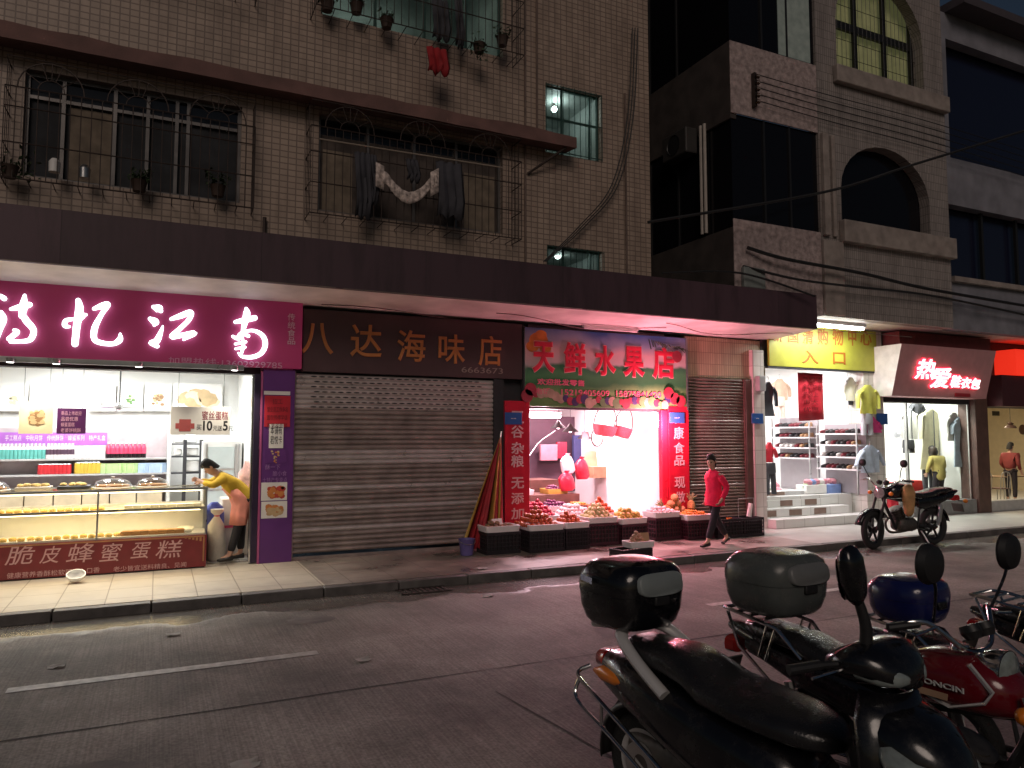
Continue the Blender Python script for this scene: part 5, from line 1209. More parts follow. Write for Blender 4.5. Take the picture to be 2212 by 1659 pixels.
make_crate('maroon crate of kumquats beside the walking woman', crate_red, .62, .44, .36, (9.34, -.62, .15), R(-2)); pile('kumquat', kumq, 9.34, -.6, .58, .52, .36, 1.2, 70, 'one of the small orange kumquats in the foam tray by the walking woman', 'kumquat', .027)
make_crate('black crate with orange bag behind the walking woman', crate_blk, .66, .44, .36, (9.98, -.72, .15), 0, False); sack_like('fruit_bag', 1575, 1152, -.72, .2, .3, mat('clear bag of oranges', (.6, .22, .06), .25, var=.3, vscale=14), 'clear bag of oranges in the black crate behind the walking woman', 'bag')
make_crate('black crate at the pier end of the fruit row', crate_blk, .5, .44, .36, (10.56, -.72, .15), 0, False)
mb = MB()
for a, b in (((-.2, .0), (.2, .0)),): mb.tube([(-.2, 0, .36), (-.2, 0, .72), (.2, 0, .72), (.2, 0, .36)], .008, 6)
tag(mb.build('wire_hoop', steel, None, loc=(10.56, -.72, .15)), 'thin wire handle hoop above the end crate of the fruit row', 'hoop')
mb = MB(); mb.tube([(0, 0, .36), (.05, 0, .62)], [.05, .045], 10); tag(mb.build('paper_roll', paper, None, loc=(10.6, -.75, .15)), 'cream paper roll leaning in the end crate of the fruit row', 'roll')
pile('melon', melon, 9.28, -.1, .34, .9, .5, 1.3, 26, 'one of the tan melons heaped at the foot of the red banner', 'melon', .088); part(None, 'melon_stand', wood_d, [(8.82, 9.72, -.38, -.1, .152, .34)]); bpy.data.objects['melon_stand'].location = (0, 0, 0); tag(bpy.data.objects['melon_stand'], 'low dark wooden stand carrying the melon heap', 'stand')
pine_skin = mat('pineapple skin', (.38, .2, .06), .7, var=.4, vscale=30, bump=.6, bscale=50); pine_leaf = mat('pineapple leaf', (.3, .3, .14), .6, var=.3)
for x, y, z, a, lb in ((9.62, -.2, .62, .3, 'pineapple with the tallest leaf tuft on the melon heap'), (9.1, -.25, .6, -.9, 'pineapple lying at the seafood shop side of melon heap')):
    o = thing('pineapple', lb, 'pineapple', (x, y, z)); o.rotation_euler = (R(-20), a, 0)
    mb = MB(); mb.lathe([(.03, 0), (.075, .03), (.085, .1), (.07, .18), (.03, .21)], 14); mb.build('fruit_body', pine_skin, o)
    mb = MB()
    for k in range(20):
        q = k * 2.4; s_ = .05 + .10 * (k % 5) / 4; mb.tube([(.015 * math.cos(q), .015 * math.sin(q), .2), (s_ * .6 * math.cos(q), s_ * .6 * math.sin(q), .3), (s_ * math.cos(q), s_ * math.sin(q), .40 - s_ * .5)], [.012, .011, .002], 4)
    mb.build('leaf_tuft', pine_leaf, o)
# stall heaps inside
def tray_only(label, x, y, z, w, d, m=foam):
    mb = MB(); a, b = w / 2, d / 2; mb.loft([ring_z(.001, 0, 0, a * .95, b * .95, 12, 24), ring_z(.1, 0, 0, a, b, 12, 24), ring_z(.1, 0, 0, a - .03, b - .03, 12, 24), ring_z(.03, 0, 0, a - .04, b - .04, 12, 24)]); return tag(mb.build('foam_tray', m, None, loc=(x, y, z)), label, 'tray')
tray_only('foam tray of red apples on the lowest stall step', 6.5, 1.05, .622, .68, .55); pile('apple', apple_m, 6.5, 1.05, .68, .58, .46, 1.4, 46, 'one of the red apples on the lowest stall step', 'apple', .042)
tray_only('foam tray of purple plums on the lowest stall step', 7.2, 1.05, .622, .6, .55); pile('plum', grape, 7.2, 1.05, .68, .5, .46, 1.3, 44, 'one of the purple plums on the lowest stall step', 'plum', .037)
tray_only('foam tray of pinkish fruit at the right of the lowest step', 7.75, 1.05, .622, .45, .5, mat('brown tray', (.16, .08, .06), .6)); pile('nut', kumq, 7.75, 1.05, .68, .36, .4, 1.2, 40, 'one of the small tan fruits at the right of the lowest step', 'fruit', .03)
tray_only('foam tray of pale wrapped fruit on the middle stall step', 6.6, 1.75, .902, .8, .55); pile('wrapped_fruit', peach, 6.6, 1.75, .96, .7, .48, 1.5, 52, 'one of the pale wrapped fruits on the middle stall step', 'fruit', .048)
tray_only('yellow tub of fruit on the middle stall step', 7.55, 1.7, .902, .5, .42, mat('yellow plastic tub', (.6, .38, .08), .45)); pile('plum', grape, 7.55, 1.7, .97, .36, .3, 1.2, 18, 'one of the dark plums in the yellow tub', 'plum', .037)
tray_only('foam tray of pale fruit on the top stall step', 6.55, 2.5, 1.162, .8, .6); pile('wrapped_fruit', peach, 6.55, 2.5, 1.21, .7, .5, 1.5, 40, 'one of the pale wrapped fruits on the top stall step', 'fruit', .05)
for xx, yy, zz, ww, dd, nn, me_, nm_, lb_ in ((6.5, .42, .3, .62, .5, 60, apple_m, 'apple', 'one of the red apples heaped low behind the persimmon crates'), (7.25, .38, .3, .6, .45, 46, peach, 'wrapped_fruit', 'one of the pale wrapped fruits heaped low behind the pear crate'), (7.85, .4, .3, .5, .45, 44, persim, 'persimmon', 'one of the persimmons heaped low behind the mango crate')):
    tray_only('foam tray under the low heap of ' + lb_.split('of the ')[1].split(' heaped')[0], xx, yy, .52, ww + .08, dd + .08); pile(nm_, me_, xx, yy, .6, ww, dd, 1.4, nn, lb_, 'fruit' if nm_ == 'wrapped_fruit' else nm_, .045)
    part(None, 'plastic_crate', crate_blk, [(xx - ww / 2, xx + ww / 2, yy - dd / 2, yy + dd / 2, .172, .518)], .01); o = [q for q in bpy.data.objects if q.name.startswith('plastic_crate')][-1]; tag(o, 'black crate under the low heap of ' + lb_.split('of the ')[1].split(' heaped')[0], 'crate')
# pavement bits
BK = thing('bucket', 'small purple plastic bucket at the foot of the seafood shutter', 'bucket', (4.62, -.68, .15))
mb = MB(); mb.lathe([(0, .01), (.1, .01), (.135, .26), (.143, .27), (.13, .265), (.095, .03), (0, .03)], 20); mb.build('pail', mat('purple plastic', (.16, .13, .36), .35, var=.1), BK); mb = MB(); mb.tube([(.14 * math.cos(a), -.14 * math.sin(a), .25 - .06 * math.sin(a)) for a in [math.pi * i / 10 for i in range(11)]], .005, 5); mb.build('handle', steel, BK)
SC = make_crate('small black crate with a foam tray of ginger on the kerb edge', crate_blk, .62, .34, .16, (6.9, -2.05, .15), R(6), False); 
tr = tray_only('foam tray of ginger tilted on the small kerb crate', 7.06, -2.02, .312, .46, .3); pile('ginger_root', fruit_mesh(mat('ginger skin', (.42, .26, .16), .7, var=.2), .04, .7), 7.03, -2.02, .36, .32, .2, 1.2, 12, 'one of the ginger roots in the kerb crate tray', 'ginger', .042)
mb = MB(); mb.obox((0, 0, .09), (.16, .012, .14), (R(-15), 0, R(-8))); tag(mb.build('price_card', cardboard, None, loc=(7.2, -2.0, .37)), 'brown price card standing in the kerb crate tray', 'card')
# folded red parasol leaning at the shutter edge
UM = thing('folded_parasol', 'folded red and gold stall parasol leaning on the shutter edge', 'parasol', (4.95, -.35, .15))
par_m = [mat('red parasol cloth', (.36, .02, .03), .7, var=.2), mat('gold parasol cloth', (.5, .3, .06), .6, var=.2)]
top = Vector((.52, .18, 1.98)); bot = [Vector((-.34 + .8 * i / 9, -.1 + .1 * math.sin(i * 1.7), .06 + .05 * math.cos(i * 2.3))) for i in range(10)]
mb = MB()
for i in range(9):
    mb.k = 1 if i in (0, 5, 7) else 0
    a, b = bot[i], bot[i + 1]; rows = []
    for k in range(9):
        t = k / 8; wv = .05 * math.sin(math.pi * t) * (1 if i % 2 else -1)
        rows.append([a.lerp(top, t), a.lerp(b, .5).lerp(top, t) + Vector((0, -.06 - wv, .0)) * (1 - t) , b.lerp(top, t)])
    mb.sheet(rows)
mb.build('cloth', par_m, UM, solid=.006, fix=False); mb = MB(); mb.tube([(.1, .02, .02), (.53, .19, 2.03)], .016, 8); mb.build('pole', steel, UM)
# ------------------------------------------------------------------ SHOPPING ARCADE ENTRANCE
YE = -.02
yel_p = mat('yellow sign panel', (.38, .36, .045), .45, var=.08)
SG4 = thing('arcade_sign', 'yellow shopping arcade entrance sign with orange brown characters', 'sign', (13.6, YE, 3.63))
part(SG4, 'panel', yel_p, [(11.9, 15.28, YE - .06, YE, 3.62, 4.57)], .006); part(SG4, 'frame', dark_back, [(11.87, 15.31, YE - .05, YE + .03, 3.58, 3.618)])
ob = mat('orange brown letters', (.34, .1, .01), .5, var=.1)
T = .3745
mb = MB(); yy = YE - .066
def ch2(mb, ch, u0, u1, v0, v1, ox, oy, k, y, **kw):
    a, b, c, d = ox + u0 * k, ox + u1 * k, oy + v0 * k, oy + v1 * k
    write(mb, ch, AX(a, (c + d) / 2, y), AX(b, (c + d) / 2, y), AZ((a + b) / 2, d, y), AZ((a + b) / 2, c, y), y, **kw)
for ch, u0, u1, v0, v1 in (('新', 345, 405, 250, 312), ('国', 435, 497, 250, 318), ('清', 520, 583, 246, 324), ('购', 606, 668, 236, 330), ('物', 693, 755, 232, 334), ('中', 783, 830, 232, 336), ('心', 852, 918, 244, 334), ('入', 515, 612, 362, 440), ('口', 695, 768, 374, 444)):
    ch2(mb, ch, u0, u1, v0, v1, 1539, 621, T, yy, ext=.004, bold=.02)
mb.build('character', ob, SG4, world=True, smooth=0)
AL = thing('tube_lamp', 'bright tube lamp under the corner building soffit above the yellow sign', 'lamp', (13.2, -.62, 4.5))
mb = MB(); mb.box(-1.0, 1.0, -.07, .07, .02, .09); mb.build('batten', white_pl, AL); mb = MB(); mb.tube([(-.95, -.03, -.01), (.95, -.03, -.01)], .03); mb.tube([(-.95, .04, -.01), (.95, .04, -.01)], .03); mb.build('tube', mat('white tube glow', (1, 1, 1), .4, var=0, emit=(.96, 1, .97), estr=22), AL)
light('tube_glow', 'AREA', (13.2, -.62, 4.44), 62, (.95, 1, .93), AL, 1.9, .15)
ARC = 'shopping arcade'
for i, (x, y) in enumerate(((12.6, 1.1), (13.9, 1.1), (13.2, 2.8))):
    cl = thing('ceiling_light', ('arcade ceiling light above the hanging red cloth', 'arcade ceiling light above the yellow raincoat', 'arcade ceiling light deepest in the shop')[i], 'lamp', (x, y, 3.89))
    mb = MB(); mb.box(-.5, .5, -.1, .1, -.04, 0); mb.build('housing', white_pl, cl, smooth=0); mb = MB(); mb.box(-.48, .48, -.08, .08, -.046, -.041); mb.build('diffuser', lamp_w, cl, smooth=0)
    light('ceiling_glow', 'AREA', (x, y, 3.83), 60, (1, .97, .99), cl, .9, .2)
# steps
ST = thing('entrance_steps', 'white tiled entrance steps with brown risers leading into the arcade', 'steps', (13.3, .4, .15))
brn_t = mat('brown riser tile', (.2, .13, .1), .4); gry_t = mat('grey riser tile', (.42, .42, .42), .4)
part(ST, 'step', white_tile, [(11.78, 14.84, -.28, .1, .152, .34)], .006); part(ST, 'step', white_tile, [(11.78, 14.4, .102, .36, .152, .52)], .006); part(ST, 'step', white_tile, [(11.78, 14.1, .362, .66, .18, .68)], .006); part(ST, 'step', white_tile, [(11.78, 13.9, .662, 1.0, .76, .84)], .006)
for k, (y, z, x1) in enumerate(((.098, .36, 14.3), (.358, .54, 14.1))): part(ST, 'riser_tile', brn_t if k % 2 == 0 else brn_t, [(11.8 + q * .75, 11.8 + q * .75 + .37, y - .004, y - .0005, z, z + .13) for q in range(3)])
part(ST, 'riser_tile', brn_t, [(12.3, 13.0, .657, .6615, .69, .83)]); part(ST, 'riser_tile', gry_t, [(13.02, 13.6, .657, .6615, .69, .83)])
# shoe shelves
shoe_cols = [mat('black shoe leather', (.02, .018, .02), .4), mat('dark red shoe', (.16, .02, .03), .4), mat('tan shoe', (.35, .2, .1), .5), mat('pale shoe', (.65, .6, .58), .5)]
def shoe_mesh(m):
    mb = MB(); mb.loft([ring_x(x, 0, .02 + h * .5, w, h * .5 + .02, 2.6, 12) for x, w, h in ((-.13, .028, .06), (-.11, .036, .075), (-.03, .034, .06), (.05, .04, .045), (.11, .036, .03), (.135, .015, .02))]); o = mb.build('p', m, None, smooth=60); me = o.data; bpy.data.objects.remove(o); return me
shoes = [shoe_mesh(m) for m in shoe_cols]
shelf_w = mat('white shoe shelf', (.66, .6, .62), .4, var=.04)  # board colour greyed pink for the shade on its underside
def shoe_rack(lab, u0, u1, vs, y, nm):
    xs_ = 14.5; x0, x1 = on_side(u1, 960, xs_).y, on_side(u0, 960, xs_).y; uc = (u0 + u1) / 2
    o = thing('shoe_shelf', lab, 'shelf', (xs_ + .15, (x0 + x1) / 2, .76))
    zt_ = on_side(uc, vs[0] - 20, xs_).z
    part(o, 'upright', steel, [(xs_ + .02, xs_ + .05, q - .015, q + .015, .76, zt_) for q in (x0 + .02, x1 - .02)]); part(o, 'back_panel', mat('shade toned shelf back', (.36, .32, .34), .6, var=.05), [(xs_ + .32, xs_ + .34, x0, x1, .76, zt_)])  # back panel's mauve grey stands for the shade under the boards
    for k, v in enumerate(vs):
        z = on_side(uc, v, xs_).z; part(o, 'shelf_board', shelf_w, [(xs_, xs_ + .31, x0, x1, z - .035, z)])
        n = max(6, int((x1 - x0) / .16))
        for i in range(n):
            me = shoes[(i // 2 + k) % 2 if rng.random() < .75 else rng.choice((2, 3))]
            put('shoe', me, (xs_ + .15, x0 + .06 + (x1 - x0 - .12) * (i + .5) / n, z + .001), f'shoe on {("the top", "the second", "the third", "the fourth", "the fifth")[k]} board of the {nm} shoe shelf', 'shoe', f'shoes on {("the top", "the second", "the third", "the fourth", "the fifth")[k]} board of the {nm} shoe shelf', R(180) + rng.uniform(-.15, .15), 1.0)
shoe_rack('white shoe shelf with dark shoes behind the hanging red cloth', 1665, 1748, [922, 944, 966, 988], 2.4, 'red cloth side')
shoe_rack('white shoe shelf with dark shoes nearest the yellow raincoat', 1762, 1850, [936, 960, 986, 1012], 1.6, 'raincoat side')
# heaps of boxed goods at the foot of shelves
goods = [mat('blue printed bag', (.2, .3, .55), .5, var=.3), mat('pink printed bag', (.6, .25, .3), .5, var=.3), mat('green printed bag', (.35, .5, .3), .5, var=.3), mat('white printed bag', (.7, .68, .66), .5, var=.15)]
for i in range(34):
    y = 1.25 + .18 * (i % 3) if i < 20 else .75
    x = (11.95 + 1.6 * (i / 20)) if i < 20 else 13.75 + .95 * ((i - 20) / 14); z = (.76 if i < 20 else .86) + .1 * (i % 2)
    mb = MB(); mb.loft([ring_z(q, 0, 0, .1 * k, .08 * k, 3, 10) for q, k in ((0, .8), (.03, 1), (.09, 1), (.13, .5))]); o = mb.build('packed_goods', goods[rng.randrange(4)], None, loc=(x, y, z), rot=(rng.uniform(-.3, .3), rng.uniform(-.3, .3), rng.uniform(0, 3)))
    tag(o, 'small packed item heaped at the arcade %s' % ('shelf foot behind the steps' if i < 20 else 'basket beside the yellow raincoat'), 'goods', 'packed goods heaped at the %s' % ('shelf foot' if i < 20 else 'basket'))
part(None, 'goods_basket', white_pl, [(13.65, 14.3, .62, .95, .76, .96)], .01); tag(bpy.data.objects['goods_basket'], 'white box of packed goods beside the entrance steps', 'box')
part(None, 'goods_basket', mat('blue plastic bin', (.2, .3, .6), .4, var=.2), [(14.32, 14.78, .62, .95, .53, .96)], .02); tag(bpy.data.objects['goods_basket.001'], 'blue plastic bin at the foot of the hanging pale shirt', 'bin')
# clothes
def garment(name, label, cat, p, m, w=.3, h=.62, sleeve=.45, ry=0.0, flare=1.05, hang=True, long=False, splay=.35, trim=None):
    """hanging top: shaped flat trunk with collar and two sleeves on a hanger"""
    o = thing(name, label, cat, p, ry)
    mb = MB()
    rings = [ring_z(-h, 0, 0, w * flare, .035, 2.4, 22), ring_z(-h * .6, 0, 0, w * .94, .04, 2.4, 22), ring_z(-h * .2, 0, 0, w * .95, .045, 2.4, 22), ring_z(-.07, 0, 0, w * .9, .04, 2.4, 22), ring_z(-.01, 0, 0, w * .5, .05, 2.5, 22), ring_z(.05, 0, 0, w * .24, .045, 2, 22)]
    rings = [[(x + .015 * math.sin(9 * x + 7 * z), y + .03 * math.sin(22 * x + z * 5) * min(1, -z * 3 + .1), z) for x, y, z in r] for r in rings]
    mb.loft(rings); mb.build('garment_body', m, o)
    for s_ in (-1, 1):
        mb = MB(); mb.tube(spline([(s_ * w * .75, 0, -.09), (s_ * (w + .05), 0, -.2), (s_ * (w + splay * .2), -.01, -sleeve)], 4), [.08 - .004 * i for i in range(9)], 10, flat=.5); mb.build('sleeve', m, o)
    if trim: mb = MB(); mb.box(-.012, .012, -.09, -.075, -h, 0); mb.build('placket', trim, o)
    if hang: mb = MB(); mb.tube([(0, 0, .04), (0, 0, .1), (.03, 0, .14), (.0, 0, .18), (-.03, 0, .15)], .006, 5); mb.build('hanger_hook', steel, o)
    return o
def trousers(label, p, m, h=.75, w=.17, ry=0.0, cat='trousers'):
    o = thing('hanging_trousers', label, cat, p, ry); mb = MB()
    mb.loft([ring_z(0, 0, 0, w, .06, 3, 16), ring_z(-.2, 0, 0, w * 1.05, .08, 3, 16), ring_z(-.25, 0, 0, w * .9, .07, 3, 16)]); mb.build('waist', m, o)
    for s_ in (-1, 1):
        mb = MB(); mb.loft([ring_z(z, s_ * (w * .52 + k), 0, q, .05, 2.6, 12) for z, k, q in ((-.2, 0, w * .5), (-h * .6, .02, w * .42), (-h, .03, w * .4))]); mb.build('leg', m, o)
    return o
cl_yel = mat('yellow raincoat', (.62, .62, .12), .45, var=.1, bump=.2, bscale=12); cl_blu = mat('pale denim', (.42, .5, .6), .8, var=.2); cl_gry = mat('pale grey cloth', (.5, .52, .56), .8, var=.12); cl_drk = mat('charcoal cloth', (.05, .05, .06), .85, var=.2); cl_tan = mat('tan child cloth', (.5, .36, .26), .8, var=.15); cl_pnk = mat('pink cloth', (.65, .06, .25), .7, var=.15); cl_wht = mat('white cloth', (.78, .77, .75), .8, var=.06); cl_cam = mat('pale camel coat', (.55, .52, .36), .85, var=.1)
garment('hanging_raincoat', 'bright yellow raincoat hanging on the white pier', 'raincoat', at(1874, 836, -.2) , cl_yel, .27, .62, .5)
trousers('pale grey trousers hanging below the yellow raincoat', at(1872, 893, -.17), cl_gry, .5, .16)
garment('hanging_dress', 'pink child dress hanging behind the pale grey trousers', 'dress', at(1882, 905, -.09), cl_pnk, .24, .32, .25, flare=1.3)
garment('hanging_shirt', 'pale blue shirt hanging lowest on the white pier', 'shirt', at(1878, 966, -.2), cl_blu, .29, .58, .42, splay=.9)
garment('hanging_outfit', 'tan child outfit hanging high on the arcade back wall', 'outfit', at(1684, 823, 2.2), cl_tan, .26, .5, .4); trousers('peach trousers hanging under the tan child outfit', at(1684, 857, 2.2), mat('peach cloth', (.65, .5, .42), .8), .55, .15)
garment('hanging_jacket', 'small dark jacket hanging near the arcade ceiling beside the red cloth', 'jacket', at(1842, 825, .3), cl_drk, .18, .55, .4); garment('hanging_shirt', 'white printed shirt hanging in front of the dark jacket', 'shirt', at(1836, 820, .2), cl_wht, .2, .5, .35)
garment('hanging_jacket', 'dark jacket hanging just inside the left arcade pier', 'jacket', at(1659, 830, .5), cl_drk, .16, .72, .5); garment('hanging_blouse', 'red top hanging low inside the left arcade pier', 'top', at(1661, 960, .5), red_paper, .14, .4, .3); trousers('black trousers hanging under the red top', at(1663, 1000, .5), cl_drk, .7, .14)
RB = thing('red_cloth_banner', 'red cloth banner with dark handwriting hanging in the arcade entrance', 'banner', (AX(1753, 860, .1), .1, AZ(1753, 910, .1)))
x0, x1, z0, z1 = AX(1726, 860, .1), AX(1780, 860, .1), AZ(1753, 910, .1), AZ(1753, 806, .1)
mb = MB(); mb.sheet([[(x0 + (x1 - x0) * i / 14 - .02 * (1 - t), .1 + .018 * math.sin(i * .9 + t * 2), z0 + (z1 - z0) * t + (.04 * i / 14 if t == 0 else 0)) for i in range(15)] for t in (0, .25, .5, .75, 1)]); mb.build('cloth', red_paper, RB, world=True, solid=.006)
mb = MB()
for i, t in enumerate(('新国清', '全场特惠', '冬装上', '市大', '优惠')): write(mb, t, x0 + .08, x1 - .1 - .12 * (i > 1), z1 - .2 - i * .17, z1 - .09 - i * .17, .062, .002)
mb.build('handwriting', mat('dark red ink', (.18, .005, .01), .6, var=0), RB, world=True, smooth=0)
part(None, 'meter_box', mat('grey meter box', (.35, .36, .36), .5, var=.1), [(11.5, 11.68, -.19, -.062, AZ(1640, 845, -.1), AZ(1640, 812, -.1))], .015); tag(bpy.data.objects['meter_box'], 'grey electricity meter box on the left arcade pier', 'meter box')
o = board('number_plate', 'blue number plate on the white pier behind the pale trousers', 'number plate', 1893, 1917, 893, 917, -.04, blue_pl, .01)

# ------------------------------------------------------------------ CLOTHES SHOP
pink_sign = mat('dusty mauve sign panel', (.5, .25, .26), .5, var=.08)
SG5 = thing('shop_sign', 'mauve clothes shop sign box with glowing red white characters', 'sign', (16.9, -.6, 3.05))
mb = MB(); a, b = 15.2, 18.65; zt_, zb_ = 4.2, 3.03
mb.add([(a, -.5, zb_), (b, -.5, zb_), (b, -.8, zt_), (a, -.8, zt_), (a, .0, zb_), (b, .0, zb_), (b, .0, zt_), (a, .0, zt_)], [(0, 1, 2, 3), (3, 2, 6, 7), (0, 4, 5, 1), (1, 5, 6, 2), (4, 7, 6, 5)]); mb.build('sign_box', pink_sign, SG5, world=True, smooth=0)
mb = MB(); mb.add([(a - .004, -.5, zb_), (a - .004, -.8, zt_), (a - .004, 0, zt_), (a - .004, 0, zb_)], [(0, 1, 2, 3)]); mb.build('side_panel', mat('white sign side', (.7, .68, .66), .5), SG5, world=True, smooth=0)
glow_r = mat('glowing red edge', (1, .1, .1), .5, var=0, emit=(1, .02, .06), estr=3.2); glow_w = mat('glowing rose white face', (1, .8, .8), .5, var=0, emit=(1, .78, .78), estr=2.2)
mr, mw = MB(), MB(); tl = math.atan2(.3, 1.17)
def onsign(mbs, ch, u0, u1, v0, v1):
    a0, b0, c0, d0 = 1539 + u0 * T, 1539 + u1 * T, 621 + v0 * T, 621 + v1 * T
    uc, vc = (a0 + b0) / 2, (c0 + d0) / 2; y = -.65; x_0, x_1, z_0, z_1 = AX(a0, vc, y), AX(b0, vc, y), AZ(uc, d0, y), AZ(uc, c0, y)
    yp = -.5 - .3 * ((z_0 + z_1) / 2 - zb_) / (zt_ - zb_)
    M = Matrix.Translation(((x_0 + x_1) / 2, yp, (z_0 + z_1) / 2)) @ Matrix.Rotation(tl, 4, 'X'); hw, hh = (x_1 - x_0) / 2, (z_1 - z_0) / 2
    write(mr, ch, -hw - .02, hw + .02, -hh - .02, hh + .02, -.02, .014, bold=.06, M=M, shear=.1); write(mw, ch, -hw, hw, -hh, hh, -.05, .012, bold=.02, M=M, shear=.1)
for c in (('热', 1160, 1275, 412, 528), ('爱', 1260, 1365, 460, 578), ('鞋', 1375, 1430, 505, 575), ('衣', 1435, 1490, 515, 580), ('包', 1492, 1545, 520, 583)): onsign(None, *c)
mr.build('character_edge', glow_r, SG5, world=True, smooth=0); mw.build('character_face', glow_w, SG5, world=True, smooth=0)
part(SG5, 'lower_tag', mat('dark red tag', (.25, .02, .03), .5), [(17.4, 17.95, -.56, -.525, 3.06, 3.14)])
for i, (x, y) in enumerate(((16.3, .9), (17.8, .9), (17.0, 2.2))):
    cl = thing('ceiling_light', ('clothes shop ceiling light nearest the white pier', 'clothes shop ceiling light nearest the red brown pillar', 'clothes shop ceiling light at the back')[i], 'lamp', (x, y, 3.49)); mb = MB(); mb.box(-.3, .3, -.12, .12, -.04, 0); mb.build('housing', white_pl, cl, smooth=0); mb = MB(); mb.box(-.28, .28, -.1, .1, -.046, -.041); mb.build('diffuser', lamp_w, cl, smooth=0)
    light('ceiling_glow', 'AREA', (x, y, 3.43), 75, (1, 1, .93), cl, .6, .25)
SF = thing('shop_window', 'tall glazed front of the clothes shop with grey sill', 'shop window', (17.4, .0, .15))
part(SF, 'sill', mat('grey marble sill', (.18, .18, .18), .4, var=.2), [(16.5, 18.9, .0, .38, .153, .5)], .01); part(SF, 'glass_pane', glass_mat('shop window glass', (.97, 1, .98)), [(16.56, 18.9, .15, .16, .502, 2.915)]); part(SF, 'frame', steel, [(16.5, 16.55, .12, .19, .502, 2.915), (18.86, 18.9, .12, .148, .502, 2.915)])
garment('long_coat', 'long pale camel coat displayed in the clothes shop window', 'coat', at(2010, 888, 1.0), cl_cam, .37, 1.55, .75, flare=1.25, trim=cl_drk)
trousers('dark trousers displayed under the long camel coat', at(2004, 990, 1.05), cl_drk, .95, .22)
garment('hanging_jacket', 'white jacket with dark collar hanging deeper in the clothes shop', 'jacket', at(1962, 888, 1.2), cl_wht, .32, .75, .6, trim=cl_drk); trousers('dark short skirt under the white jacket', at(1962, 950, 1.2), cl_drk, .35, .2, cat='skirt')
garment('hanging_jacket', 'grey white jacket hanging at the left of the clothes shop', 'jacket', at(1940, 890, 1.5), cl_gry, .22, .7, .6); garment('hanging_shirt', 'small dark shirt high on the clothes shop wall', 'shirt', at(1980, 868, 1.2), cl_drk, .22, .4, .3)
garment('hanging_dress', 'pale blue denim dress hanging at the right of clothes shop', 'dress', at(2072, 905, .42), cl_blu, .26, 1.25, .4, flare=1.2); garment('hanging_shirt', 'white shirt hanging at the right of the clothes shop', 'shirt', at(2058, 895, .5), cl_wht, .26, .7, .5)
RCK = thing('bag_rail', 'dark rail of belts and bags at the left clothes shop wall', 'rail', (15.75, .8, .33)); part(RCK, 'rail_post', dark_back, [(15.72, 15.75, .75, .78, .33, 2.8)])
mb = MB()
for i in range(15): mb.ball((15.76, .74, 2.75 - i * .15), (.08, .05, .06), 8, 6)
mb.build('bag_string', cl_drk, RCK, world=True)['kind'] = 'stuff'
TB = thing('display_table', 'white display table with folded clothes behind the red boxes', 'table', (16.3, 1.2, .33)); part(TB, 'tabletop', white_pl, [(15.8, 17.1, .9, 1.6, 1.0, 1.05)], .01); part(TB, 'front_panel', white_pl, [(15.82, 17.08, .92, .95, .33, .998)])
for i, (u0, u1, v0, v1, m, lb) in enumerate(((1924, 1942, 1042, 1090, red_paper, 'red plastic box at the left of the clothes shop entrance'), (1943, 1975, 1035, 1092, white_pl, 'white plastic stool stack at the clothes shop entrance'), (1972, 1998, 1038, 1094, mat('bright red plastic', (.6, .04, .03), .4, var=.1), 'bright red plastic stool beside the white stack'))):
    y = .55; x0, x1, z0, z1 = AX(u0, v1, y), AX(u1, v1, y), .325, AZ((u0 + u1) / 2, v0, y)
    mb = MB(); mb.loft([ring_z(0, 0, 0, (x1 - x0) / 2 * 1.05, .22, 8, 20)] + [ring_z((z1 - z0) * q, 0, 0, (x1 - x0) / 2 * k, .2 * k, 8, 20) for q, k in ((.28, .98), (.3, 1.03), (.6, .97), (.62, 1.02), (.97, .94), (1, .88))]); tag(mb.build('plastic_stool', m, None, loc=((x0 + x1) / 2, y + .2, z0)), lb, 'stool')

# ------------------------------------------------------------------ RESTAURANT
sgr = thing('shop_sign', 'plain glowing orange red restaurant sign past the red brown pillar', 'sign', (21, -.4, 3.4))
part(sgr, 'light_box', mat('glowing orange red box', (.7, .05, .02), .5, var=.04, emit=(1, .035, .015), estr=.75), [(19.95, 26, -.5, .05, 3.68, 4.35)]); part(sgr, 'bottom_panel', mat('dark red fascia', (.06, .015, .02), .5), [(19.45, 26, -.42, .09, 2.87, 3.67)])
part(B2, 'fascia_beam', mat('dark red beam', (.16, .03, .03), .6, var=.2), [(15.6, 19.0, -.45, .0, 4.25, 4.56)])
for i, (x, y) in enumerate(((20.6, 1.2), (22.6, 2.6))):
    cl = thing('ceiling_light', ('warm restaurant ceiling light near the front', 'warm restaurant ceiling light at the back')[i], 'lamp', (x, y, 3.29)); mb = MB(); mb.lathe([(.2, 0), (.2, -.05)], 20); mb.build('housing', white_pl, cl); mb = MB(); mb.lathe([(0, -.055), (.18, -.052)], 20); mb.build('diffuser', lamp_w, cl)
    light('ceiling_glow', 'AREA', (x, y, 3.2), 62, (1, .86, .6), cl, .5, .5)
RF = thing('shop_window', 'glazed restaurant front with thin frame and grey sill', 'shop window', (20.6, 0, .15)); part(RF, 'sill', gry_t, [(19.5, 26, .02, .3, .153, .42)], .01); part(RF, 'frame', steel, [(19.5, 19.56, .1, .16, .422, 2.86)])
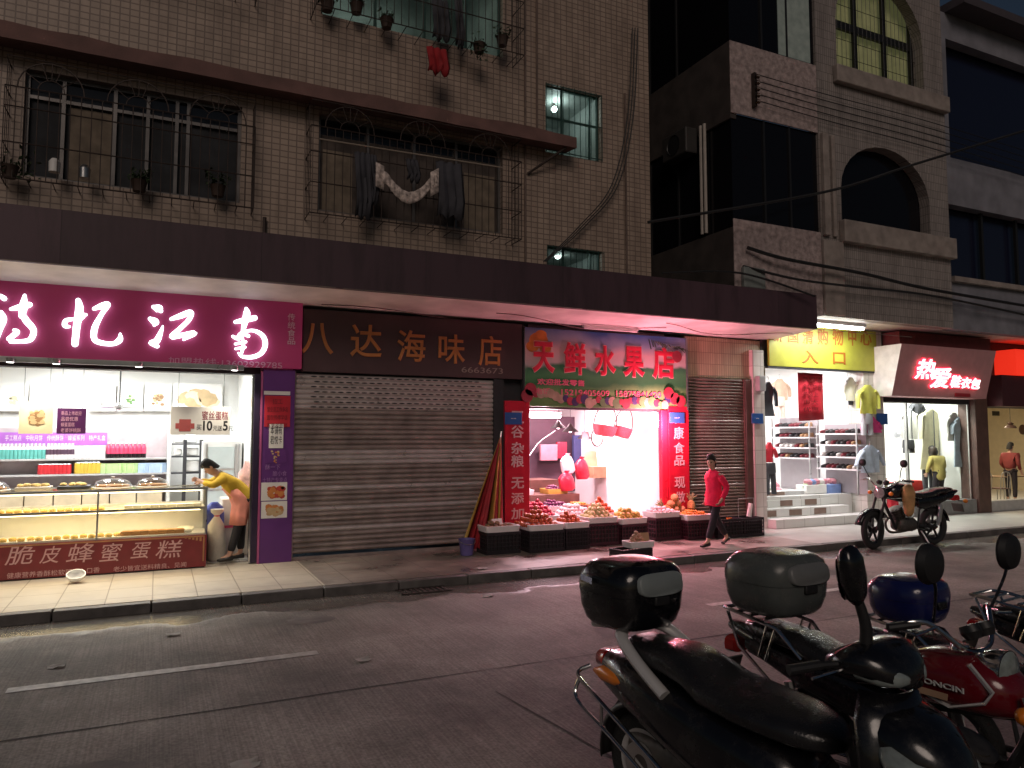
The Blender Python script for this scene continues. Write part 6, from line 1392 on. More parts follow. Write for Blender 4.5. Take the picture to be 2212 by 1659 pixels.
def chair(p, rz, lb):
    o = thing('metal_chair', lb, 'chair', p, rz)
    mb = MB(); mb.box(-.2, .2, -.2, .2, .44, .47); mb.build('seat', wood_d, o, bevel=.01)
    for sx in (-1, 1):
        for sy in (-1, 1): mb = MB(); mb.tube([(sx * .18, sy * .18, 0), (sx * .17, sy * .17, .44)], .014, 6); mb.build('leg', steel, o)
    mb = MB(); mb.tube(spline([(-.18, .19, .44), (-.18, .22, .75), (-.1, .23, .9), (.1, .23, .9), (.18, .22, .75), (.18, .19, .44)]), .014, 6); mb.tube([(-.07, .2, .46), (-.07, .235, .9)], .01, 5); mb.tube([(.07, .2, .46), (.07, .235, .9)], .01, 5); mb.build('backrest', steel, o)
def dtable(p, lb):
    o = thing('dining_table', lb, 'table', p); mb = MB(); mb.box(-.6, .6, -.35, .35, .72, .75); mb.build('tabletop', mat('brown laminate', (.25, .16, .09), .4), o, bevel=.008)
    for sx in (-1, 1):
        for sy in (-1, 1): mb = MB(); mb.tube([(sx * .52, sy * .28, 0), (sx * .52, sy * .28, .72)], .02, 6); mb.build('leg', steel, o)
dtable((20.7, 1.4, .2), 'brown dining table behind the standing man'); dtable((22.4, 1.4, .2), 'brown dining table farther along the restaurant')
chair((20.3, .8, .2), R(180), 'metal chair with bent tube back left of the standing man'); chair((21.2, .85, .2), R(175), 'metal chair with bent tube back right of the standing man'); chair((20.5, 2.0, .2), 0, 'metal chair behind the restaurant dining table')
BLB = thing('wall_clock', 'round brown clock on the restaurant wall behind the standing man', 'clock', at(2207, 928, 3.0)); mb = MB(); mb.lathe([(0, .0), (.16, .0), (.17, .03), (0, .04)], 24, Matrix.Rotation(R(90), 4, 'X')); mb.build('face', wood_d, BLB)
o = board('exit_sign', 'small dark sign high on the restaurant wall', 'sign', 2143, 2158, 888, 898, 4.0, blk, .02)
part(None, 'air_conditioner', white_pl, [(22.2, 23.4, 4.9, 5.3, 2.6, 3.0)], .03); tag(bpy.data.objects['air_conditioner'], 'white wall air conditioner at the back of the restaurant', 'air conditioner')
# lamp with red shade above the standing man
PL = thing('pendant_lamp', 'dark pendant lamp hanging above the standing man', 'lamp', at(2183, 925, 1.0)); mb = MB(); mb.lathe([(.16, 0), (.13, .06), (.06, .1), (.09, .14), (.02, .18)], 16); mb.build('shade', brown_pier, PL); mb = MB(); mb.tube([(0, 0, .17), (0, 0, 3.3 - at(2183, 925, 1.0).z)], .006, 5); mb.build('cord', black_m, PL)

# ------------------------------------------------------------------ things hanging on the facades, wires
def hang_cloth(u0, u1, vt, vb, y, m, lb, name='hanging_garment', cat='laundry'):
    x0, x1, z0, z1 = AX(u0, vb, y), AX(u1, vb, y), AZ((u0 + u1) / 2, vb, y), AZ((u0 + u1) / 2, vt, y)
    o = thing(name, lb, cat, ((x0 + x1) / 2, y, z1)); mb = MB(); n = 10
    mb.sheet([[(x0 + (x1 - x0) * (i / n) + .03 * math.sin(t * 5), y + .03 * math.sin(i * 1.9 + t), z0 + (z1 - z0) * t + .05 * math.sin(i * 1.3) * (1 - t)) for i in range(n + 1)] for t in (0, .3, .6, 1)]); mb.build('cloth', m, o, world=True, solid=.03); return o
yl = -.5
mb = MB(); mb.tube([at(690, 300, yl), at(880, 330, yl), at(1085, 362, yl)], .012, 6); tag(mb.build('clothes_pole', mat('pale bamboo pole', (.3, .25, .2), .6), None, world=True, loc=at(880, 330, yl)), 'thin pale clothes pole across the barred window with laundry', 'pole')
hang_cloth(768, 800, 330, 470, yl + .1, cl_drk, 'dark hanging trousers at the left of the laundry pole'); hang_cloth(945, 1000, 352, 470, yl + .05, cl_drk, 'dark hanging jacket at the right of the laundry pole'); hang_cloth(795, 815, 335, 440, yl + .1, cl_drk, 'narrow dark garment beside the pale draped cloth'); hang_cloth(880, 905, 345, 390, yl + .1, cl_drk, 'small black garment above the dip of the pale draped cloth')
PD = thing('draped_cloth', 'pale patterned cloth draped in a swag from the laundry pole', 'laundry', at(880, 400, yl))
pts = [at(818, 352, yl), at(835, 372, yl), at(855, 398, yl), at(882, 415, yl), at(910, 405, yl), at(932, 380, yl), at(945, 368, yl)]
mb = MB(); mb.sheet([[p + Vector((0, -.02 * (k % 2), dz - (.04 if k in (2, 3) else 0))) for k, p in enumerate(spline(pts, 4))] for dz in (0, -.07, -.15, -.2)]); mb.sheet([[at(812 + i * 6, 350 + 3 * i, yl - .01 * (i % 2)) + Vector((0, 0, dz)) for i in range(4)] for dz in (0, -.25, -.4)]); mb.sheet([[at(930 + i * 6, 372 - 3 * i, yl - .01 * (i % 2)) + Vector((0, 0, dz)) for i in range(4)] for dz in (0, -.25, -.42)])
mb.build('cloth', mat('pale patterned cloth', (.5, .42, .38), .8, var=.6, vscale=14), PD, world=True, solid=.012)
hang_cloth(925, 968, 105, 158, -.5, mat('dark red rag', (.3, .01, .015), .8, var=.2), 'dark red rag hanging below the green lit window', 'hanging_rag', 'rag')
hang_cloth(935, 970, 0, 85, -.3, cl_drk, 'dark coat hanging inside the green lit window cage'); hang_cloth(985, 1000, 0, 100, -.3, cl_drk, 'narrow dark garment hanging beside the coat in the lit window')
leafm = mat('dark potted leaves', (.03, .05, .02), .6, var=.4)
def pot_plant(u, v, y, r, lb, drop=0.0):
    p = at(u, v, y); o = thing('potted_plant', lb, 'plant', p, group='potted plants on the window cages')
    mb = MB(); mb.lathe([(0, .005), (.08, .005), (.11, .16), (.12, .17), (.1, .16), (0, .14)], 14); mb.build('pot', mat('clay pot', (.05, .03, .022), .7), o)
    mb = MB()
    for i in range(70):
        a, b, q = rng.uniform(0, 6.28), rng.uniform(-.3, 1.4), r * rng.uniform(.3, 1)
        c = Vector((q * math.cos(a), q * math.sin(a) * .7, .2 + q * math.sin(b) - drop * rng.random())); d = Vector((rng.uniform(-1, 1), rng.uniform(-1, 1), rng.uniform(-1, 1))).normalized() * .05; e = d.orthogonal().normalized() * .022
        mb.add([c - d, c + e, c + d, c - e], [(0, 1, 2, 3)])
    mb.build('foliage', leafm, o, fix=False, smooth=0)
pot_plant(707, 25, -.2, .2, 'round leafy potted plant at the left of the green lit window'); pot_plant(770, 30, -.2, .15, 'tall thin potted plant in the green lit window'); pot_plant(835, 62, -.25, .14, 'small low potted plant in the green lit window'); pot_plant(1035, 115, -.4, .17, 'trailing potted plant on the corner of the upper window cage', .35); pot_plant(1085, 100, -.3, .17, 'reddish potted plant at the outer corner of the upper cage')
pot_plant(20, 385, -.25, .35, 'large dark shrub in the leftmost window cage', .2); pot_plant(300, 415, -.2, .16, 'low potted plant in the middle of the leftmost window cage'); pot_plant(470, 425, -.2, .2, 'potted plant at the right end of the leftmost window cage')
for u, v, lb in ((117, 372, 'pale plastic bottle standing in the leftmost window cage'), (182, 385, 'grey tin standing in the leftmost window cage')):
    mb = MB(); mb.lathe([(0, 0), (.07, 0), (.075, .14), (.04, .19), (.0, .2)], 14); tag(mb.build('plastic_bottle' if 'bottle' in lb else 'tin', white_pl if 'bottle' in lb else steel, None, loc=at(u, v, -.25)), lb, 'bottle' if 'bottle' in lb else 'tin')
wire_m = mat('black cable', (.012, .012, .013), .6, var=0)
def wire(lb, pts, r=.012, name='overhead_cable', group=None):
    P = spline(pts, 8); mb = MB(); mb.tube(P, r, 6); return tag(mb.build(name, wire_m, None, world=True, loc=P[len(P) // 2]), lb, 'cable', group)
for i in range(5): wire(('topmost', 'second', 'third', 'fourth', 'lowest')[i] + ' of the five thin wires from insulator rack along corner building', [at(1632, 160 + i * 14, -1.2), at(1800, 208 + i * 14, -1.24), at(1990, 258 + i * 14, -1.22), at(2230, 330 + i * 14, -1.2)], .009)
IR = thing('insulator_rack', 'dark insulator rack on the stucco corner parapet', 'bracket', at(1628, 190, -1.14)); mb = MB(); mb.box(-.03, .03, -.06, .03, -.4, .3); mb.build('bracket', rust, IR)
for i in range(5): mb = MB(); mb.lathe([(.02, -.05), (.045, -.02), (.03, 0), (.045, .02), (.02, .05)], 10, Matrix.Translation((.02, -.1, .2 - i * .13)) @ Matrix.Rotation(R(90), 4, 'Y')); mb.build('insulator', mat('brown porcelain', (.06, .03, .02), .3), IR)
wire('thick cable bundle crossing in front of the arched window towards the right', [at(1400, 480, -1.6), at(1780, 415, -2.0), at(1975, 355, -2.5), at(2260, 268, -3.2)], .028)
wire('upper heavy cable drooping under the corner building parapet', [at(1615, 535, -1.2), at(1700, 560, -1.3), at(1860, 590, -1.35), at(2010, 625, -1.3), at(2260, 668, -1.2)], .035)
wire('lower heavy cable drooping under the corner building parapet', [at(1605, 575, -1.15), at(1720, 603, -1.35), at(1850, 620, -1.35), at(2020, 640, -1.3), at(2260, 690, -1.2)], .025)
wire('long cable running low along the corner building to neighbour building', [at(1430, 590, -1.3), at(1600, 590, -1.3), at(1760, 640, -1.45)], .02)
for i in range(3): wire(('outer', 'middle', 'inner')[i] + ' cable of the bundle curving down the tiled wall', [at(1378 - 6 * i, 60, -.03), at(1368 - 6 * i, 250, -.05), at(1335 - 7 * i, 400, -.1), at(1262 - 6 * i, 490, -.12), at(1180 - 3 * i, 565, -.08)], .011)
AC = thing('air_conditioner', 'old air conditioner on the dark side wall of the corner building', 'air conditioner', (XA - .2, .35, 6.5 + 1.6)); part(AC, 'casing', mat('grimy grey casing', (.035, .032, .03), .6), [(XA - .33, XA - .02, -.1, .7, 8.0, 8.55)], .03)
mb = MB(); mb.lathe([(.0, 0), (.2, 0), (.21, .015)], 18, Matrix.Translation((XA - .335, .3, 8.27)) @ Matrix.Rotation(R(-90), 4, 'Y')); mb.build('fan_guard', black_m, AC, world=True)
part(None, 'wall_box', mat('grey green box', (.2, .22, .21), .5), [(10.2, 10.75, -1.2, -1.105, 4.99, 5.4)], .02) ; tag(bpy.data.objects['wall_box'], 'grey junction box low on the stucco corner', 'junction box')
# ------------------------------------------------------------------ PEOPLE
skin_m = mat('skin', (.52, .3, .22), .55, var=.06); hair_m = mat('black hair', (.014, .011, .01), .75, var=.3, vscale=40); eye_m = mat('dark eye', (.01, .008, .008), .2, var=0); shoe_blk = mat('black shoe', (.02, .018, .018), .45)
def hand(nodes, edges, key, w, d, side, curl):
    """palm and five unequal bent fingers growing from the wrist key; d = pointing direction, side = thumb direction"""
    w, d, side = Vector(w), Vector(d).normalized(), Vector(side); side = (side - d * side.dot(d)).normalized(); nrm = d.cross(side)
    nodes[key + 'p'] = (w + d * .05, (.034, .02)); edges.append((key, key + 'p'))
    for i, (o, l) in enumerate(((.026, .068), (.009, .078), (-.009, .072), (-.026, .056))):
        b = w + d * .085 + side * o; m = b + d * l * .5 + nrm * curl * .02; e = m + (d * (1 - curl) + nrm * curl).normalized() * l * .5
        nodes[key + 'a%d' % i] = (b, .0095); nodes[key + 'b%d' % i] = (m, .0088); nodes[key + 'c%d' % i] = (e, .0075); edges += [(key + 'p', key + 'a%d' % i), (key + 'a%d' % i, key + 'b%d' % i), (key + 'b%d' % i, key + 'c%d' % i)]
    b = w + d * .03 + side * .036; nodes[key + 't'] = (b, .011); e = b + (d * .7 + side * .6).normalized() * .045; nodes[key + 'u'] = (e, .009); edges += [(key + 'p', key + 't'), (key + 't', key + 'u')]
def human(root, J, tops, legs, face, shoe=shoe_blk, bare_foot=False):
    """J: joint name -> local position. One continuous body, clothes as children that follow it."""
    V = {k: Vector(v) for k, v in J.items()}
    up = (V['head'] - V['neck']).normalized(); f = Vector(face); f = (f - up * f.dot(up)).normalized(); sd = f.cross(up)
    N = {'pelvis': (V['pelvis'], .11), 'waist': (V['waist'], .105), 'chest': (V['chest'], .09), 'neck': (V['neck'], .05), 'jaw': (V['neck'].lerp(V['head'], .45) + f * .025, (.056, .062)), 'head': (V['head'], (.076, .088)), 'crown': (V['head'] + up * .055 - f * .01, (.05, .056))}
    E = [('pelvis', 'waist'), ('waist', 'chest'), ('chest', 'neck'), ('neck', 'jaw'), ('jaw', 'head'), ('head', 'crown')]
    for s in 'lr':
        N[s + 'sh'] = (V[s + 'sh'], .034); N[s + 'el'] = (V[s + 'el'], .034); N[s + 'wr'] = (V[s + 'wr'], .026)
        E += [('chest', s + 'sh'), (s + 'sh', s + 'el'), (s + 'el', s + 'wr')]
        hd = (V[s + 'wr'] - V[s + 'el']).normalized() + Vector(J.get(s + 'hd', (0, 0, 0)))
        hand(N, E, s + 'wr', V[s + 'wr'], hd, f, .5)
        N[s + 'hip'] = (V[s + 'hip'], .085); N[s + 'kn'] = (V[s + 'kn'], .056); N[s + 'an'] = (V[s + 'an'], .038); N[s + 'toe'] = (V[s + 'toe'], (.038, .024))
        E += [('pelvis', s + 'hip'), (s + 'hip', s + 'kn'), (s + 'kn', s + 'an'), (s + 'an', s + 'toe')]
    skin('body', N, E, skin_m, root, 'pelvis', 2)
    T = {'pelvis': (V['pelvis'].lerp(V['waist'], .2 if 'hem' not in J else 0), .165), 'waist': (V['waist'], .16), 'chest': (V['chest'], .158), 'collar': (V['chest'].lerp(V['neck'], .8), .06)}; TE = [('pelvis', 'waist'), ('waist', 'chest'), ('chest', 'collar')]
    if 'hem' in J: T['hem'] = (V['hem'], .165); TE.append(('pelvis', 'hem'))
    for s in 'lr':
        T[s + 'sh'] = (V[s + 'sh'], .074); T[s + 'el'] = (V[s + 'el'], .055); T[s + 'cu'] = (V[s + 'el'].lerp(V[s + 'wr'], .92), .042); TE += [('chest', s + 'sh'), (s + 'sh', s + 'el'), (s + 'el', s + 'cu')]
    if 'loft' in J:
        lv = (V['lsh'] - V['rsh']).normalized(); mid = (V['lsh'] + V['rsh']) / 2; rings = []
        for c, w, d in ((V['hem'], .185, .165), (V['pelvis'], .182, .158), (V['waist'], .155, .12), (V['chest'], .17, .125), (V['chest'].lerp(mid, .6), .182, .115), (mid + Vector((0, 0, .025)), .15, .09), (V['neck'].lerp(mid, .45), .075, .07), (V['neck'].lerp(mid, .2), .06, .06)):
            rings.append([c + lv * (w * math.cos(a)) + Vector((lv.y, -lv.x, 0)) * (d * math.sin(a) * (1 + .04 * math.sin(5 * a + c.z * 30))) + Vector((0, 0, .012 * math.sin(4 * a + c.z * 20))) for a in [2 * math.pi * q / 26 for q in range(26)]])
        mb = MB(); mb.loft(rings)
        for s in 'lr':
            sh = V[s + 'sh'].lerp(mid, .5) + Vector((0, 0, -.015)); mb.tube(spline([sh, V[s + 'sh'].lerp(V[s + 'el'], .5), V[s + 'el'], V[s + 'el'].lerp(V[s + 'wr'], .9)], 5), [(.045, .06, .07, .074, .074)[i] if i < 5 else .077 - .0023 * i + .003 * math.sin(i * 2.2) for i in range(16)], 14)
        mb.build(tops[0], tops[1], root, smooth=80)
    else: skin(tops[0], T, TE, tops[1], root, 'chest', 2)
    L = {'pelvis': (V['pelvis'], .1)}; LE = []
    for s in 'lr':
        L[s + 'hip'] = (V[s + 'hip'], .088); L[s + 'kn'] = (V[s + 'kn'], .07); L[s + 'cu'] = (V[s + 'kn'].lerp(V[s + 'an'], .88), .056); LE += [('pelvis', s + 'hip'), (s + 'hip', s + 'kn'), (s + 'kn', s + 'cu')]
        d = (V[s + 'toe'] - V[s + 'an']); d.z = 0; d.normalize()
        mb = MB(); q = V[s + 'toe']; a = V[s + 'an'] + Vector((0, 0, -.03)); sdv = Vector((-d.y, d.x, 0))
        ctr = [a - d * .05, a, a.lerp(q, .5), q, q + d * .045]; ws = [.03, .043, .045, .042, .02]; hs = [.035, .04, .034, .026, .014]
        mb.loft([[c + sdv * (w * math.cos(t)) + Vector((0, 0, h * math.sin(t))) for t in [2 * math.pi * k / 12 for k in range(12)]] for c, w, h in zip(ctr, ws, hs)])
        mb.build('shoe', shoe, root, smooth=70)
    skin(legs[0], L, LE, legs[1], root, 'pelvis', 2)
    # hair cap and face
    Mh = Matrix((sd, f, up)).transposed().to_4x4(); hc = V['head']
    mb = MB(Matrix.Translation(hc) @ Mh)
    rows = []
    for i in range(9):
        t = i / 8; rows.append([])
        for j in range(24):
            a = 2 * math.pi * j / 24; q = math.sin(a); low = .048 if q > .75 else .048 - .15 * min(1, (.75 - q) / 1.2)
            z = low + (.128 - low) * math.sin(t * math.pi / 2); k = math.cos(t * math.pi / 2) ** .55 * (.93 + .02 * math.sin(a * 9))
            rows[-1].append((.09 * k * math.cos(a), .103 * k * q - .012, z))
    mb.loft(rows); mb.build('hair', hair_m, root, smooth=70)
    mb = MB(Matrix.Translation(hc) @ Mh)
    for s in (-1, 1): mb.ball((s * .031, .078, -.008), (.012, .008, .007), 8, 6)
    mb.build('eye', eye_m, root)
    mb = MB(Matrix.Translation(hc) @ Mh); mb.loft([[(x * w, .078 + y * d, z) for x, y in ((-1, 0), (0, 1), (1, 0), (0, -.6))] for z, w, d in ((.005, .006, .008), (-.025, .012, .024), (-.038, .015, .018), (-.042, .008, .004))]); mb.build('nose', skin_m, root)
    mb = MB(Matrix.Translation(hc) @ Mh); mb.ball((0, .072, -.062), (.022, .01, .006), 8, 6); mb.build('mouth', mat('lips', (.4, .12, .11), .5, var=0), root)
    for s in (-1, 1):
        mb = MB(Matrix.Translation(hc) @ Mh); mb.ball((s * .079, -.005, -.02), (.012, .018, .03), 8, 6); mb.build('ear', skin_m, root)
    return sd, f, up, hc
red_knit = mat('crimson jumper', (.85, .012, .075), .85, var=.18, vscale=5, bump=.9, bscale=11); dark_tr = mat('dark trousers', (.022, .016, .022), .85, var=.2, bump=.8, bscale=12)
PR = thing('person', 'woman in crimson jumper and dark trousers walking past the fruit crates', 'person', (9.0, -1.62, .15))
sd, f, up, hc = human(PR, {'pelvis': (0, 0, .86), 'waist': (-.02, 0, 1.02), 'chest': (-.03, 0, 1.2), 'neck': (-.045, 0, 1.37), 'head': (-.075, -.01, 1.51), 'loft': (0, 0, 0), 'hem': (.0, 0, .72),
    'lsh': (-.02, -.17, 1.28), 'lel': (.06, -.235, 1.03), 'lwr': (-.06, -.25, .84), 'lhd': (-.3, .1, -.1), 'rsh': (-.03, .17, 1.28), 'rel': (.08, .22, 1.04), 'rwr': (-.02, .2, .84),
    'lhip': (0, -.085, .82), 'lkn': (-.12, -.09, .46), 'lan': (-.26, -.09, .09), 'ltoe': (-.37, -.09, .035), 'rhip': (0, .085, .82), 'rkn': (.1, .08, .45), 'ran': (.33, .08, .13), 'rtoe': (.25, .08, .035)},
    ('jumper', red_knit), ('trousers', dark_tr), (-1, -.55, -.05))
mb = MB(); mb.loft([[hc - f * (.05 + .03 * k) + sd * (w * math.cos(a)) - f * (w * .7 * math.sin(a)) + Vector((0, 0, dz)) for a in [2 * math.pi * q / 14 for q in range(14)]] for k, dz, w in ((0, .06, .05), (.6, 0, .075), (1, -.08, .07), (1, -.15, .045), (.8, -.19, .015))]); mb.build('hair_tail', hair_m, PR)
yel_knit = mat('mustard jumper', (.55, .36, .03), .85, var=.15, vscale=5, bump=.9, bscale=11); leg_blk = mat('black leggings', (.015, .014, .018), .8, var=.1); apron_m = mat('salmon pink apron', (.7, .26, .2), .75, var=.2, vscale=5, bump=.9, bscale=10)
PY = thing('person', 'woman in mustard jumper and pink apron leaning on the cake counter', 'person', (1.1, .3, .17), sc=1.07)
sd, f, up, hc = human(PY, {'pelvis': (.14, 0, .88), 'waist': (.05, 0, 1.02), 'chest': (-.12, 0, 1.17), 'neck': (-.25, 0, 1.27), 'head': (-.35, -.01, 1.36), 'hem': (.17, 0, .8),
    'lsh': (-.16, -.17, 1.2), 'lel': (-.3, -.2, 1.1), 'lwr': (-.44, -.1, 1.15), 'rsh': (-.16, .17, 1.2), 'rel': (-.32, .22, 1.12), 'rwr': (-.46, .12, 1.16),
    'lhip': (.14, -.085, .84), 'lkn': (.05, -.09, .46), 'lan': (-.05, -.1, .085), 'ltoe': (-.17, -.11, .035), 'rhip': (.14, .085, .84), 'rkn': (.12, .08, .45), 'ran': (.12, .08, .085), 'rtoe': (0, .08, .035)},
    ('jumper', yel_knit), ('leggings', leg_blk), (-1, -.15, -.35))
mb = MB()
rows = []
for z, x0, x1, hw in ((1.04, -.16, .1, .17), (.92, -.06, .19, .185), (.8, -.02, .27, .19), (.66, -.04, .25, .19), (.52, -.05, .23, .19)):
    rows.append([((x0 + x1) / 2 + (x1 - x0) / 2 * math.cos(a) + .01 * math.sin(7 * a + z * 9), hw * math.sin(a) * (1 + .03 * math.sin(9 * a)), z) for a in [math.pi * (.28 + 1.44 * i / 26) for i in range(27)]])
mb.sheet(rows); mb.build('apron', apron_m, PY, solid=.008, fix=False)
mb = MB(); mb.tube([(-.2, .06, 1.30), (-.02, .04, 1.22), (.14, 0, 1.06)], .016, 6, flat=.4); mb.build('apron_strap', mat('dark strap', (.06, .02, .02), .7), PY)
mb = MB(); mb.loft([ring_z(z, .3, .0, h * .35, h, 2.4, 14) for z, h in ((.6, .04), (.64, .1), (.8, .14), (.93, .12), (.96, .04))]); mb.build('waist_bag', mat('navy cloth', (.02, .025, .06), .8), PY)
olive = mat('olive yellow coat', (.38, .32, .1), .9, var=.15, bump=.4, bscale=50)
PC = thing('person', 'person in olive yellow coat seen from behind in the clothes shop', 'person', (AX(2030, 1060, .62), .62, .33), R(-8))
human(PC, {'pelvis': (0, 0, .82), 'waist': (0, .02, .96), 'chest': (0, .06, 1.13), 'neck': (-.01, .1, 1.28), 'head': (-.02, .15, 1.4), 'hem': (0, -.01, .6), 'lsh': (.19, .05, 1.2), 'lel': (.26, .06, .96), 'lwr': (.2, .18, .84), 'rsh': (-.19, .05, 1.2), 'rel': (-.27, .07, .96), 'rwr': (-.22, .18, .8),
    'lhip': (.09, 0, .8), 'lkn': (.09, .05, .44), 'lan': (.09, 0, .09), 'ltoe': (.09, .1, .035), 'rhip': (-.09, 0, .8), 'rkn': (-.09, .05, .44), 'ran': (-.1, .0, .09), 'rtoe': (-.1, .1, .035)}, ('coat', olive), ('trousers', dark_tr), (-.3, 1, -.25))
mb = MB(); mb.loft([ring_z(z, -.03, .13, h, h * .9, 2.3, 14) for z, h in ((1.2, .06), (1.26, .1), (1.36, .115), (1.45, .1), (1.5, .05))]); mb.build('long_hair', mat('brown black hair', (.03, .018, .012), .5, var=.3, vscale=30), PC)
PM = thing('person', 'man in dark red jacket standing in profile inside the restaurant', 'person', (AX(2186, 1080, 1.0), 1.0, .21))
human(PM, {'pelvis': (0, 0, .92), 'waist': (-.01, 0, 1.06), 'chest': (-.01, 0, 1.27), 'neck': (.01, 0, 1.46), 'head': (.04, 0, 1.6), 'lsh': (-.01, .19, 1.36), 'lel': (-.03, .24, 1.1), 'lwr': (.12, .2, .95), 'rsh': (-.01, -.19, 1.36), 'rel': (-.04, -.25, 1.1), 'rwr': (.08, -.23, .92),
    'lhip': (0, .09, .88), 'lkn': (.01, .09, .48), 'lan': (-.02, .09, .09), 'ltoe': (.09, .1, .035), 'rhip': (0, -.09, .88), 'rkn': (.02, -.09, .48), 'ran': (0, -.09, .09), 'rtoe': (.11, -.1, .035)}, ('jacket', mat('dark red jacket', (.2, .03, .03), .8, var=.15)), ('trousers', dark_tr), (1, -.1, 0))

def dusty(m, amount=.35, col=(.16, .14, .12)):
    nt = m.node_tree; N, L = nt.nodes, nt.links; b = N['Principled BSDF']
    tc = N.new('ShaderNodeTexCoord'); n1 = N.new('ShaderNodeTexNoise'); n1.inputs['Scale'].default_value = 7; n1.inputs['Detail'].default_value = 10; n1.inputs['Roughness'].default_value = .75
    L.new(tc.outputs['Object'], n1.inputs['Vector'])
    mr = N.new('ShaderNodeMapRange'); mr.inputs['From Min'].default_value = .48; mr.inputs['From Max'].default_value = .8; mr.inputs['To Max'].default_value = amount; L.new(n1.outputs['Fac'], mr.inputs['Value'])
    mx = N.new('ShaderNodeMix'); mx.data_type = 'RGBA'; L.new(mr.outputs[0], mx.inputs[0]); mx.inputs[7].default_value = (*col, 1)
    old = b.inputs['Base Color'].links[0].from_socket if b.inputs['Base Color'].links else None
    if old: L.new(old, mx.inputs[6])
    else: mx.inputs[6].default_value = b.inputs['Base Color'].default_value
    L.new(mx.outputs[2], b.inputs['Base Color'])
    r = N.new('ShaderNodeMapRange'); r.inputs['From Min'].default_value = .4; r.inputs['From Max'].default_value = .75; r.inputs['To Min'].default_value = .1; r.inputs['To Max'].default_value = .5; L.new(n1.outputs['Fac'], r.inputs['Value']); L.new(r.outputs[0], b.inputs['Roughness'])
    b.inputs['Coat Weight'].default_value = min(.35, b.inputs['Coat Weight'].default_value)
# ------------------------------------------------------------------ MOTORCYCLES (local: x forwards, y to the rider's left, ground z = 0, rear axle at x = 0)
tyre_m = mat('tyre rubber', (.016, .016, .016), .8, var=.2, bump=.4, bscale=90); gloss_blk = mat('gloss black paint', (.006, .006, .008), .12, var=.1, coat=.6); gloss_red = mat('dark red paint', (.13, .005, .01), .16, var=.1, coat=.7); gloss_navy = mat('navy paint', (.012, .014, .06), .18, var=.1, coat=.5)
grey_pl = mat('grey black box plastic', (.085, .095, .092), .42, var=.12, bump=.08, bscale=200); silver_p = mat('silver paint', (.62, .61, .6), .35, .3, var=.06); engine_m = mat('dirty engine alloy', (.12, .11, .1), .45, .7, var=.3, vscale=20); seat_m = mat('black vinyl seat', (.016, .016, .018), .4, var=.2, bump=.15, bscale=120); lens_c = mat('clear lens', (.25, .29, .28), .12, .1, var=.25, vscale=25, coat=.8); lens_r = mat('red lens', (.4, .01, .01), .15, var=.1, coat=.6); lens_o = mat('orange lens', (.75, .2, .01), .25, var=.05, coat=.5); alloy_bl = mat('black cast wheel', (.02, .02, .022), .3, .4, var=.1)
for q in (gloss_blk, gloss_red, gloss_navy): dusty(q, .12)
dusty(seat_m, .07); dusty(grey_pl, .3)
mirror_m = mat('mirror glass', (.5, .5, .5), .03, 1.0, var=0)
RY = Matrix.Rotation(R(90), 4, 'X')
def wheel(root, x, z, rad, w, spokes=5, rim_m=None, steer=0.0, wire=False):
    M = Matrix.Translation((x, 0, z)) @ Matrix.Rotation(steer, 4, 'Z') @ RY
    rim_m = rim_m or alloy_bl
    mb = MB(M); prof = [(rad - .085, -w * .3), (rad - .05, -w * .48), (rad - .018, -w * .42), (rad, -w * .18), (rad + .003, 0), (rad, w * .18), (rad - .018, w * .42), (rad - .05, w * .48), (rad - .085, w * .3)]
    mb.lathe(prof, 40); t = mb.build('wheel', tyre_m, root, smooth=50)
    mb = MB(M); mb.lathe([(rad - .082, -w * .32), (rad - .11, -w * .2), (rad - .118, 0), (rad - .11, w * .2), (rad - .082, w * .32)], 36); mb.lathe([(.0, -.05), (.05, -.05), (.05, .05), (0, .05)], 16)
    if wire:
        for k in range(28): a = 2 * math.pi * k / 28; b = a + (.5 if k % 2 else -.5); mb.tube([(.045 * math.cos(b), .045 * math.sin(b), .03 * (1 if k % 2 else -1)), ((rad - .11) * math.cos(a), (rad - .11) * math.sin(a), 0)], .0035, 4)
    else:
        for k in range(spokes): a = 2 * math.pi * k / spokes + .3; mb.tube([(.04 * math.cos(a), .04 * math.sin(a), 0), ((rad - .11) * math.cos(a + .12), (rad - .11) * math.sin(a + .12), 0)], [.024, .02], 6, flat=.7)
    mb.build('rim', rim_m, t)
    mb = MB(M); mb.lathe([(.05, .055), (.11, .055), (.11, .06), (.05, .06), (.05, .055)], 24); mb.build('brake_disc', steel, t)
    return t
def fender(root, x, z, rad, w, a0, a1, m, name='fender'):
    rows = []
    for i in range(13):
        a = R(a0 + (a1 - a0) * i / 12); c, s = math.cos(a), math.sin(a)
        rows.append([(x + (rad - d) * c, y, z + (rad - d) * s) for y, d in ((-w, .035), (-w * .8, .008), (0, 0), (w * .8, .008), (w, .035))])
    mb = MB(); mb.sheet(rows); return mb.build(name, m, root, solid=.006, fix=False, smooth=60)
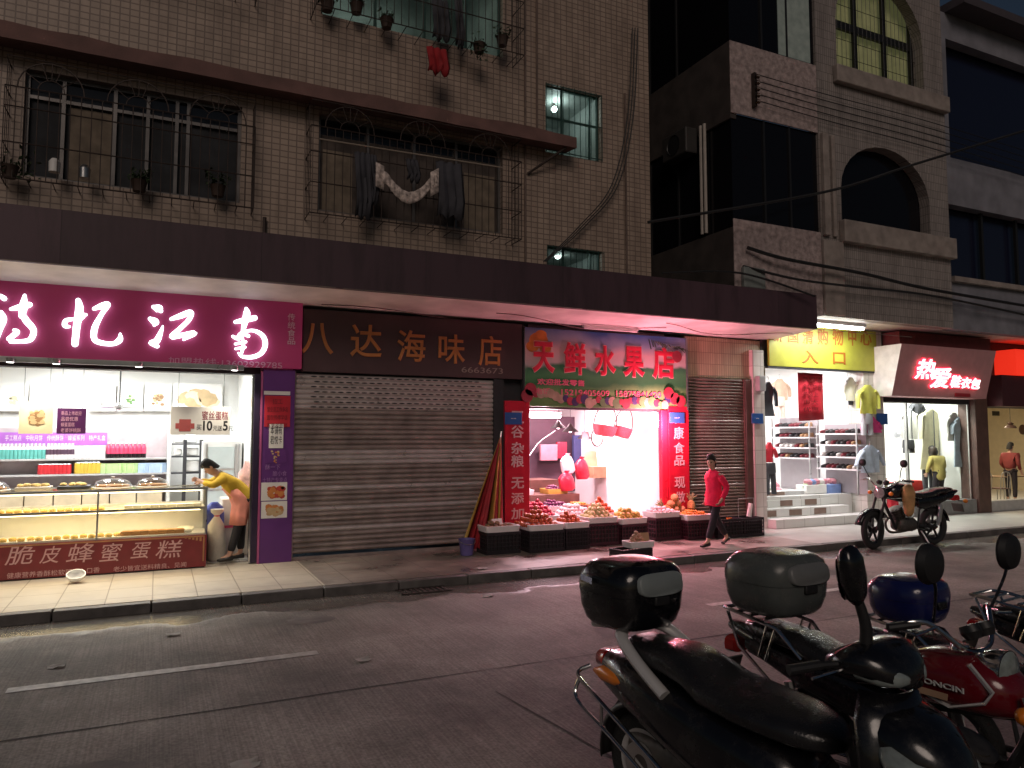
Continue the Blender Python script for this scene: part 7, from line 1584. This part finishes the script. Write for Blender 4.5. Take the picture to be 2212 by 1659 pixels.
def top_box(root, cx, z0, lx, wy, h, m, seam, lid, pad=None, round_=3.2):
    """luggage box: tapering tub, overlapping lid, seam band, pad on the side that faces the rider"""
    hx, hy = lx / 2, wy / 2; e = round_; zs = z0 + h * .52
    mb = MB(); mb.loft([ring_z(z0 + h * q, cx, 0, hx * k, hy * k, e, 36) for q, k in ((0, .66), (.02, .76), (.1, .87), (.28, .96), (.5, .99), (.515, .99))]); b = mb.build('box_tub', m, root, smooth=60)
    mb = MB(); mb.loft([ring_z(z0 + h * q, cx + .01 * (q > .8), 0, hx * k, hy * k, e - .4 * (q > .85), 36) for q, k in ((.525, 1.0), (.6, 1.005), (.75, .99), (.87, .93), (.94, .82), (.98, .62), (1.0, .3))]); l = mb.build('box_lid', lid, root, smooth=60)
    mb = MB(); mb.loft([ring_z(z, cx, 0, hx * .975, hy * .975, e, 36) for z in (zs - .012, zs + .004)]); mb.build('seam_band', seam, b, smooth=60)
    mb = MB(); mb.obox((cx + hx * .96, 0, zs - .02), (.04, .1, .05)); mb.build('latch', seam, b, bevel=.008)
    if pad: mb = MB(); mb.loft([ring_x(cx + hx * k, 0, z0 + h * .7, hy * .64 * q, h * .17 * q, 3.4, 24, shear=-.2) for k, q in ((.84, 1.0), (1.01, 1.0), (1.04, .93))]); mb.build('back_pad', pad, l, smooth=60)
    return b
def mirror(root, base, tip, shell, r=.055, name='mirror', face=(-1, 0, 0)):
    base, tip = Vector(base), Vector(tip); mb = MB(); mb.tube(spline([base, base.lerp(tip, .55) + Vector((.02, 0, .02)), tip]), .007, 8); s = mb.build(name, chrome if shell is chrome else gloss_blk, root)
    M = Matrix.Translation(tip + Vector((0, 0, r * .3))) @ Matrix.Rotation(R(90), 4, 'Y'); mb = MB(M); mb.lathe([(r, -.012), (r * 1.03, 0), (r * .9, .025), (r * .5, .04), (0, .045)], 22); mb.build('mirror_shell', shell, s)
    mb = MB(M); mb.lathe([(0, -.0125), (r * .96, -.0125)], 22); mb.build('mirror_glass', mirror_m, s)
def motorcycle(name, label, loc, rz, sc, paint, box=None, badge=False, steer=0.0, rack=True, seat_tail=True, group=None, wire=False, bag=False, mr=.06, bar=(1.04, .93)):
    o = thing(name, label, 'motorcycle', loc, rz, group, sc)
    wheel(o, 0, .3, .3, .1, rim_m=alloy_bl if not wire else chrome, wire=wire); wheel(o, 1.28, .3, .3, .085, steer=steer, rim_m=alloy_bl if not wire else chrome, wire=wire)
    fender(o, 0, .3, .345, .07, 55, 168, gloss_blk); fender(o, 1.28, .3, .335, .06, 15, 150, paint if paint is not gloss_red else gloss_blk)
    mb = MB()
    for s in (-1, 1):
        mb.tube([(1.28, s * .09, .3), (1.17, s * .09, .62)], .026, 10); mb.tube([(1.17, s * .09, .6), (1.06, s * .085, .9)], .019, 10)
    mb.build('front_fork', silver_p if wire else black_m, o)
    mb = MB(); mb.tube([(1.08, 0, .86), (1.0, 0, .66), (.8, 0, .3), (.45, 0, .26)], .025, 8); mb.tube([(1.05, 0, .8), (.6, 0, .72), (.1, 0, .72), (-.4, 0, .78)], .022, 8)
    for s in (-1, 1): mb.tube([(.45, s * .1, .3), (.4, s * .11, .6), (-.35, s * .1, .76)], .016, 8); mb.tube([(.42, s * .1, .33), (0, s * .085, .3)], .02, 8)
    mb.build('frame', black_m, o)
    mb = MB()
    mb.loft([ring_x(x, 0, .36, w, h, 3, 14) for x, w, h in ((.42, .08, .07), (.5, .13, .11), (.72, .13, .12), (.8, .1, .09))]); mb.tube([(.7, 0, .42), (.8, 0, .62)], .075, 14)
    for k in range(6): mb.lathe([(.075, -.005), (.105, -.004), (.105, .004), (.075, .005)], 18, Matrix.Translation((.715 + k * .016, 0, .46 + k * .03)) @ Matrix.Rotation(R(27), 4, 'Y'))
    mb.build('engine', engine_m, o)
    mb = MB(); mb.tube(spline([(.82, -.05, .5), (.9, -.1, .38), (.75, -.14, .22), (.3, -.15, .24), (-.1, -.16, .3)]), .02, 8); mb.tube([(.05, -.165, .27), (-.45, -.17, .36)], [.045, .05], 12); mb.build('exhaust', chrome if wire else engine_m, o)
    mb = MB()
    for s in (-1, 1): mb.tube([(.0, s * .1, .32), (-.08, s * .11, .66)], .028, 10); mb.tube([(-.02, s * .1, .38), (-.07, s * .11, .62)], .036, 10)
    mb.build('rear_shock', steel, o)
    mb = MB(); mb.loft([ring_x(x, 0, z, w, h, 2.6, 24) for x, z, w, h in ((.46, .84, .07, .06), (.52, .86, .12, .1), (.66, .88, .16, .125), (.82, .89, .165, .125), (.94, .88, .14, .11), (1.02, .86, .08, .07))]); tk = mb.build('fuel_tank', paint, o, smooth=70)
    mb = MB(); mb.lathe([(.0, .03), (.035, .03), (.042, .015), (.042, 0)], 18, Matrix.Translation((.76, 0, 1.005))); mb.build('fuel_cap', chrome, tk)
    if badge:
        for s in (-1,):
            mb = MB()
            P = lambda x, z: (x, s * (.168 - max(0, abs(z - .88) - .03) * .45 - abs(x - .74) * .1), z)
            for ring in ([(.56, .92), (.62, .84), (.78, .79), (.93, .85), (.96, .9), (.86, .985)],):
                mb.tube([P(*q) for q in ring], .014, 6, flat=.5)
            mb.build('tank_stripe', silver_p, tk)
            mb = MB(); write(mb, 'LONCIN', .66, .86, .872, .896, -.172, .004, bold=.04); mb.build('tank_badge', silver_p, tk, smooth=0)
            mb = MB(); mb.obox((.7, -.164, .835), (.17, .004, .028), (R(-20), 0, 0)); mb.build('tank_decal', mat('bronze decal', (.35, .22, .14), .4), tk)
    mb = MB(); mb.loft([ring_x(x, 0, z, w, h, 2.8, 20) for x, z, w, h in ((.55, .84, .08, .03), (.48, .82, .12, .045), (.3, .8, .14, .055), (.1, .82, .15, .055), (-.02, .86, .14, .05), (-.3, .88, .125, .045), (-.4, .88, .08, .03))]); mb.build('seat', seat_m, o, smooth=70)
    for s in (-1, 1): mb = MB(); mb.loft([ring_x(x, s * .12, z, .02, h, 2.4, 12) for x, z, h in ((.45, .68, .06), (.3, .68, .09), (0, .72, .07), (-.35, .8, .03))]); mb.build('side_panel', gloss_blk if badge else paint, o, smooth=70)
    if seat_tail:
        mb = MB(); mb.loft([ring_x(x, 0, z, w, h, 2.6, 14) for x, z, w, h in ((-.25, .8, .11, .05), (-.45, .83, .08, .045), (-.55, .85, .05, .025))]); mb.build('tail_cowl', gloss_blk if badge else paint, o, smooth=70)
    mb = MB(); mb.loft([ring_x(x, 0, z, w, h, 3, 14) for x, z, w, h in ((-.5, .74, .07, .045), (-.56, .74, .075, .05), (-.58, .74, .05, .035))]); mb.build('tail_light', lens_r, o)
    mb = MB(); mb.obox((-.6, 0, .58), (.012, .19, .14), (0, R(20), 0)); mb.build('number_plate', mat('blank dark plate', (.05, .05, .04), .5), o)
    for s in (-1, 1):
        for x, z in ((-.52, .7), (1.1, .86))[1 if rack else 0:]:
            mb = MB(); mb.tube([(x, s * .08, z), (x, s * .17, z)], .009, 6); st = mb.build('signal_stalk', black_m, o); mb = MB(); mb.ball((x, s * .2, z), (.032, .04, .034), 12, 8); mb.build('turn_signal', lens_o, st)
    hb = Matrix.Translation((bar[0], 0, bar[1])) @ Matrix.Rotation(steer, 4, 'Z')
    mb = MB(hb)
    mb.tube(spline([(-.16, -.37, .12), (-.08, -.26, .14), (0, -.1, .02), (0, .1, .02), (-.08, .26, .14), (-.16, .37, .12)]), .011, 8); h = mb.build('handlebar', chrome, o)
    for s in (-1, 1):
        mb = MB(hb); mb.tube([(-.1, s * .285, .135), (-.17, s * .40, .118)], .018, 10); mb.build('grip', black_m, h); mb = MB(hb); mb.tube([(-.04, s * .25, .13), (-.05, s * .4, .11)], .006, 6); mb.build('brake_lever', chrome, h)
        mirror(o, hb @ Vector((-.06, s * .24, .15)), hb @ Vector((-.02, s * .33, .38)), black_m, mr)
    mb = MB(hb @ Matrix.Translation((.09, 0, -.06)) @ Matrix.Rotation(R(90), 4, 'Y')); mb.lathe([(0, -.1), (.06, -.09), (.088, -.02), (.092, .03)], 24); hl = mb.build('headlight', black_m if wire is False else chrome, o)
    mb = MB(hb @ Matrix.Translation((.09, 0, -.06)) @ Matrix.Rotation(R(90), 4, 'Y')); mb.lathe([(0, .05), (.05, .047), (.088, .031)], 24); mb.build('headlight_lens', lens_c, hl)
    mb = MB(hb)
    for s in (-1, 1): mb.lathe([(0, .035), (.04, .03), (.045, 0), (.03, -.03), (0, -.03)], 16, Matrix.Translation((.0, s * .055, .09)) @ Matrix.Rotation(R(-25), 4, 'Y'))
    mb.build('gauge', black_m, o)
    if rack:
        mb = MB()
        for s in (-1, 1):
            mb.tube([(.02, s * .13, .8), (-.12, s * .15, .93), (-.42, s * .15, .97), (-.5, s * .13, .97), (-.5, 0, .97)], .011, 8); mb.tube([(-.05, s * .14, .55), (-.38, s * .15, .78), (-.46, s * .15, .96)], .01, 8); mb.tube([(-.18, s * .15, .94), (-.24, s * .15, .76), (-.2, s * .15, .74), (-.13, s * .15, .92)], .008, 8)
        for x in (-.2, -.3, -.4): mb.tube([(x, -.15, .965), (x, .15, .965)], .009, 8)
        mb.build('rear_rack', chrome, o)
    for s in (-1, 1): mb = MB(); mb.tube([(.42, s * .1, .28), (.42, s * .26, .28)], .016, 8); mb.build('foot_peg', black_m, o)
    mb = MB(); mb.tube([(.38, .1, .27), (.3, .22, .0)], .012, 8); mb.build('kickstand', steel, o)
    if box: top_box(o, *box)
    if bag:
        mb = MB(); mb.loft([ring_z(z, .72, .19, h, h * .55, 2.4, 16) for z, h in ((.5, .03), (.55, .08), (.7, .11), (.86, .12), (.96, .09), (1.0, .04))]); b = mb.build('tan_bag', mat('tan cloth bag', (.5, .28, .12), .8, var=.35, vscale=7, bump=.4, bscale=15), None, smooth=70)
        b.location = wm(o) @ Vector((.0, .0, .0)); b.rotation_euler = (0, 0, rz); b.scale = (sc,) * 3; tag(b, 'tan cloth bag hanging on the tank of the kerbside motorcycle', 'bag')
    return o
gl = motorcycle('motorcycle', 'black motorcycle parked at the far kerb before the clothes shop', (13.42, -2.62, .03), R(176), 1.18, gloss_blk, rack=False, steer=R(14), bag=True)
mb = MB(); mb.obox((1.5, 0, .75), (.01, .001, .001)); 
motorcycle('motorcycle', 'dark red motorcycle with chrome rack and big grey top box', (3.36, -8.98, .03), R(-84), 1.05, gloss_red, box=(-.24, .985, .46, .5, .34, grey_pl, black_m, grey_pl, mat('dull grey reflector', (.16, .165, .165), .4, var=.1), 3.4), badge=True, wire=True, group=None, bar=(.84, 1.02), mr=.085)
motorcycle('motorcycle', 'dark motorcycle with rounded blue top box parked beyond the dark red one', (4.28, -9.15, .03), R(-85), .94, gloss_navy, box=(-.26, .985, .44, .46, .29, mat('blue box plastic', (.01, .014, .09), .22, var=.1, coat=.4), gloss_blk, mat('blue box lid', (.01, .014, .085), .2, var=.1, coat=.4), None, 2.8), group=None)
motorcycle('motorcycle', 'black motorcycle with empty rear rack at the end of the near row', (5.2, -9.3, .03), R(-84), 1.02, gloss_blk, wire=True)

# ------------------------------------------------------------------ BLACK SCOOTER nearest the camera (local: x forwards, origin below the rear axle)
SCO = thing('scooter', 'glossy black scooter with black top box and silver grab rail parked nearest', 'scooter', (2.5, -8.6, .03), R(-81), sc=1.08)
wheel(SCO, 0, .25, .25, .11, 5, silver_p); wheel(SCO, 1.41, .25, .25, .1, 5, silver_p)
mb = MB(); mb.loft([ring_x(x, 0, z, w, h, 2.8, 24) for x, z, w, h in ((-.3, .68, .05, .05), (-.22, .67, .12, .1), (.0, .64, .18, .14), (.3, .57, .21, .17), (.6, .5, .215, .2), (.85, .46, .2, .2), (.98, .42, .15, .17))]); bd = mb.build('rear_body', gloss_blk, SCO, smooth=70)
mb = MB(); mb.loft([ring_x(x, 0, z, w, h, 2.8, 18) for x, z, w, h in ((-.24, .72, .1, .045), (-.31, .71, .085, .045), (-.335, .7, .05, .025))]); mb.build('tail_light', lens_r, SCO, smooth=70)
for s in (-1, 1): mb = MB(); mb.loft([ring_x(x, s * .125, .665, w, h, 2.4, 14) for x, w, h in ((-.27, .012, .012), (-.2, .03, .04), (-.08, .05, .035), (.0, .045, .01))]); mb.build('turn_signal', lens_o, SCO, smooth=70)
mb = MB(); mb.loft([ring_x(x, 0, z, w, h, 3.0, 28) for x, z, w, h in ((-.1, .83, .09, .03), (-.04, .83, .14, .055), (.12, .825, .165, .06), (.27, .825, .175, .07), (.38, .8, .18, .065), (.5, .755, .205, .06), (.7, .735, .215, .06), (.88, .725, .2, .06), (1.0, .71, .15, .055), (1.07, .7, .09, .04), (1.1, .69, .03, .02))]); mb.build('seat', seat_m, SCO, smooth=75)
mb = MB()
mb.tube(spline([(.3, -.19, .70), (.14, -.195, .8), (.0, -.17, .885), (-.07, -.1, .92), (-.09, 0, .925), (-.07, .1, .92), (.0, .17, .885), (.14, .195, .8), (.3, .19, .70)], 5), .034, 12, flat=.8); mb.tube([(-.09, -.06, .92), (-.3, -.1, .9), (-.36, 0, .9), (-.3, .1, .9), (-.09, .06, .92)], .02, 10); mb.build('grab_rail', silver_p, SCO)
tb = top_box(SCO, -.12, .92, .45, .48, .345, gloss_blk, black_m, gloss_blk, mat('grey vinyl pad', (.22, .25, .25), .45, var=.08), 3.6)
mb = MB(); write(mb, '鑫源摩配', -.26, -.12, 1.15, 1.185, 0, .002, bold=.03, M=Matrix.Translation((-.2, -.247, 0)) @ Matrix.Rotation(R(-16), 4, 'Z') @ Matrix.Translation((.2, 0, 0))); mb.build('box_lettering', mat('pale blue letters', (.6, .65, .85), .4, var=0), SCO, smooth=0)
for s in (-1, 1):
    mb = MB(); mb.tube(spline([(-.3, s * .13, .68), (-.32, s * .2, .64), (-.1, s * .23, .56), (.25, s * .245, .42), (.5, s * .24, .3), (.55, s * .2, .24)], 5), .011, 10); mb.tube(spline([(-.32, s * .19, .62), (-.3, s * .225, .52), (0, s * .245, .42), (.3, s * .25, .3), (.5, s * .22, .24)], 5), .011, 10); mb.tube([(-.1, s * .23, .56), (-.09, s * .24, .455)], .009, 8); mb.build('guard_rail', chrome, SCO)
mb = MB(); mb.tube([(.2, .16, .3), (-.1, .18, .3), (-.4, .18, .38)], [.04, .055, .05], 14); mb.build('exhaust', engine_m, SCO); mb = MB(); mb.loft([ring_x(x, .05, .3, w, h, 3, 14) for x, w, h in ((-.1, .1, .1), (.2, .12, .12), (.5, .1, .08))]); mb.build('engine', engine_m, SCO)
mb = MB(); mb.box(.5, 1.2, -.19, .19, .26, .32); mb.build('footboard', black_m, SCO, bevel=.02)
FW = Matrix.Translation((.21, 0, .0))
rows = []
for z, x, w in ((.3, 1.02, .19), (.42, 1.06, .2), (.58, 1.08, .21), (.74, 1.07, .23), (.88, 1.04, .2), (.97, 1.02, .13)):
    rows.append([(x + .13 * math.cos(a) * .9, w * math.sin(a), z) for a in [R(-90 + 180 * i / 16) for i in range(17)]])
mb = MB(FW); mb.sheet(rows); mb.build('leg_shield', gloss_blk, SCO, solid=.02, fix=False, smooth=75)
mb = MB(FW); mb.loft([ring_x(x, 0, z, w, h, 2.6, 20) for x, z, w, h in ((1.0, .82, .15, .1), (1.12, .8, .19, .14), (1.24, .76, .17, .13), (1.32, .72, .1, .09), (1.36, .7, .04, .04))]); fa = mb.build('front_fairing', gloss_blk, SCO, smooth=75)
for s in (-1, 1): mb = MB(FW); mb.loft([ring_x(x, s * (.1 + (1.3 - x) * .35), .785 - (x - 1.12) * .35, w, h, 2.2, 16) for x, w, h in ((1.1, .01, .02), (1.16, .075, .055), (1.24, .075, .055), (1.31, .05, .04), (1.345, .01, .01))]); mb.build('headlight', lens_c, SCO, smooth=75)
mb = MB(FW); mb.loft([ring_x(x, 0, z, w, h, 2.6, 22) for x, z, w, h in ((.86, 1.03, .06, .03), (.9, 1.04, .16, .05), (1.0, 1.07, .2, .07), (1.08, 1.07, .18, .07), (1.14, 1.04, .12, .05), (1.17, 1.02, .05, .03))]); hc_ = mb.build('handlebar_cowl', gloss_blk, SCO, smooth=75)
for s in (-1, 1): mb = MB(FW); mb.loft([ring_x(x, s * (.15 - (x - 1.0) * .55), 1.06 - (x - 1.0) * .2, w, h, 2.4, 14) for x, w, h in ((.99, .01, .01), (1.03, .05, .042), (1.1, .055, .045), (1.15, .04, .03), (1.17, .01, .01))]); mb.build('turn_signal', lens_c, SCO, smooth=75)
for s in (-1, 1):
    mb = MB(FW); mb.tube([(.98, s * .16, 1.06), (.93, s * .28, 1.06)], .013, 8); hb2 = mb.build('handlebar', black_m, SCO); mb = MB(FW); mb.tube([(.94, s * .25, 1.06), (.89, s * .37, 1.05)], .019, 10); mb.build('grip', black_m, hb2); mb = MB(FW); mb.tube([(1.0, s * .2, 1.05), (.98, s * .36, 1.04)], .006, 6); mb.build('brake_lever', chrome, hb2)
    if s > 0: continue
    mb = MB(FW); mb.tube(spline([(1.02, s * .08, 1.09), (1.03, s * .09, 1.2), (1.02, s * .12, 1.3)], 4), [.026 - .001 * i for i in range(9)], 10); ms = mb.build('mirror', black_m, SCO, smooth=70)
    M = Matrix.Translation((1.02, s * .145, 1.38)) @ Matrix.Rotation(s * R(-14), 4, 'X'); mb = MB(FW @ M); mb.loft([ring_z(z, 0, 0, .04 * k, .055 * q, 2.6, 18) for z, k, q in ((-.1, .4, .35), (-.07, .8, .8), (0, 1, 1), (.07, .95, 1.0), (.11, .6, .7), (.125, .2, .3))]); mb.build('mirror_shell', gloss_blk, ms, smooth=70)
    mb = MB(FW @ M); mb.loft([ring_x(x, 0, 0, .045 * k, .09 * k, 3, 16) for x, k in ((-.036, 1), (-.041, .95))]); mb.build('mirror_glass', mirror_m, ms)
fender(SCO, 1.41, .25, .3, .07, 10, 150, gloss_blk, 'front_fender'); fender(SCO, 0, .25, .31, .08, 60, 190, black_m, 'rear_fender')
mb = MB()
for s in (-1, 1): mb.tube([(1.41, s * .08, .25), (1.29, s * .06, .6)], .024, 8)
mb.build('front_fork', steel, SCO)
